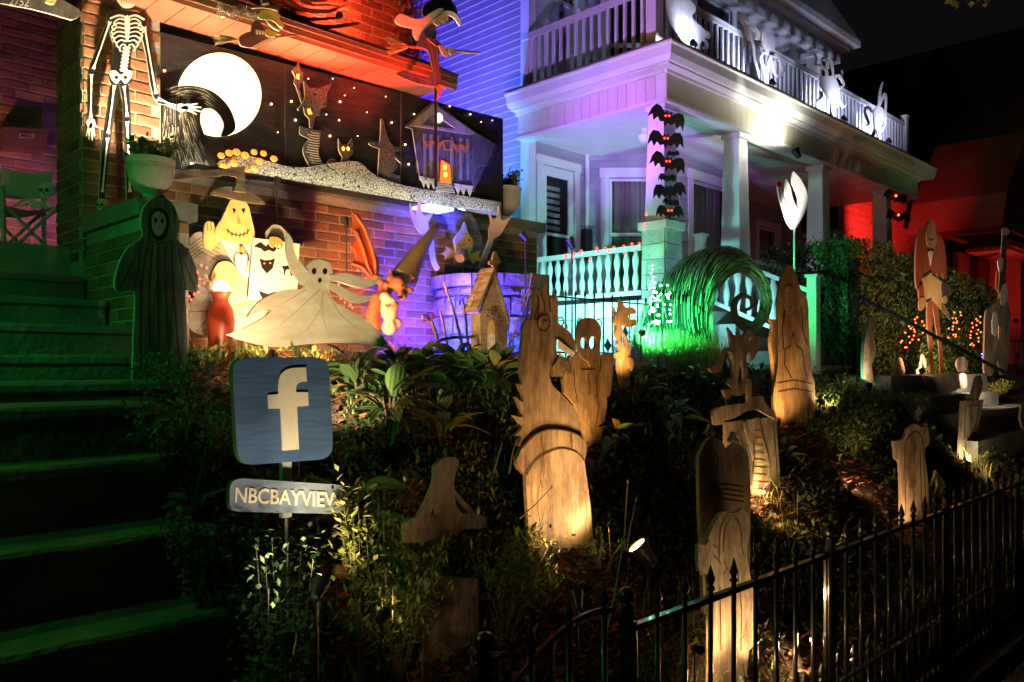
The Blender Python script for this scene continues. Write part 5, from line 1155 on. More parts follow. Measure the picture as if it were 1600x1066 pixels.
cut('accordion_end', [sm(kF([(198,470),(220,440),(228,510),(205,540)]),2)], YP-.024, 'rust_cloth', m1, .016)
cut('accordion_end', [sm(kF([(325,430),(360,440),(372,480),(362,510),(332,515)]),2)], YP-.024, 'dark_grey_paint', m1, .016)
cut('hand', [sm(kF([(200,530),(215,515),(235,520),(232,565),(212,590),(198,575)]),2)], YP-.034, 'tan_paint', m1, .009)
cut('hand', [sm(kF([(330,515),(350,505),(358,535),(345,550),(332,540)]),2)], YP-.034, 'tan_paint', m1, .009)
cut('leg', [sm(kF([(245,540,1),(278,520,1),(272,700),(276,820),(285,955,1),(262,955,1),(258,820),(246,690)]),2)], YP+.004, ['rust_cloth','ply_edge'], m1, .017)
cut('leg', [sm(kF([(270,520,1),(305,565,1),(318,700),(332,840),(340,948,1),(318,950,1),(312,800),(296,690)]),2)], YP+.006, ['rust_cloth','ply_edge'], m1, .017)
cut('bellows_arm', [kF([(308,560),(335,548),(385,632),(372,640)])], YP+.008, ['plywood','ply_edge'], m1, .014)
for (x,y) in ((285,955),(338,948)): cut('foot', [kF([(x-24,y-8),(x+4,y-10),(x+2,y+6),(x-20,y+8)])], YP-.004, ['pale_paint','ply_edge'], m1, .016)
YQ = 3.3
m2 = fig('bass_fiddle_puppet', 'pale puppet board shaped like a double bass with long neck at the right edge', 'cutout', (1555,590), YQ)
cut('bass_body', [sm(kF([(655,480),(640,520),(610,560),(572,590),(565,700),(562,800),(560,900),(565,950,1),(605,952,1),(628,880),(632,850,1),(655,945,1),(685,942,1),(695,850),(705,700),(708,600),(690,540),(688,480)]),3)], YQ, PLY, m2, .02)
cut('neck', [kF([(664,135),(690,130),(686,250),(680,480),(664,560),(640,480),(655,300)])], YQ-.012, ['hat_paint','ply_edge'], m2, .011)
cut('scroll', [sm(kF([(658,150),(662,130),(680,128),(700,140),(700,160),(680,168)]),2)], YQ-.022, ['pale_paint','ply_edge'], m2, .009)
cut('face', [sm(kF([(676,435),(692,470),(690,520),(672,560),(652,545),(655,480)]),3)], YQ-.022, ['pale_paint','ply_edge'], m2, .008)
cut('hand', [sm(kF([(636,310),(655,295),(668,300),(662,360),(645,370)]),2)], YQ-.022, 'pale_paint', m2, .009)
cut('arm', [sm(kF([(632,370),(650,360),(655,420),(646,480),(628,470)]),2)], YQ+.004, 'rust_cloth', m2, .016)
cut('pale_panel', [sm(kF([(612,600),(635,605),(640,720),(605,715)]),2)], YQ-.004, 'bone_paint', m2, .004)  # paler panel laid on the bass body
cut('bridge', [kF([(642,670),(658,672),(652,750),(640,748)])], YQ-.009, 'sack_paint', m2, .008)
for nm, l, Y, lb in (('small_ghost_board', [(70,880),(82,855),(100,850),(115,890),(118,940),(68,940)], 3.6, 'little pale ghost board left of the accordion puppet feet'),
                 ('drum_puppet', [(410,870),(430,845),(455,850),(470,880),(462,930),(440,940),(415,910)], 3.45, 'small orange lit mouse-shaped board right of the accordion puppet'),
                 ('lantern_board', [(415,955),(430,938),(458,940),(466,975),(460,1015),(425,1018)], 3.1, 'small squat glowing orange lantern board on the right steps')):
    tag(cut(nm, [sm(kF(l),3)], Y, PLY, None, .02), lb, 'cutout')
tag(cut('note_board', [kF([(195,940),(192,915),(205,910),(218,832),(228,835),(242,880),(238,905),(224,850),(212,915),(208,938)])], 3.5, 'pale_paint', None, .016), 'thin white music note board beside the puppet feet', 'cutout')

# --- columned flame hand sign
fl_ = fig('flame_sign', 'glaring white flame shaped board with a red tip on a stick above the hedge', 'sign', (1241,395), 4.4)
cut('flame', [sm([(1215,286,1),(1220,286,1),(1223,303),(1230,322),(1236,334,1),(1232,318),(1227,302),(1229,280,1),(1235,292),(1239,310),(1246,326,1),(1248,312),(1243,296),(1238,284),(1240,268,1),(1251,280),(1260,298),(1262,314),(1258,332),(1250,346),(1243,357),(1237,357),(1229,344),(1224,328),(1219,312),(1216,298)],3)], 4.4, ['bone_paint','bone_paint'], fl_, .018)
cut('red_tip', [ell(1218,288,4,4.5,10)], 4.396, 'red_paint_bright', fl_, .02)
b = MB(); a_ = yp(1241,355,4.42); b.tube([a_, V((a_.x,4.42,-.2))], .012, 6); b.build('stick', 'white_paint', fl_)

# --- bats on the corner column and on the far column
def bat(c, s, Y, th=.006, rot=0):
    o = [(-1,-.15),(-.82,-.42),(-.5,-.40),(-.22,-.15),(-.12,-.34),(-.06,-.22),(.06,-.22),(.12,-.34),(.22,-.15),(.5,-.40),(.82,-.42),(1,-.15),(1.08,.35),(.86,.12),(.70,.40),(.52,.14),(.32,.34),(.12,.26),(0,.52),(-.12,.26),(-.32,.34),(-.52,.14),(-.70,.40),(-.86,.12),(-1.08,.35)]
    return [(c[0]+(x*math.cos(rot)-y*math.sin(rot))*s, c[1]+(x*math.sin(rot)+y*math.cos(rot))*s*1.15) for x, y in o]
bats = [(1043,183,27,.35,1,'largest bat spreading wide at the top of the corner column'),(1041,218,26,.1,1,'second bat from the top of the corner column with one red eye'),(1052,240,9,.0,0,'tiny bat tucked right under the second bat on the column'),(1044,254,26,.25,1,'bat with bright eyes halfway down the corner column'),(1043,278,13,.1,0,'small dark bat below the bright eyed one on the column'),(1046,298,24,-.1,0,'tilted reddish bat on the lower half of the corner column'),(1049,316,12,.2,0,'small bat perched just above the lowest one on the column'),(1047,331,20,.05,1,'lowest bat on the corner column just above the stone pier cap')]
BR = random.Random(2)
for i, (u, v, s, r, e, lb) in enumerate(bats):
    Yb_ = PCY-.21+.0*(i % 2)-.012*(i % 3); o = cut('bat_cutout', [bat((u,v), s, Yb_, rot=r)], Yb_, mat('bat_paint', (.030,.016,.012), .6), None, .006); tag(o, lb, 'bat', 'black bats on the corner column')
    if e:
        for dx in (-2.6,2.6): b = MB(); b.ball(yp(u+dx, v-2, Yb_-.006), .012, 8, 6); b.build('red_eye', emat((1,.04,.015),6), o, smooth=True)
for u, v, s, r, lb in ((1400,308,18,.3,'upper bat on the far right porch column'),(1404,338,18,.1,'lower bat on the far right porch column')):
    o = cut('bat_cutout', [bat((u,v), s, 5.7, rot=r)], 5.68, 'bat_paint', None, .006); tag(o, lb, 'bat', 'black bats on the far porch column')
    b = MB(); b.ball(yp(u, v-2, 5.67), .02, 8, 6); b.build('red_eye', emat((1,.06,.02),10), o, smooth=True)

# --- wispy spirits wired to the balcony rail
mat('spirit_paint', (.50,.47,.44), .5, (.66,.62,.57), 5, .15)
YW2 = 5.64
def wisp(label, body, tend, Y=YW2):
    o = cut('balcony_spirit', [sm(body,3)], Y, ['spirit_paint','ply_edge'], None, .012); t = tag(o, label, 'cutout', 'wispy spirits along the balcony rail')
    for i, (l, w_) in enumerate(tend):
        q = sm(l,4,False); cut('curling_arm', [limb(q, [w_*(1-.55*j/len(q)) for j in range(len(q))])], Y-.004-.004*(i % 3), ['spirit_paint','ply_edge'], o, .012)
    return o
wisp('largest pale spirit board with broad body at the balcony corner', kB1([(150,-30,1),(300,-60),(430,-10),(500,60),(510,130),(470,190),(500,250),(560,300),(640,380),(650,440),(600,470),(560,560),(600,640),(655,745,1),(590,760),(545,660),(480,610),(420,640),(400,540),(330,450),(240,330),(180,180)]), [(kB1([(600,470),(640,500),(660,560),(620,580),(600,560)]),4),(kB1([(640,380),(680,420),(660,460)]),4)])
wisp('spirit board with two curling horns left of the upper porch column', kB1([(1300,400),(1350,370),(1420,400),(1460,480),(1450,620),(1420,680),(1330,620),(1310,500)]), [(kB1([(1180,480),(1130,420),(1100,300),(1040,200),(1060,180),(1150,250)]),6),(kB1([(1240,470),(1250,400),(1200,330),(1140,320),(1160,420),(1200,560),(1210,700),(1260,900),(1230,1060)]),7),(kB1([(1420,660),(1380,780),(1360,900),(1370,1066)]),7),(kB1([(1440,640),(1520,720),(1560,830),(1500,920),(1440,840),(1440,720)]),5),(kB1([(1330,620),(1290,700),(1330,820),(1350,940)]),5)])
wisp('spirit board with tall looped ears in the middle of the front balcony', kB2([(255,285),(300,290),(350,285),(380,330),(400,400),(400,490),(360,530),(320,470),(290,420),(250,350)]), [(kB2([(300,290),(295,240),(250,205),(215,195),(225,150),(205,120)]),5),(kB2([(305,230),(310,160),(330,150),(345,230),(350,290)]),6),(kB2([(370,290),(400,285),(430,350),(400,380)]),5),(kB2([(400,310),(415,280),(415,240)]),4),(kB2([(255,400),(260,440),(225,475)]),4),(kB2([(350,520),(345,570),(360,640)]),6),(kB2([(400,480),(430,520),(460,480)]),4)])
wisp('rightmost spirit board with one long raised antenna by the balcony end', kB2([(660,540),(690,515),(725,530),(735,590),(715,660),(690,700),(665,680),(655,600)]), [(kB2([(690,520),(710,480),(740,420),(750,470),(745,560),(740,660),(705,710)]),5),(kB2([(700,490),(705,400),(725,330)]),5),(kB2([(655,560),(610,520),(590,560),(620,640),(600,660)]),5),(kB2([(670,690),(650,740),(640,800)]),6),(kB2([(690,700),(700,760),(695,820)]),5)])

# --- witches on brooms
mat('witch_green', (.62,.58,.10), .6, (.75,.70,.16), 5)
mat('dress_brown', (.17,.08,.065), .7, (.26,.13,.10), 6, .3)
mat('dress_navy', (.05,.045,.12), .6, (.10,.09,.20), 5, .3, (4,1,1))
mat('flesh_paint', (.70,.50,.36), .6)
YX = 4.80
w1 = fig('yellow_faced_witch', 'brown robed witch board with yellow face riding a broom below the brick house eave', 'witch', (400,80), YX)
cut('robe', [sm(kW1([(800,290,1),(860,360),(900,420),(940,530),(1000,570),(900,620),(800,680),(700,720),(600,710),(540,680),(515,600),(540,540),(640,490),(700,470),(715,400),(740,330)]),3)], YX, ['dress_brown','pale_paint'], w1, .012)
cut('face', [sm(kW1([(860,165),(930,150),(1000,160),(1100,190),(1155,250),(1130,285),(1205,400,1),(1180,430,1),(1130,400),(1060,330),(960,300),(1010,370),(1140,445),(1130,470,1),(1040,430),(960,350),(930,300),(850,290),(805,240)]),3)], YX-.013, ['witch_green','pale_paint'], w1, .012)
cut('hat', [sm(kW1([(715,130,1),(800,90),(870,75),(840,-60),(820,-150,1),(900,-120),(975,70),(1130,70),(1145,100),(1110,175,1),(1060,150),(950,125),(840,120)]),3)], YX-.026, ['hat_paint','pale_paint'], w1, .012)
cut('hat_band', [kW1([(870,78),(975,70),(965,40),(875,48)])], YX-.030, 'bone_paint', w1, .003)
cut('hand', [sm(kW1([(920,480),(960,440),(1010,470),(1090,500),(1070,550),(980,560),(930,530)]),3)], YX-.034, ['witch_green','pale_paint'], w1, .010)
for i in range(3): cut('sleeve_stripe', [kW1([(770+i*48,450+i*8),(805+i*45,452+i*10),(812+i*45,520),(780+i*45,522)])], YX-.015, 'bone_paint', w1, .003)
cut('petticoat', [sm(kW1([(710,715,1),(860,630),(1000,575),(1080,575,1),(1070,600),(1000,620),(930,650),(860,680),(790,750,1),(740,740)]),2)], YX-.020, ['bone_paint','pale_paint'], w1, .006)
def broom(par, h0, h1, tip, n, spread, Y, r=.008, seed=1):
    b = MB(); b.tube([yp(*h0,Y), yp(*h1,Y)], r, 7); b.build('broom_handle', 'brown_wood', par, smooth=True)
    rr = random.Random(seed); b = MB(); a = V(h0+(0,)); t = V(tip+(0,)); d = (t-a); nn = V((-d.y, d.x, 0)).normalized()
    for i in range(n):
        s = rr.uniform(-1,1); L = rr.uniform(.6,1.05); e = a+d*L+nn*s*spread*L; m_ = a+d*L*.5+nn*s*spread*.42
        b.tube([yp(a.x,a.y,Y), yp(m_.x,m_.y,Y+rr.uniform(-.03,.03)), yp(e.x+rr.uniform(-3,3),e.y+rr.uniform(-3,3),Y+rr.uniform(-.05,.05))], [.003,.0022,.001], 4)
    b.build('bristles', 'straw', par)
broom(w1, (374,62), (463,55), (334,60), 60, 10, YX+.02, seed=3)
YX2 = 4.74
w2 = fig('white_haired_witch', 'witch board with white hair and long nose riding a broom over the eave', 'witch', (688,160), YX2)
cut('hat', [sm(kW2([(468,110),(500,40),(560,0),(640,-60),(740,-20),(810,60),(832,140),(820,180),(770,215),(700,240),(640,200),(600,170),(540,185),(480,160)]),3)], YX2+.010, ['black_paint','ply_edge'], w2, .012)
cut('hair', [sm(kW2([(190,200),(235,142),(310,170),(400,198),(480,185),(560,130),(650,85),(690,110),(640,180),(590,240),(500,330),(430,420),(395,400),(365,330),(370,300),(250,270),(200,240)]),3)], YX2-.006, ['bone_paint','pale_paint'], w2, .013)
cut('face', [sm(kW2([(640,170),(690,120),(760,115),(820,150),(860,210),(868,270,1),(850,260),(800,190),(735,160),(740,205),(700,235),(640,215),(670,250),(640,270),(585,240),(600,195)]),3)], YX2-.020, ['flesh_paint','pale_paint'], w2, .013)
cut('robe', [sm(kW2([(580,235,1),(605,300),(612,380),(590,430),(640,460),(650,520),(640,600),(650,720),(665,820),(640,900),(580,900),(420,870),(200,780),(260,740),(400,780),(570,790),(560,650),(530,540),(480,500),(420,490),(430,420),(460,350),(520,280)]),3)], YX2-.010, ['dress_navy','ply_edge'], w2, .013)
lines('robe_fold', [kW2([(560,300),(500,420),(560,520),(590,700),(600,880)]), kW2([(590,300),(540,400),(610,480),(630,700)]), kW2([(250,760),(400,800),(560,860)])], YX2-.010, 1, mat('robe_light', (.22,.20,.36), .6), w2)
cut('arm', [sm(kW2([(520,400),(560,390),(650,450),(660,490),(600,470)]),3)], YX2-.026, ['dress_navy','ply_edge'], w2, .012)
cut('hand', [sm(kW2([(640,470),(690,490),(740,560),(730,590),(690,580),(655,520)]),3)], YX2-.036, ['flesh_paint','pale_paint'], w2, .010)
cut('hand', [sm(kW2([(740,500),(770,505),(808,530),(800,570),(760,570)]),3)], YX2-.036, ['flesh_paint','pale_paint'], w2, .010)
for l in ([(640,880),(690,900),(720,940)],[(630,880),(660,950),(650,1000)],[(620,890),(635,960),(622,1050)]): cut('foot_rag', [limb(kW2(l), [2.4,2,1])], YX2-.014, ['rust_cloth','ply_edge'], w2, .01)
b = MB(); p0_, p1_ = yp(681,134,YX2+.02), yp(681,158,YX2+.02); b.tube([p0_, V((p1_.x,p1_.y,1.325))], .012, 6); b.build('pole', 'black_metal', w2)
broom(w2, (640,73), (748,83), (606,72), 160, 15, YX2+.02, .011, seed=6)

# --- gargoyle with wing and pointed horn
YGa = 4.72
mat('gargoyle_red', (.34,.12,.06), .65, (.20,.11,.08), 7, .5)
mat('pale_stone', (.62,.57,.48), .8, (.72,.68,.58), 8, .5)
mat('horn_olive', (.15,.13,.06), .75, (.24,.21,.10), 7, .4)
ga = fig('gargoyle', 'red lit gargoyle with ribbed wing, pale chest and long olive pointed hood', 'statue', (615,525), YGa, z=.05)
G = lambda x, y, dy=0: yp(*kG([(x,y)])[0], YGa+dy)
u1 = (G(100,0)-G(0,0)).length*.9
b = MB(); b.ball(G(400,600,-.05), u1*.62, 14, 10, (1,1,1)); b.ball(G(430,690,-.09), u1*.38, 12, 8); b.ball(G(490,650,-.10), u1*.26, 12, 8); b.ball(G(340,560,.0), u1*.36, 12, 8); b.ball(G(300,640,.03), u1*.55, 12, 8); b.ball(G(240,560,.05), u1*.4, 10, 8)
b.tube([G(320,600), G(250,700,.04), G(200,850,.06), G(240,950,.06)], [u1*.45,u1*.55,u1*.55,u1*.4], 10); b.tube([G(345,520), G(330,480), G(360,470,.0)], [u1*.18,u1*.10,u1*.02], 8); b.tube([G(500,600,-.08), G(520,540,-.06), G(540,515,-.05)], [u1*.16,u1*.10,u1*.02], 8)
blend(b, 'head_and_back', 'gargoyle_red', ga, vox=.011, it=2)
b = MB(); b.ball(G(330,790,-.03), u1*.80, 14, 10, (.85,.8,1.2)); b.ball(G(300,700,-.05), u1*.42, 12, 8); b.ball(G(350,730,-.07), u1*.30, 10, 8); b.ball(G(380,900,-.0), u1*.5, 12, 8); b.ball(G(330,930,.0), u1*.6, 12, 8); b.ball(G(390,760,-.06), u1*.22, 8, 6); b.ball(G(300,780,-.11), u1*.25, 8, 6)
blend(b, 'chest', 'pale_stone', ga, vox=.011, it=2)
for (x, y) in ((430,615),(495,592)):
    b = MB(); b.ball(G(x,y,-.125), u1*.10, 10, 8); b.build('eye', 'black_paint', ga, smooth=True)
b = MB(); b.ball(G(410,700,-.13), u1*.20, 10, 8, (1.3,.5,.6)); b.build('mouth', 'black_paint', ga, smooth=True)
b = MB(); b.tube([G(440,560,.02), G(500,450,.03), G(580,320,.04), G(660,200,.05), G(690,160,.05), G(700,150,.05)], [u1*1.05,u1*.80,u1*.52,u1*.30,u1*.22,u1*.05], 18); b.build('pointed_hood', 'horn_olive', ga, smooth=True)
wg = MB(); wg.board([sm(kG([(60,60),(100,70),(150,160),(200,290),(240,400),(255,480),(230,560,1),(170,555,1),(155,480),(110,465),(40,450,1),(80,400),(70,340),(35,310,1),(85,260),(70,200),(30,180,1),(60,130)]),3)], on(YGa+.10), V((0,.02,0))); wo = wg.build('wing', mat('wing_orange', (.42,.11,.035), .6, (.28,.07,.03), 6, .4), ga)
for l in ([(70,70),(140,170),(190,300),(225,430),(235,560)],[(80,200),(130,330),(170,470),(215,560)],[(45,440),(120,470),(205,560)]):
    b = MB(); b.tube([yp(*q, YGa+.095) for q in kG(l)], [.012,.014,.014,.014,.016][:len(l)], 7); b.build('wing_bone', 'gargoyle_red', wo, smooth=True)

# --- round stone well with fish fountain
wc = yp(765,550,4.88); R_ = .44; zt = .70
we = thing('stone_well', (wc.x, wc.y, .02), 'round stone well lit deep blue against the brick wall', 'well')
mat('well_stone', (.10,.11,.15), .8, (.26,.27,.32), 7, 1.0, rnd=.35)
b = MB(); b.lathe((wc.x,wc.y,-.05), [(R_-.03,0),(R_-.03,zt),(R_-.10,zt),(R_-.10,0)], 32); b.build('core', 'mortar', we)
rr = random.Random(8); z = -.02; row = 0
while z < zt-.10:
    h = rr.uniform(.11,.16) if z < zt-.30 else (zt-.10-z)+.002
    h = min(h, zt-.10-z+.002); a = rr.uniform(0,.3)
    a0 = a
    while a < a0+2*PI-.02:
        w_ = min(rr.uniform(.26,.46), a0+2*PI-a); 
        if a0+2*PI-a-w_ < .14: w_ = a0+2*PI-a
        b = MB(); g = .012; n_ = 4; pr = rr.uniform(.0,.02)
        for i in range(n_+1):
            q = a+g+(w_-2*g)*i/n_; e = R_+pr+(.012 if 0 < i < n_ else 0)
            for r, zz in ((R_-.04,z+.004),(R_+pr-.008,z+.004),(e,z+.022),(e,z+h-.022),(R_+pr-.008,z+h-.004),(R_-.04,z+h-.004)): b.v.append(V((wc.x+math.cos(q)*r, wc.y+math.sin(q)*r, zz+rr.uniform(-.003,.003))))
        for i in range(n_):
            for j in range(6): b.f.append((i*6+j, i*6+(j+1)%6, (i+1)*6+(j+1)%6, (i+1)*6+j)); b.m.append(0)
        b.f += [tuple(range(6)), tuple(n_*6+j for j in range(6))]; b.m += [0,0]
        b.build('stone', 'well_stone', we, smooth=True); a += w_
    z += h; row += 1
for i in range(12):
    a = 2*PI*i/12; b = MB(); P_ = []
    for k in range(5):
        q = a+.012+(2*PI/12-.024)*k/4
        for r, zz in ((R_-.12,zt-.096),(R_+.035,zt-.096),(R_+.035,zt-.004),(R_-.12,zt-.002)): b.v.append(V((wc.x+math.cos(q)*r, wc.y+math.sin(q)*r, zz)))
    for k in range(4):
        for j in range(4): b.f.append((k*4+j, k*4+(j+1)%4, (k+1)*4+(j+1)%4, (k+1)*4+j)); b.m.append(0)
    b.f += [(0,1,2,3),(16,17,18,19)]; b.m += [0,0]; b.build('rim_stone', 'well_stone', we)
b = MB(); b.lathe((wc.x,wc.y,zt-.12), [(R_-.105,0),(R_-.105,.01),(.001,.012)], 24); b.build('water', mat('well_water', (.01,.02,.04), .05, coat=.5), we)
mat('fish_green', (.42,.60,.28), .5, (.62,.74,.40), 6)
YFi = 5.02
fi = fig('fish_ornament', 'pale green fish board with yellow eye spouting over the blue well', 'fish', (720,425), YFi)
cut('body', [sm(k7([(690,295,1),(700,330),(712,360),(730,385),(722,430),(705,462),(690,475),(665,480),(648,462),(648,420),(640,380),(660,350),(675,330)]),3)], YFi, ['fish_green','pale_paint'], fi, .02)
cut('fin', [sm(k7([(645,440,1),(600,410,1),(605,428),(578,445,1),(598,455),(596,475,1),(640,462)]),2)], YFi+.004, mat('fin_yellow', (.55,.58,.12), .5), fi, .012)
cut('fin', [sm(k7([(705,450,1),(740,442),(768,430,1),(755,455),(770,485,1),(745,480),(735,495,1),(712,465)]),2)], YFi+.004, 'fin_yellow', fi, .012)
for q in ((712,382),): 
    e_ = cut('eye', [ell(*k7([q])[0], 4.3, 3.4, 12)], YFi-.006, mat('eye_yellow', (.85,.50,.05), .5), fi, .006); cut('pupil', [ell(*k7([q])[0], 1.6, 1.6, 8)], YFi-.009, 'black_paint', e_, .003)
b = MB(); b.tube([yp(*k7([(672,455)])[0], YFi-.005), yp(*k7([(668,470)])[0], YFi-.06)], [.05,.036], 14); b.build('lips', mat('lip_grey', (.5,.55,.58), .5), fi, smooth=True)
lines('scale_mark', [k7([(655,400),(670,410),(690,400)]), k7([(660,430),(680,440),(700,425)]), k7([(670,350),(685,355),(700,350)])], YFi, .8, 'leaf_dark', fi)
mat('water_sheet', (.62,.72,.95), .25, alpha=.30)
wf = MB(); n_ = 22
for i in range(n_+1):
    t = i/n_; ang = t*1.35
    u0 = 682+28*math.sin(ang)*1.0; v0 = 325+92*(t**1.7); u1_ = 722+40*math.sin(ang*.95); v1 = 326+98*(t**2.0)
    for j in range(5): q = j/4; wf.v.append(yp(u0*(1-q)+u1_*q, v0*(1-q)+v1*q-2*math.sin(PI*q), YFi+.09+.05*t+.02*math.sin(q*9+t*4)))
for i in range(n_):
    for j in range(4): wf.f.append((i*5+j, i*5+j+1, (i+1)*5+j+1, (i+1)*5+j)); wf.m.append(0)
tag(wf.build('falling_water', 'water_sheet', smooth=True, recalc=False), 'thin curved sheet of blue lit water falling behind the fish into the well', 'water')
b = MB(); b.box(yp(682,324,YFi-.1).x, yp(722,326,YFi-.1).x, 5.02, 5.22, 1.235, 1.26); tag(b.build('water_spout', emat((.42,.5,1),2.2)), 'flat glowing blue spout tray under the brick porch ledge', 'spout')
def claw(name, label, l, arm, Y):
    o = cut(name, [sm(k7(l),3)], Y, ['bone_paint','pale_paint'], None, .016); tag(o, label, 'cutout', 'pale clawed arms over the well'); q = sm(k7(arm),3,False); cut('arm', [limb(q, 7)], Y+.004, ['bone_paint','pale_paint'], o, .014)
claw('clawed_hand', 'pale clawed hand board on the left of the blue well', [(430,205),(436,225),(452,260),(462,255),(468,215),(476,182,1),(482,215),(484,250),(505,265),(548,245,1),(530,270),(515,300),(518,330),(490,354),(460,320),(440,270)], [(505,335),(530,380),(535,430),(545,490),(565,522)], YFi+.01)
claw('clawed_hand', 'pale clawed hand board on the right of the well below the white urn', [(805,240),(812,262),(825,280),(845,270),(850,222,1),(860,250),(862,285),(890,282),(912,268,1),(880,320),(860,355),(830,374),(808,368),(806,330),(815,300)], [(822,360),(805,410),(785,460),(768,515)], YFi+.01)
# plank board right of the well
pk_ = fig('plank_screen', 'weathered grey green plank screen right of the blue well', 'screen', (838,540), 4.95)
for i in range(3):
    u = 793+i*22; cut('plank', [[(u+.8,424+i*2),(u+21.2,426+i*2),(u+21.2,560),(u+.8,560)]], 4.95+.003*i, [mat('plank_green', (.13,.17,.14), .75, (.26,.31,.26), 4, .5, (8,1,1)),'ply_edge'], pk_, .018)

# --- little kennel with ZERO over its arch
YZ2 = 4.15
kn = fig('tiny_kennel', 'tall narrow wooden kennel with pointed shingled roof, cross and letters ZERO', 'kennel', (780,560), YZ2, z=.02)
b = MB(); b.em = 0
b.board([k7([(762,728),(830,550),(892,770),(888,960),(768,960)]), k7([(795,930),(797,800),(805,765),(820,755),(835,768),(843,800),(843,935)])[::-1]], on(YZ2), V((0,.02,0))); b.build('front', 'plywood', kn)
b = MB(); p_, q_ = yp(*k7([(762,728)])[0],YZ2), yp(*k7([(888,770)])[0],YZ2); zb_ = .0; b.box(p_.x+.01,p_.x+.025,YZ2+.021,YZ2+.10,zb_,p_.z); b.box(q_.x-.025,q_.x-.01,YZ2+.021,YZ2+.10,zb_,p_.z); b.box(p_.x+.025,q_.x-.025,YZ2+.085,YZ2+.10,zb_,p_.z); b.build('side', 'plywood', kn)
ap = yp(*k7([(832,530)])[0], YZ2-.03); le = yp(*k7([(752,726)])[0], YZ2-.03); ri = yp(*k7([(905,790)])[0], YZ2-.03)
for a_, e_ in ((le,ap),(ri,ap)):
    b = MB(); d_ = V((0,.15,0)); up_ = V((0,0,.022)); b.hexa([a_, e_, e_+d_, a_+d_, a_+up_, e_+up_, e_+d_+up_, a_+d_+up_]); rf = b.build('roof', 'plywood', kn)
    for r in range(9):
        for c_ in range(2):
            f0 = a_.lerp(e_, r/9.0); f1 = a_.lerp(e_, min(1,(r+1.25)/9.0)); y0 = .002+c_*.085-(.03 if r%2 and c_ else 0); y1 = min(y0+.08,.15)
            if y1-y0 < .02: continue
            u0_ = V((0,y0,.032)); v0_ = V((0,y1,.032)); l0 = V((0,0,-.008)); 
            b = MB(); b.hexa([f0+V((0,y0,.024)), f0+V((0,y1,.024)), f1+V((0,y1,.022)), f1+V((0,y0,.022)), f0+V((0,y0,.036)), f0+V((0,y1,.036)), f1+V((0,y1,.028)), f1+V((0,y0,.028))]); b.build('shingle', mat('shingle_grey', (.34,.28,.2), .9, (.24,.2,.15), 20, rnd=.3), rf)
b = MB(); x_ = yp(*k7([(835,450)])[0], YZ2-.0); b.board([k7([(826,555),(824,500),(808,498),(808,482),(822,480),(822,462),(832,436),(848,440),(850,470),(864,478),(860,495),(846,496),(845,550)])], on(YZ2), V((0,.02,0))); b.build('cross', 'plywood', kn)
for t_, x0_, y0_, s__ in (('Z',790,745,0),('E',815,735,0),('R',832,728,.12),('O',848,762,.3)):
    w__, h__ = (20,36) if t_ != 'O' else (17,26)
    letter('letter', t_, tuple(k7([(x0_,y0_),(x0_+w__,y0_+2+s__*20),(x0_+w__,y0_-h__+2+s__*20),(x0_,y0_-h__)])), YZ2, 'black_paint', kn, .002)
b = MB(); b.board([k7([(797,932),(798,802),(806,768),(820,758),(834,770),(842,802),(842,932)])], on(YZ2+.03), V((0,.004,0))); b.build('door', 'sack_paint', kn)
kd = cut('painted_skull', [sm(k7([(800,860),(802,835),(818,822),(834,836),(836,860),(828,872),(826,888),(812,888),(810,872)]),2), ell(*k7([(811,852)])[0],1.3,2,8)[::-1], ell(*k7([(826,852)])[0],1.3,2,8)[::-1]], YZ2+.026, 'bone_paint', kn, .003)
for l in ([(802,892),(838,922)],[(838,892),(802,922)]): cut('crossed_bone', [bone([tuple(q) for q in k7(l)], 2.6)], YZ2+.0255+.0005*(l[0][0]>810), 'bone_paint', kn, .002)
# crooked sticks and rustic fence before the well
rr = random.Random(21)
def stick(label, l, Y, r=.012, curl=False):
    pts = [yp(*q, Y) for q in k7(l)]; n = len(pts); b = MB(); b.tube(pts, [r*(1.05-.4*i/n) for i in range(n)], 7)
    return tag(b.build('crooked_stick', 'plywood_up', smooth=True), label, 'stick', 'crooked sticks before the well')
stick('tall crooked stick with a sharp barbed tip before the blue well', [(680,930),(665,830),(645,750),(625,680),(605,630),(590,575)], 4.28)
stick('crooked stick curling over like a cane before the well centre', [(710,920),(700,830),(695,760),(690,700),(678,660),(664,668),(668,690)], 4.28, .010)
stick('short dark stick leaning left of the well', [(612,920),(600,850),(585,770),(570,715)], 4.30, .011)
stick('spiral topped stick at the far left before the well', [(565,880),(550,820),(530,770),(505,740),(484,745),(488,768),(500,765)], 4.28, .012)
stick('thin upright stick between the well and the kennel', [(735,915),(728,840),(732,775)], 4.25, .007)
stick('long bowed stick lying across the other sticks', [(530,890),(580,855),(640,845),(700,845),(770,840)], 4.22, .012)
# scarecrow frame of sticks right of the kennel
tw = thing('twine_frame', yp(815,560,4.2), 'bare twig frame tied with pale twine right of the kennel', 'twigs')
for l in ([(905,880),(930,790),(960,700),(1000,600),(1008,540)],[(915,850),(955,760),(990,660),(1005,560)],[(900,890),(915,850),(955,830),(960,880),(940,940)],[(930,840),(950,770),(970,760)],[(960,650),(985,690)],[(940,690),(1000,620)],[(920,770),(1000,740)]):
    b = MB(); b.tube([yp(*q, 4.2) for q in k7(l)], .0055, 5); b.build('twig', 'straw', tw)
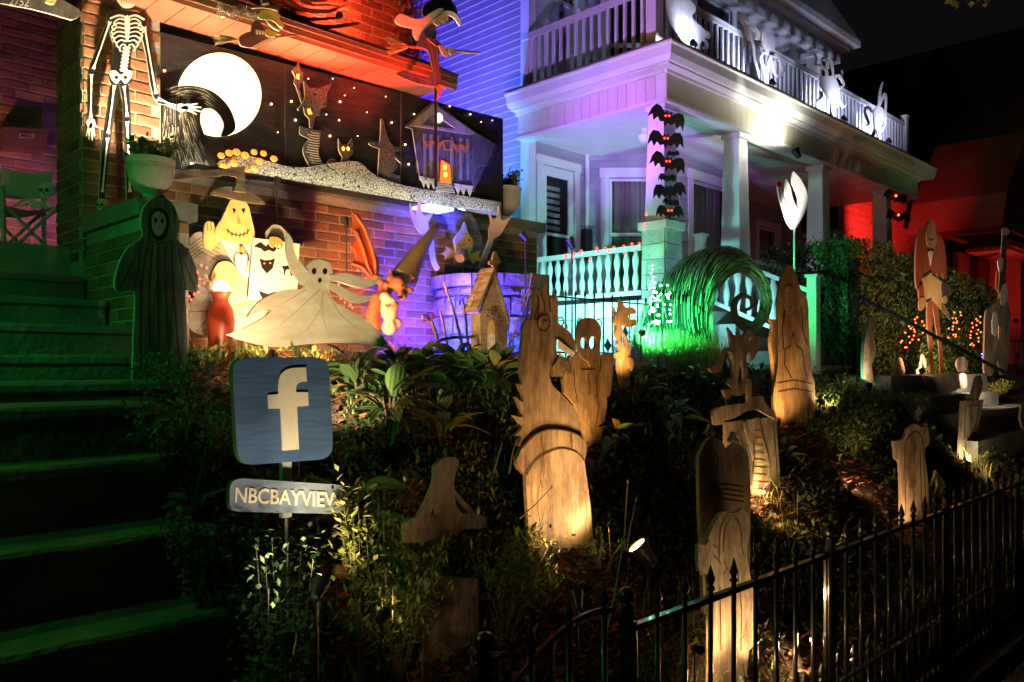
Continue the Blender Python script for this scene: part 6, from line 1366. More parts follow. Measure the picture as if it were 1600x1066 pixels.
# rocks at the foot of the kennel
for u, v, r, lb in ((710,562,.075,'round boulder at the left foot of the stick row'),(737,560,.09,'largest tan boulder before the kennel'),(768,566,.085,'flat boulder under the kennel doorway'),(793,572,.08,'rounded boulder right of the kennel'),(690,560,.05,'smallest boulder at the left end')):
    p = yp(u, v, 3.98); b = MB(); b.ball((0,0,0), r*.94, 16, 10, (1.15,.9,.72))
    b.v = [q+q.normalized()*noise.noise(q*14+V((u,0,0)))*.018+p for q in b.v]; tag(b.build('boulder', mat('boulder_tan', (.36,.27,.2), .85, (.26,.19,.14), 9, .8), smooth=True), lb, 'rock', 'boulders before the kennel')

# --- grassy curling arch (bent branch covered in dark strands)
cp = [(1075,560),(1062,520),(1060,470),(1075,430),(1105,405),(1140,398),(1172,412),(1190,445),(1196,480),(1185,502),(1166,500),(1158,482),(1168,468)]
cw_ = [62,58,52,42,33,27,22,18,15,12,10,8,5]
YL = 4.55
ca = fig('grassy_curl', 'tall arching hump bound in dark strands and lit vivid green', 'sculpture', (1075,560), YL, z=.0)
cpt = sm([(1052,600),(1055,545),(1060,490),(1085,440),(1125,411),(1160,411),(1188,440),(1197,476),(1184,506),(1166,512),(1150,498),(1147,476),(1158,462),(1172,466),(1174,480),(1165,484)],5,False)
nn_ = len(cpt); cwi = [max(5, 118*(1-min(1,i/(nn_*.36)))**1.15+40*(1-i/nn_)**1.25+2) for i in range(nn_)]
q_ = dp(1060,500,1).length; dd_ = yp(1100,480,YL); pxm = (dd_.dot(V((S2,S2,0))))/FF
core = MB(); core.tube([yp(*q, YL) for q in cpt], [w_*.5*pxm*.86 for w_ in cwi], 16); core.build('core', mat('core_dark', (.012,.02,.012), .8), ca, smooth=True)
rr = random.Random(31); st = MB()
C3 = [yp(*q, YL) for q in cpt]
for i in range(7500):
    t = rr.random()**.9*(nn_-4); k = int(t); f = t-k; a = rr.uniform(0,2*PI)
    pts = []
    L = rr.uniform(1.2,3.0); 
    for s in (0,.5,1):
        tt = min(nn_-1.01, t+s*L); kk = int(tt); ff_ = tt-kk; c = C3[kk].lerp(C3[kk+1], ff_); T = (C3[kk+1]-C3[kk]).normalized(); A = T.cross(V((0,1,0))).normalized(); B = V((0,1,0)); r = (cwi[kk]*(1-ff_)+cwi[kk+1]*ff_)*.5*pxm*(.9+.06*math.sin(t*3+a*5)+s*.10)
        pts.append(c+(A*math.cos(a+s*.12)+B*math.sin(a+s*.12))*r)
    wv = (pts[2]-pts[0]).cross(V((rr.uniform(-1,1),rr.uniform(-1,1),rr.uniform(-1,1)))).normalized()*.0035
    st.add([pts[0]-wv, pts[0]+wv, pts[1]+wv, pts[1]-wv, pts[2]], [(0,1,2,3),(3,2,4)])
st.build('strands', mat('strand', (.22,.30,.20), .4, rnd=.6), ca, recalc=False)['kind'] = 'stuff'
led = thing('green_led_cluster', yp(1045,500,4.2), 'cluster of dazzling pale green bulbs on the foot of the grassy curl', 'string lights')
gb = MB(); gb.ball((0,0,0), .0075, 8, 6); GBM = bpy.data.meshes.new('bulb'); GBM.from_pydata(gb.v, [], gb.f); GBM.materials.append(emat((.30,1,.62),26))
rr = random.Random(14)
for i in range(62):
    u = rr.uniform(1014,1049); v = rr.uniform(440,507)
    if i < 12: u = 1018+rr.uniform(-3,3); v = 415+i*6
    inst('bulb', GBM, led, Matrix.Translation(yp(u, v, 4.20+rr.uniform(-.05,.05))))
# --- string lights
def lights(label, ps, Y, col, s=18, r=.006, wire=True, cat='string lights', grp=None):
    t = thing('string_lights', yp(*ps[0], Y), label, cat, grp); b = MB(); b.ball((0,0,0), r, 8, 6); me = bpy.data.meshes.new('bulb'); me.from_pydata(b.v, [], b.f); me.materials.append(emat(col, s))
    for q in ps: inst('bulb', me, t, Matrix.Translation(yp(*q, Y)))
    if wire:
        b = MB(); b.tube([yp(*q, Y+.01) for q in ps], .0025, 4); b.build('wire', 'black_plastic', t)
    return t
lights('red fairy lights trailing down beside the red vase', kL([(1120,585),(1147,600),(1097,625),(1145,642),(1110,660),(1135,685),(1105,700),(1102,735),(1078,745),(1050,758),(1060,775),(1030,825)]), YK-.2, (1,.05,.03), 7, .0065)
lights('red fairy lights behind the sheet ghost ribbons near the gargoyle', k7([(180,525),(165,560),(215,563),(90,590),(145,635),(100,660),(120,678),(145,688),(155,705),(130,718)]), 4.6, (1,.06,.03), 7, .0065)
lights('red fairy lights over the top of the white porch side rail', [(u,v-1) for u,v in K(800,250,1/3.5525)([(300,532),(345,525),(385,510),(470,495),(518,497),(565,490),(620,483),(665,470),(708,468),(740,360),(745,305),(730,380)])], 5.9, (1,.03,.03), 8, .016, wire=False)
lights('red fairy lights hanging along the white porch side rail', K(800,250,1/3.5525)([(300,540),(335,545),(380,520),(432,552),(480,510),(540,505),(625,522),(680,500)]), 5.95, (1,.03,.03), 7, .014, wire=False)
rr = random.Random(6)
for (x0,y0,x1,y1,n,lb) in ((175,630,115,810,18,'orange fairy light strand at the left of the puppet legs'),(235,640,225,760,9,'short orange fairy light strand behind the puppet legs'),(415,605,370,750,16,'orange fairy light strand between the puppet and the bass'),(530,630,488,800,18,'orange fairy light strand just left of the bass puppet')):
    lights(lb, kF([(x0+(x1-x0)*(i//2)/(n/2)+(i%2)*26-12+rr.uniform(-22,22), y0+(y1-y0)*(i//2)/(n/2)+rr.uniform(-10,10)) for i in range(n)]), 4.15, (1,.10,.022), 6, .012, wire=False, grp='orange fairy light strands')
lights('tiny blue lights near the foot of the bass puppet', kF([(548,830),(552,845),(550,858)]), 3.9, (.12,.10,1), 12, .01, False)
# --- handrail at the right steps
hr = thing('handrail', yp(1338,590,3.6), 'dark sloping metal handrail crossing before the right figures', 'handrail')
b = MB(); p0_ = yp(1336,462,3.62); p1_ = yp(1340,600,3.62); b.tube([V((p1_.x,p1_.y,p1_.z-.3)), V((p1_.x,p1_.y,p0_.z))], .014, 7); b.build('post', mat('rail_metal', (.02,.045,.04), .35), hr)
ra_ = yp(1336,448,3.62); rb_ = yp(1608,602,2.35)
b = MB(); b.tube([V((p1_.x,p1_.y,p0_.z+.0)), rb_+(rb_-V((p1_.x,p1_.y,p0_.z)))*.2], .02, 8); b.build('rail', 'rail_metal', hr)
b = MB(); e_ = rb_+(rb_-p0_)*.18; b.tube([e_, V((e_.x,e_.y,ground(e_.x,e_.y)-.1))], .014, 7); b.build('post', 'rail_metal', hr)
# little shepherd hooks, curls
b = MB(); b.tube([yp(u,v,2.05) for u,v in ((536,880),(538,850),(536,838),(528,833),(520,838))], .004, 6); tag(b.build('wire_hook', 'straw', smooth=True), 'thin pale hooked wire behind the foreground lamp under the blue sign', 'wire')
pmp = yp(537,893,2.0); b = MB()
for i in range(10):
    a = 2*PI*i/10; b.ball(pmp+V((math.cos(a)*.014,math.sin(a)*.014,0)), .024, 10, 8, (.75,.75,.8))
b.tube([pmp+V((0,0,.015)), pmp+V((.004,0,.035))], .004, 5); tag(b.build('small_gourd', mat('gourd_skin', (.36,.12,.04), .6, (.28,.08,.03), 8, .2), smooth=True), 'little orange gourd beside the glowing lamp under the sign', 'gourd')
# ================================================================ LAMPS
WARM = (1,.46,.12); WHT = (1,.60,.25)
def gz(u, v, Y): p = yp(u,v,Y); return ground(p.x, Y)
def fl(label, u, v, Y, tgt, col, W_, size=70, **k):
    p = yp(u,v,Y); g = ground(p.x,Y); k.setdefault('hs', .6); return flood(label, p, tgt, col, W_, size, foot=min(g,p.z-.05), **k)
flood('flood lamp behind the left urn shining up at the skeleton board', (1.93,4.80,.95), (1.93,5.3,2.35), (1,.76,.44), 200, 78, foot=.875, hs=.6)
fl('flood lamp at the foot of the scarecrow board', 425, 555, 4.35, (3.1,4.9,.75), (1,.58,.22), 130, 135)
fl('small lamp low in front of the red vase', 330, 575, 4.0, (2.55,4.8,.6), (1,.50,.22), 16, 70)
fl('red flood lamp left of the gargoyle', 560, 558, 4.3, (3.95,4.85,.9), (1,.14,.04), 95, 80)
fl('pale pink lamp before the gargoyle chest', 640, 560, 4.45, (4.0,4.72,.42), (1,.80,.72), 7, 60)
fl('strong blue flood lamp before the well', 672, 550, 4.42, (5.1,5.3,.75), (.035,.018,1), 400, 112)
fl('second blue flood lamp at the foot of the well', 728, 556, 4.30, (4.75,4.75,.40), (.02,.16,1), 110, 115)
fl('lamp aimed up at the fish between the sticks', 735, 545, 4.33, (4.86,5.05,.98), (.7,.9,1), 20, 24)
fl('lamp behind the blue sign aimed up at the sheet ghost', 470, 625, 3.05, (2.85,4.15,.38), (1,.76,.46), 75, 105)
fl('tiny lamp at the foot of the kennel', 770, 560, 3.72, (4.15,4.15,.30), (1,.66,.34), 9, 56)
flood('red flood lamp on a stand by the well aimed along the porch eave', (4.45,4.34,.98), (3.55,4.92,2.20), (1,.03,.015), 700, 40, hs=.6, foot=.1)
flood('small red lamp behind the scarecrow hat lighting the eave', (3.05,4.60,.95), (2.75,4.93,2.19), (1,.10,.03), 90, 50, hs=.5, foot=.1)
flood('pinkish lamp on a stand by the well aimed at the white haired witch', (4.95,4.30,.98), (4.35,4.74,2.75), (1,.84,.95), 200, 24, hs=.7, foot=.2)
flood('red lamp lying on the porch eave aimed at the upper bricks', (3.25,4.97,2.46), (3.6,5.32,2.85), (1,.10,.04), 55, 140, stake=False, hs=.5)
flood('second red lamp lying on the porch eave further left', (2.7,4.90,2.42), (2.6,5.32,2.9), (1,.16,.06), 40, 150, stake=False, hs=.5)
flood('small lamp behind the scarecrow hat lighting the left witch', (2.75,4.93,1.22), (3.02,4.82,2.35), (1,.72,.38), 90, 60, hs=.5, foot=1.0)
# between the houses
flood('cyan flood lamp on the ground between the two houses', (7.0,8.9,.25), (8.6,9.15,3.75), (.01,.36,1), 1500, 44, hs=1.5, foot=.05, blend=1)
flood('purple flood lamp on the ground between the two houses', (6.9,8.5,.35), (8.6,11.2,6.6), (.17,.012,1), 4600, 66, hs=1.5, foot=.05, blend=1)
flood('lavender flood lamp on the brick porch wall end', (5.52,5.60,1.44), (8.5,6.8,3.6), (.46,.24,1), 500, 60, hs=1.0, foot=1.33)
flood('pale cyan lamp washing the near end of the porch beam', (7.2,7.2,.3), (8.4,7.7,3.4), (.40,.62,1), 60, 60, foot=.05)
# balcony
for i, (u, v, W_) in enumerate(((1083,96,34),(1206,160,34),(1318,206,44),(1388,236,44))):
    p = yp(u,v,5.52); p.z = 3.90
    flood(('first','second','third','last')[i]+' little black spot lamp from the corner on the balcony edge', p, (p.x+.12,6.1,4.45), (.56,.62,1), W_*(1.3 if i == 0 else 2.5), 150, foot=3.84, hs=.8, group='spot lamps along the balcony edge')
# white flood under the front beam
pf = yp(1243,236,5.38)
tf = flood('dazzling white flood lamp fixed to the front porch beam', pf, pf+V((-.10,.13,.30)), (1,.98,.80), 60, 170, stake=False, r=.05, hs=1.2, glow=60)
spot(tf, pf+V((0,-.02,-.05)), (10.4,6.3,1.6), (1,.94,.95), 50, 150, .8, .06)
spot(tf, pf+V((.05,-.12,-.02)), yp(1241,315,4.4), (1,.98,.90), 1, 24, .5, .03)
spot(tf, pf+V((.05,-.02,-.05)), (12.95,5.8,2.2), (.85,.92,1), 60, 80, .8, .03)
# red end
flood('red flood lamp at the far end of the porch', (17.2,5.6,1.5), (19.5,7.5,3.9), (1,.05,.04), 850, 66, hs=1.3, foot=-.2)
flood('red lamp behind the hedge tinting the porch end', (14.2,5.55,1.0), (14.2,7.4,3.0), (1,.12,.07), 7, 120, foot=-.2)
# green and cyan
fl('green flood lamp hidden before the grassy curl', 1003, 520, 3.95, (6.85,4.5,.22), (.03,1,.20), 720, 58)
fl('teal lamp aimed at the stone pier', 985, 570, 4.4, (8.5,5.9,1.1), (.05,1,.5), 70, 36)
flood('cyan white lamp under the side of the porch', (7.2,6.6,.30), (8.5,6.9,.35), (.30,1,.88), 190, 150, foot=.05)
flood('turquoise lamp beside the porch stair', (8.35,4.9,.15), (8.95,5.0,1.0), (.25,.9,1), 34, 120, foot=-.1)
flood('green flood lamp beyond the left end of the steps', (-.9,4.1,1.55), (1.0,3.3,-.4), (.04,1,.12), 30, 95, foot=-.05)
flood('low green lamp beyond the lower steps', (-1.0,2.9,1.0), (1.0,2.3,-.8), (.06,1,.08), 13, 120, foot=-1.0)
flood('second green lamp left of the landing', (-.5,3.1,1.1), (1.65,4.5,.65), (.04,1,.16), 32, 80, foot=-.4)
flood('dim purple lamp on the brick porch floor', (2.05,6.4,.85), (1.9,7.2,2.0), (.30,.10,1), 11, 140, foot=.72)
flood('small warm lamp on the brick porch floor', (1.2,6.6,.85), (1.6,7.3,1.6), (1,.34,.22), 24, 140, foot=.72)
# garden spots
fl('bright round spot lamp right of the serpent monument', 1000, 858, 2.28, yp(868,700,2.55), WHT, 25.57, 115, glow=60, hs=1.0)
fl('lamp low before the serpent column', 900, 930, 2.1, yp(850,560,2.55), WARM, 32.55, 95)
fl('black stake lamp below the blue sign glaring upward', 500, 915, 1.80, yp(545,790,1.93), (1,.78,.42), 8, 100, glow=40, hs=.45)
fl('sign lamp behind the lower steps corner', 450, 1000, 1.70, yp(445,640,2.02), (1,.84,.60), 13, 70, hs=.4)
fl('lamp lying in the chips before the wing gravestone', 1160, 1062, 1.72, yp(1140,900,1.88), (1,.66,.28), 8, 130, hs=.4)
fl('lamp among the chips right of the wing gravestone', 1205, 1052, 1.75, yp(1130,760,2.15), (1,.60,.26), 13, 125, hs=.4)
fl('lamp at the foot of the columned tomb', 1198, 785, 2.53, yp(1192,715,2.63), (1,.70,.32), 14, 110, hs=.4)
fl('lamp before the hooded monument', 1255, 690, 2.80, yp(1243,520,3.05), WARM, 30.23, 95)
fl('lamp before the skull gravestone', 925, 735, 2.80, yp(915,560,3.0), WARM, 18.6, 105)
fl('lamp below the horned totem', 985, 595, 3.32, yp(978,510,3.55), WARM, 32.55, 95)
fl('lamp beside the spindle post', 1198, 590, 3.15, yp(1200,540,3.25), WARM, 11.62, 105)
fl('lamp before the perched beast', 1150, 760, 2.42, yp(1160,560,2.63), (1,.55,.25), 7.5, 85)
fl('lamp before the arched gravestone', 1440, 850, 2.02, yp(1428,720,2.22), WHT, 20.93, 95)
fl('lamp at the foot of the leaning gravestone', 1512, 725, 2.50, yp(1515,650,2.6), (1,.78,.45), 12, 125)
fl('lamp at the foot of the jagged pale board', 1358, 603, 3.15, yp(1357,560,3.25), (1,.8,.55), 12, 115)
fl('lamp in the shrub right of the hooded monument', 1300, 640, 2.9, yp(1290,600,3.0), (1,.75,.35), 9, 130)
fl('orange lamp before the accordion puppet', 1440, 580, 3.28, yp(1462,470,3.75), (1,.50,.22), 150, 85)
fl('pale lamp before the bass puppet', 1525, 600, 2.88, yp(1555,520,3.3), (1,.74,.52), 130, 95)
fl('yellow lamp aimed at the hedge behind the puppet', 1475, 590, 3.85, (15.2,4.3,.8), (1,.62,.22), 120, 100)
fl('lamp lighting the yellow plant by the right steps', 1560, 735, 2.2, yp(1560,700,2.4), (1,.75,.35), 6, 130)

fl('narrow lamp in the yard aimed at the white flame board', 1300, 590, 3.4, yp(1240,315,4.4), (1,.98,.92), 800, 13)

flood('dull red lamp beyond the neighbour house', (21.5,5.2,1.0), (24,7,3.6), (1,.07,.04), 60, 120, foot=-.2)
flood('pink lamp at the far porch eave', (yp(1590,480,5.0).x,5.0,.2), (yp(1590,390,5.6).x,5.6,1.9), (1,.16,.18), 14, 110, foot=-.3)

fl('added little lamp spilling light on the chips at the foot of the wing gravestone', 1092, 1015, 1.80, yp(1200,1050,1.70), (1,.60,.24), 14, 120, hs=.4)  # added lamp turned to the ground to make the bright pool there
fl('little lamp beyond the fence post shining along the leaves', 1270, 1000, 1.85, yp(1200,1050,1.72), (1,.62,.26), 16, 120, hs=.3)
fl('added little lamp spilling light on the straw at the foot of the columned tomb', 1165, 765, 2.55, yp(1230,792,2.46), (1,.58,.22), 15, 120, hs=.4)  # also added, only to brighten the ground by the tomb
fl('small lamp in the feathery shrub under the name board', 600, 960, 2.0, yp(700,830,2.35), (1,.56,.26), 2.2, 120, hs=.4)
fl('small lamp in the leaves left of the right steps', 1330, 760, 2.5, yp(1420,690,2.9), (1,.60,.28), 6, 120)

flood('violet lamp on the brick wall end aimed under the porch ceiling', (5.45,5.50,1.44), (9.3,6.9,3.2), (.36,.05,1), 900, 34, foot=1.33)
# ================================================================ PLANTS
import numpy as np
def leafmesh(name, L, W, m, fold=.15, bend=.3, n=6, ribs=True):
    b = MB()
    for i in range(n+1):
        t = i/n; w_ = W*math.sin(PI*min(1,t*.98+.02))**.75*(1-.25*t)/1.0*.5; x = L*t; z = -bend*L*t*t
        b.v += [V((x,-w_,z+fold*w_)), V((x,-w_*.5,z+fold*w_*.3)), V((x,0,z)), V((x,w_*.5,z+fold*w_*.3)), V((x,w_,z+fold*w_))]
        if i:
            for j in range(4): b.f.append(((i-1)*5+j,(i-1)*5+j+1,i*5+j+1,i*5+j)); b.m.append(0)
    me = bpy.data.meshes.new(name); me.from_pydata(b.v, [], b.f); me.materials.append(M(m)); me.polygons.foreach_set('use_smooth', [True]*len(me.polygons)); return me
def hostamat(name, c1, c2):
    m = mat(name, c1, .42, c2, 5, rnd=.45); nt = m.node_tree; N = nt.nodes; L = nt.links; t = N.new('ShaderNodeTexCoord'); wv = N.new('ShaderNodeTexWave'); wv.bands_direction = 'Y'; wv.inputs['Scale'].default_value = 14; wv.inputs['Distortion'].default_value = .6
    L.new(t.outputs['Object'], wv.inputs['Vector']); bp = N.new('ShaderNodeBump'); bp.inputs['Strength'].default_value = .5; bp.inputs['Distance'].default_value = .008; L.new(wv.outputs['Fac'], bp.inputs['Height']); L.new(bp.outputs[0], N['Principled BSDF'].inputs['Normal'])
hostamat('hosta_green', (.05,.10,.028), (.085,.15,.04)); hostamat('hosta_yellow', (.20,.20,.05), (.12,.15,.04)); hostamat('hosta_brown', (.20,.10,.035), (.12,.10,.035))
HM = [leafmesh('leaf', .24, .13, 'hosta_green', .3, .35), leafmesh('leaf', .30, .10, 'hosta_green', .4, .5), leafmesh('leaf', .22, .11, 'hosta_yellow', .3, .4), leafmesh('leaf', .24, .08, 'hosta_brown', .5, .7)]
def hosta(x, y, s, n, label, seed, grp='hostas on the slope', mix=(.5,.35,.1,.05)):
    rr = random.Random(seed); z = ground(x, y); t = thing('hosta', (x,y,z), label, 'plant', grp)
    for i in range(n):
        a = rr.uniform(0,2*PI); e = rr.uniform(-.15,1.1); q = rr.uniform(0,1); k = 0; r = rr.random(); acc = 0
        for k in range(4):
            acc += mix[k]
            if r < acc: break
        h = s*rr.uniform(.10,.30); off = s*rr.uniform(.02,.12)
        if near_lamp(x+math.cos(a)*(off+.14*s), y+math.sin(a)*(off+.14*s), 1.5): continue
        mx = Matrix.Translation((x+math.cos(a)*off, y+math.sin(a)*off, z+h)) @ Matrix.Rotation(a, 4, 'Z') @ Matrix.Rotation(-e, 4, 'Y') @ Matrix.Rotation(rr.uniform(-.5,.5), 4, 'X') @ Matrix.Scale(s*rr.uniform(.7,1.25), 4)
        inst('leaf', HM[k], t, mx)
    b = MB()
    for i in range(7): a = rr.uniform(0,2*PI); b.tube([(x,y,z-.03),(x+math.cos(a)*.05*s,y+math.sin(a)*.05*s,z+.22*s)], .005*s, 4)
    b.build('stem', 'stem', t)
hs = [(560,600,3.55,1.1,16,'broad leafed hosta just right of the blue sign top'),(610,640,3.2,1.3,18,'large hosta with pleated leaves beside the blue sign'),(545,690,2.75,1.2,14,'low hosta leaf cluster at the lower right corner of the blue sign'),(660,590,3.7,1.0,16,'hosta clump beneath the tail of the sheet ghost'),(720,610,3.6,1.1,16,'dark hosta in front of the boulders'),(770,640,3.35,1.1,16,'hosta left of the serpent monument neck'),(690,660,3.1,1.1,14,'hosta in shade below the boulders'),(1000,640,3.3,1.0,15,'hosta right of the skull gravestone'),(1050,680,3.05,1.1,16,'hosta with browning leaves left of the columned tomb'),(1090,620,3.45,1.0,14,'hosta behind the perched beast'),(960,700,2.95,1.0,14,'hosta at the foot of the skull gravestone'),(1020,600,3.6,.9,14,'hosta beneath the grassy tuft'),(1225,720,2.75,.9,8,'upright hosta right of the columned tomb'),(310,650,2.9,.8,10,'small variegated hosta beside the steps'),(1275,560,3.4,.7,7,'sparse hosta behind the hooded monument'),(620,560,3.95,.9,12,'hosta right under the gargoyle'),(1555,720,2.4,.7,8,'yellow leaved hosta near the right frame border')]
for i, (u, v, Y, s, n, lb) in enumerate(hs):
    p = yp(u, v, Y); hosta(p.x, Y, s*.60, int(n*1.9), lb, 40+i, mix=(.42,.30,.13,.15) if i not in (16,) else (.1,.1,.75,.05))
def scatter(name, label, cat, N_, box, m, L, W, h0=.0, h1=.12, seed=1, cond=None, up=.3, kind='stuff', near=True):
    rr = random.Random(seed); nr = np.random.RandomState(seed); b = MB(); x0, x1, y0, y1 = box; c = 0
    while c < N_:
        x = rr.uniform(x0,x1); y = rr.uniform(y0,y1)
        d = (x+y)*S2
        if near and rr.random() > min(1, (3.6/max(d,.5))**1.6): continue
        if cond and not cond(x,y,rr): continue
        if name != 'leaf_litter' and near_lamp(x,y): continue
        z = ground(x,y)+rr.uniform(h0,h1)*rr.random(); s = rr.uniform(.6,1.3)*(1+max(0,d-4)*.12)
        leaf(b, V((x,y,z)), rr, L*s, W*s, up); c += 1
    o = b.build(name, m, recalc=False); tag(o, label, cat, None, kind); return o
clump = lambda f, th, o: (lambda x,y,rr: noise.noise(V((x*f+o,y*f,o))) > th+rr.uniform(-.25,.25))
off_steps = lambda g: (lambda x,y,rr: x > 1.42 and (y < 3.8 or x > 1.75) and g(x,y,rr))
scatter('ground_cover', 'dark small leaved ground cover spread over the whole garden slope', 'ground cover', 15000, (1.35,9.5,1.62,4.9), 'leaf_dark', .040, .024, 0, .10, 1, off_steps(clump(.9,-.15,0)))
scatter('fern_cover', 'mid green leafy ground cover in patches on the slope', 'ground cover', 9000, (1.35,9.5,1.62,4.9), 'leaf_green', .045, .016, 0, .14, 2, off_steps(clump(1.2,.10,5)), .6)
scatter('leaf_litter', 'brown and orange fallen leaves strewn over the garden soil', 'fallen leaves', 24000, (1.33,11,1.45,4.8), 'leaf_litter', .050, .036, 0, .035, 3, off_steps(clump(1.1,-.45,9)), -.25)
scatter('stone_chips', 'sidewalk strewn with brown leaves by the fence foot', 'fallen leaves', 900, (3.0,11,.9,1.5), 'leaf_litter', .05, .036, 0, .02, 4, None, -.5)
def blades(name, label, pts, N_, h, m, seed, spread=.25, w=.004, kind='stuff', lean=.5, cat='grass', zf=None):
    rr = random.Random(seed); b = MB()
    for i in range(N_):
        cx, cy = rr.choice(pts); a = rr.uniform(0,2*PI); r = spread*rr.random()**.7; x = cx+math.cos(a)*r; y = cy+math.sin(a)*r; z = ground(x,y)-.01 if zf is None else zf
        a2 = rr.uniform(0,2*PI); H = h*rr.uniform(.5,1.15); l = lean*rr.uniform(.1,1)*H; d = V((math.cos(a2),math.sin(a2),0)); s = V((-d.y,d.x,0))*w*rr.uniform(.6,1.3); p = V((x,y,z))
        q1 = p+d*l*.25+V((0,0,H*.6)); q2 = p+d*l*.7+V((0,0,H*.92)); q3 = p+d*l*1.15+V((0,0,H*.95))
        b.add([p-s,p+s,q1+s*.8,q1-s*.8,q2+s*.45,q2-s*.45,q3], [(0,1,2,3),(3,2,4,5),(5,4,6)])
    o = b.build(name, m, recalc=False); tag(o, label, cat, None, kind); return o
P2 = lambda u, v, Y: tuple(yp(u,v,Y).xy)
mat('grass_green', (.06,.12,.03), .5, (.10,.16,.04), 6, rnd=.5); mat('grass_straw', (.34,.27,.10), .7, (.22,.20,.07), 6, rnd=.5)
blades('tall_grass', 'airy tuft of tall grass glowing yellow green at the foot of the grassy curl', [P2(1030,570,4.1),P2(1070,580,4.0),P2(1000,580,4.05),P2(1100,590,4.0)], 2600, .42, 'grass_straw', 11, .30, .0022)
blades('tall_grass', 'green grass blades mixed in the tuft before the grassy curl', [P2(1040,570,4.2),P2(1090,585,4.1)], 900, .36, 'grass_green', 12, .3, .003)
blades('slope_grass', 'long thin grass blades at the dark bottom of the slope', [(x,y) for x in (1.6,1.9,2.3,2.7,3.1) for y in (1.68,1.85)], 420, .26, 'grass_green', 13, .30, .0035, lean=1.2)
blades('dry_grass', 'dry straw stalks bent over the lower slope', [(x,y) for x in (1.7,2.2,2.8,3.4,4.2,5.0) for y in (1.9,2.3)], 330, .22, 'grass_straw', 14, .35, .0016, lean=1.3)
blades('bright_grass', 'bright straw tuft glowing right at the lens of the sign lamp', [P2(505,885,2.02)], 26, .15, 'grass_straw', 15, .05, .0022, lean=1.3)
blades('bright_grass', 'straw tuft lit at the foot of the columned tomb', [P2(1215,790,2.5)], 120, .10, 'grass_straw', 16, .15, .002, lean=1.8)
blades('bright_grass', 'dry grass clump lit at the foot of the leaning gravestone', [P2(1525,735,2.45)], 90, .20, 'grass_straw', 17, .12, .003, lean=1.0)
blades('bright_grass', 'straw and chips glowing at the foot of the wing gravestone', [P2(1160,1045,1.74),P2(1215,1040,1.7)], 160, .07, 'grass_straw', 18, .14, .002, lean=1.8)
def shrub(label, u, v, Y, rx, rz, N_, L, W, m, seed, name='shrub', grp=None, stems=14, up=.4, dens=.55):
    """stems fanning out of the ground with small leaves all along them"""
    rr = random.Random(seed); p = yp(u,v,Y); p.z = ground(p.x,Y); t = thing(name, p, label, 'shrub', grp); b = MB(); s = MB()
    for i in range(stems):
        a = rr.uniform(0,2*PI); r = rx*rr.uniform(.25,1); top = p+V((math.cos(a)*r, math.sin(a)*r*.8, rz*rr.uniform(.55,1.08)))
        mid = p.lerp(top,.5)+V((rr.uniform(-.04,.04),rr.uniform(-.04,.04),rz*.12)); s.tube([p+V((0,0,-.03)), mid, top], [.006,.004,.002], 4)
        for k in range(N_//stems):
            f = rr.uniform(.22,1.03)**.8; c = (p.lerp(mid, f*2) if f < .5 else mid.lerp(top, f*2-1))+V((rr.gauss(0,1),rr.gauss(0,1),rr.gauss(0,1)))*rx*.10
            leaf(b, c, rr, L, W, up)
    s.build('branch', 'stem', t); b.build('foliage', m, t, recalc=False)
shrub('feathery yellow green shrub left of the broken cross board', 620,860,2.3,.26,.42,1500,.034,.012,'leaf_green',51)
shrub('yellowing bush just behind the right side of the name board', 660,800,2.5,.26,.36,1100,.036,.014,'leaf_yellow',52)
shrub('feathery shrub spilling over the broken cross board on its right', 790,860,2.32,.28,.40,1600,.036,.011,'leaf_green',53)
shrub('dark red leaved shrub right of the blue sign', 625,740,2.7,.22,.30,700,.030,.014,'leaf_red',54)
def sprig(label, base, tops, Y, n, L, W, m, seed, spread=.02, lo=.7):
    rr = random.Random(seed); p = yp(*base, Y); p.z = ground(p.x, Y); t = thing('leafy_sprig', p, label, 'plant'); b = MB(); s_ = MB()
    for q in tops:
        e = yp(*q, Y+rr.uniform(-.04,.04)); mid = p.lerp(e,.55)+V((rr.uniform(-.02,.02),0,.02)); s_.tube([p, mid, e], [.0024,.0019,.001], 4)
        for k in range(n):
            f_ = rr.uniform(lo,1.04); c = p.lerp(mid,f_/.55) if f_ < .55 else mid.lerp(e,(f_-.55)/.45); leaf(b, c+V((rr.gauss(0,1),rr.gauss(0,1),rr.gauss(0,1)))*spread, rr, L, W, .2)
    s_.build('stem', 'stem', t); b.build('foliage', m, t, recalc=False)
sprig('bright yellow leafed sprig lit hard beside the name board', (590,960), [(535,775),(548,785),(560,775),(530,800),(552,810),(570,800),(540,825)], 1.93, 42, .030, .014, 'leaf_yellow', 55, .017, .80)
sprig('drooping greenish sprig right of the name board', (610,960), [(590,790),(615,800),(580,830),(600,760)], 2.0, 40, .032, .013, 'leaf_green', 56, .022, .6)
sprig('tall leafy weeds hiding the stake of the blue sign', (440,1010), [(400,850),(425,840),(450,850),(470,860),(415,880),(490,870),(440,900),(460,910),(480,930)], 1.90, 150, .022, .013, 'leaf_dark', 57, .034, .25)
sprig('leafy weeds at the corner of the lowest steps', (390,1040), [(400,930),(420,920),(440,950),(460,960),(410,960)], 1.85, 130, .024, .014, 'leaf_dark', 58, .034, .2)
sprig('yellow leaved sprig by the leaning gravestone', (1545,760), [(1540,712),(1555,705),(1570,712),(1585,720),(1560,728)], 2.42, 9, .05, .03, 'leaf_yellow', 59, .018)
shrub('dark bushy shrub under the right flank of the hooded monument', 1330,700,2.75,.42,.42,2600,.040,.018,'leaf_dark',56)
shrub('round dim green shrub left of the right steps', 1400,650,3.05,.42,.34,2600,.038,.018,'leaf_green',57)
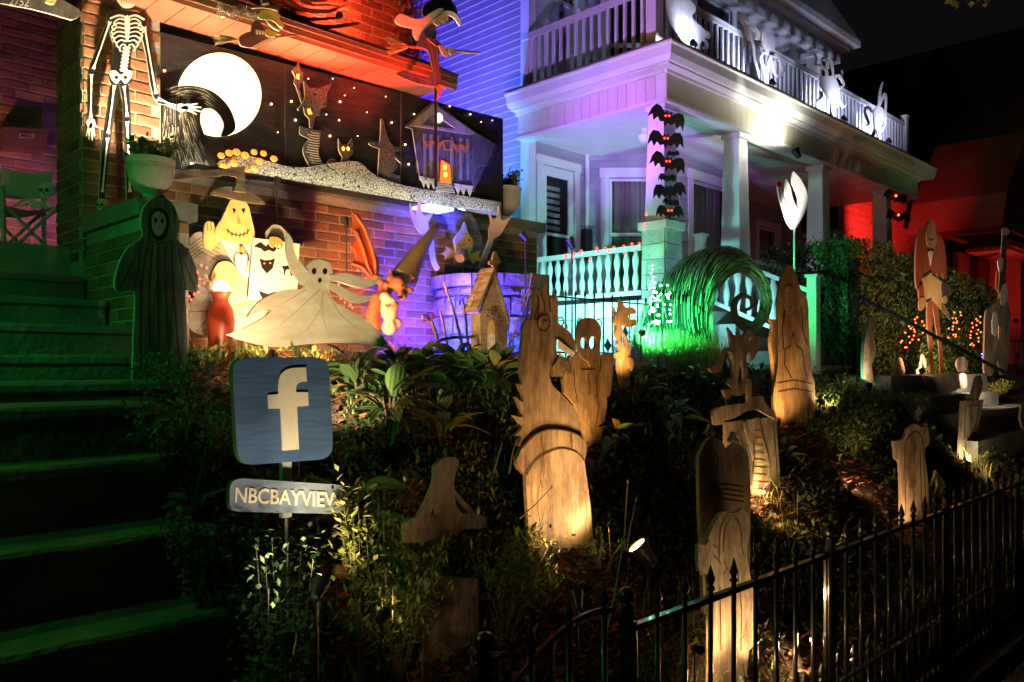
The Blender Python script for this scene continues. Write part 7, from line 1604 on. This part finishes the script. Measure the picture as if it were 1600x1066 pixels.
shrub('dark shrub between the hooded monument and the arched gravestone', 1300,640,3.1,.35,.35,1500,.038,.018,'leaf_dark',58)
shrub('lit sprig with pale leaves right of the hooded monument', 1290,650,3.0,.12,.30,110,.044,.020,'leaf_yellow',59,stems=5)
shrub('small leaved vine bush hugging the end of the steps', 300,640,3.0,.26,.40,1300,.026,.017,'leaf_green',60)
shrub('scraggly bush at the end of the middle steps', 330,760,2.55,.20,.40,900,.026,.017,'leaf_dark',61)
shrub('low creeping bush beside the lower steps', 420,900,2.05,.20,.28,700,.028,.018,'leaf_dark',62)
shrub('leafy bush hiding the stake under the name board', 447,930,1.90,.20,.34,900,.026,.016,'leaf_dark',67)
shrub('leafy weed tuft behind the cloaked ghoul', 270,590,3.7,.20,.16,500,.022,.016,'leaf_green',63)
shrub('bare twiggy bush in front of the gargoyle chest', 620,530,4.5,.12,.22,40,.02,.01,'leaf_dark',64,stems=22)
shrub('fine needled plant before the skull gravestone base', 940,860,2.45,.12,.14,160,.04,.006,'leaf_green',65,stems=8)
shrub('leafy shrub at the far right by the handrail', 1560,640,3.2,.35,.22,900,.034,.018,'leaf_yellow',66)
# hedge: clipped mass of small leaves with an uneven face
hd_ = thing('hedge', (12.5,4.9,0), 'tall dark clipped hedge hiding the base of the grey porch', 'hedge')
rr = random.Random(70); b = MB(); 
X0, X1, Y0, Y1 = 10.25, 17.0, 4.3, 5.5
def htop(x): return 1.56+.10*noise.noise(V((x*1.1,2,0)))+.05*noise.noise(V((x*4,7,0)))-max(0,x-13)*.06
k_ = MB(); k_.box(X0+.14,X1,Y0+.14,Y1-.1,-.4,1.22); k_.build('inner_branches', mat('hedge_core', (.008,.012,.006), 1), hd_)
for i in range(24000):
    f = rr.random()
    if f < .30: x = X0; y = rr.uniform(Y0,Y1); z = rr.uniform(-.2,htop(x)); n = V((-1,0,0))
    elif f < .84: x = X0+(X1-X0)*rr.random()**1.25; y = Y0; z = rr.uniform(-.2,htop(x)); n = V((0,-1,0))
    else: x = X0+(X1-X0)*rr.random()**1.25; y = rr.uniform(Y0,Y1); z = htop(x); n = V((0,0,1))
    q = .13*noise.noise(V((x*2.3,y*2.3,z*2.6)))+.05*noise.noise(V((x*7,y*7,z*7)))
    c = V((x,y,z))+n*(q+rr.uniform(-.08,.045)); leaf(b, c, rr, .075, .032, .35)
b.build('foliage', 'leaf_dark', hd_, recalc=False)
for i in range(14):
    b = MB(); x = X0+rr.random()*5; y = Y0+rr.uniform(.1,1.0); p = V((x,y,htop(x)-.1)); b.tube([p, p+V((rr.uniform(-.1,.1),rr.uniform(-.1,.1),.18)), p+V((rr.uniform(-.25,.25),rr.uniform(-.2,.2),.32))], [.006,.004,.002], 4)
    for k in range(8): leaf(b, p+V((rr.uniform(-.14,.14),rr.uniform(-.1,.1),.12+rr.random()*.22)), rr, .06, .02)
    b.build('stray_twig', 'leaf_dark', hd_, recalc=False)
# thin stalks
for i, (l, Y, lb) in enumerate((([(975,860),(976,820),(979,780),(981,752)], 2.2, 'tall thin reddish stalk left of the lens of the serpent lamp'), ([(978,862),(984,825),(991,795),(994,780)], 2.2, 'shorter leaning red stalk beside the serpent lamp'), ([(945,1000),(960,930),(970,870),(975,840)], 1.9, 'long green stalk rising behind the fence post ball'), ([(770,740),(782,700),(790,675),(796,668)], 2.4, 'bent dry flower stalk left of the serpent column'), ([(795,740),(800,710),(806,690)], 2.4, 'short dry stalk beside the serpent column'), ([(812,810),(835,790),(862,762)], 2.42, 'thin bare twig crossing the serpent column'))):
    b = MB(); b.tube([yp(*q, Y) for q in l], [.005,.004,.003,.002][:len(l)] if len(l) == 4 else [.004,.003,.002], 5); b.ball(yp(*l[-1], Y), .005, 6, 4, (1,1,1.8)); tag(b.build('stalk', 'stem' if i != 2 else 'grass_green', smooth=True), lb, 'stalk')
# ivy on the edge of the upper brick wall
iv = thing('ivy_vine', yp(650,90,5.2), 'tangled ivy vine climbing the right edge of the upper brick wall', 'vine'); rr = random.Random(77); b = MB(); s = MB()
for i in range(9):
    u = rr.uniform(622,652); s.tube([yp(u,98,5.29), yp(u+rr.uniform(-8,8),60,5.27), yp(u+rr.uniform(-10,10),20,5.27), yp(u+rr.uniform(-16,16),-30,5.27)], .006, 4)
for i in range(1100):
    v = rr.uniform(-40,95); u = 640+rr.gauss(0,9)-max(0,(20-v))*.35; leaf(b, yp(u,v,5.27+rr.uniform(-.06,.0)), rr, .045, .03)
for i in range(300): leaf(b, yp(rr.uniform(470,640),rr.uniform(-30,0)+rr.gauss(0,4),5.25), rr, .04, .02)
s.build('stem', 'stem', iv); b.build('foliage', 'leaf_red', iv, recalc=False)
# painted roots and tinsel on the roof edge
rt = thing('root_bundle', yp(470,40,4.9), 'twisting red painted roots lying along the eave beside the yellow faced witch', 'decoration'); mat('root_red', (.50,.08,.03), .5, (.34,.05,.02), 5, .3)
for l, w_ in (([(415,-30),(430,10),(450,30),(480,40),(520,42),(560,36)],.035),([(430,-30),(445,0),(470,14),(510,18),(545,8)],.028),([(445,-30),(465,-5),(500,0),(540,-8),(575,-12)],.024),([(440,15),(470,28),(500,30),(530,28)],.02),([(455,25),(480,32),(505,46),(528,50)],.012),([(470,2),(490,8),(520,8),(556,20)],.010)):
    q = sm(l,4,False); b = MB(); b.tube([yp(u,v,4.98) for u,v in q], [w_*(1-.75*i/len(q)) for i in range(len(q))], 8); b.build('root', 'root_red', rt, smooth=True)
tn = MB(); rr = random.Random(78)
for i in range(1500):
    t = rr.random(); u = 340+62*t; v = 14+10*t+rr.gauss(0,5.5)+4*math.sin(t*7); c = yp(u,v,4.84+rr.uniform(-.03,.03)); leaf(tn, c, rr, .026, .003)
tag(tn.build('tinsel_garland', mat('tinsel', (.5,.46,.36), .25, metal=.8, rnd=.5), recalc=False), 'glittering grey tinsel garland above the left witch along the eave', 'garland')
b = MB(); b.board([sm([(322,-30),(322,4),(340,9),(362,6),(372,-8),(372,-30)],3)], on(4.96), V((0,.03,0))); tag(b.build('pumpkin_board', mat('bright_orange', (.85,.38,.03), .6)), 'bright orange board edge showing above the tinsel at the top', 'cutout')
b = MB(); b.board([sm([(70,-12),(72,2),(84,6),(88,1),(90,-12)],3)], on(5.1), V((0,.03,0))); tag(b.build('yellow_board', mat('pale_yellow', (.85,.80,.35), .6)), 'pale yellow painted board bottom at the top left frame border', 'cutout')
# overhanging twig at the top right
tr = thing('tree_branch', dp(1510,-20,6), 'tip of a tree branch with green and yellow leaves at the top right', 'branch'); b = MB(); rr = random.Random(80)
b.tube([dp(1560,-60,6), dp(1520,-20,6), dp(1500,0,6)], [.01,.006,.003], 5); b.build('twig', 'stem', tr)
b = MB()
for i in range(60): leaf(b, dp(rr.uniform(1480,1540), rr.uniform(-25,7), 6+rr.uniform(-.1,.1)), rr, .07, .045, -.2)
b.build('foliage', 'leaf_yellow', tr, recalc=False)
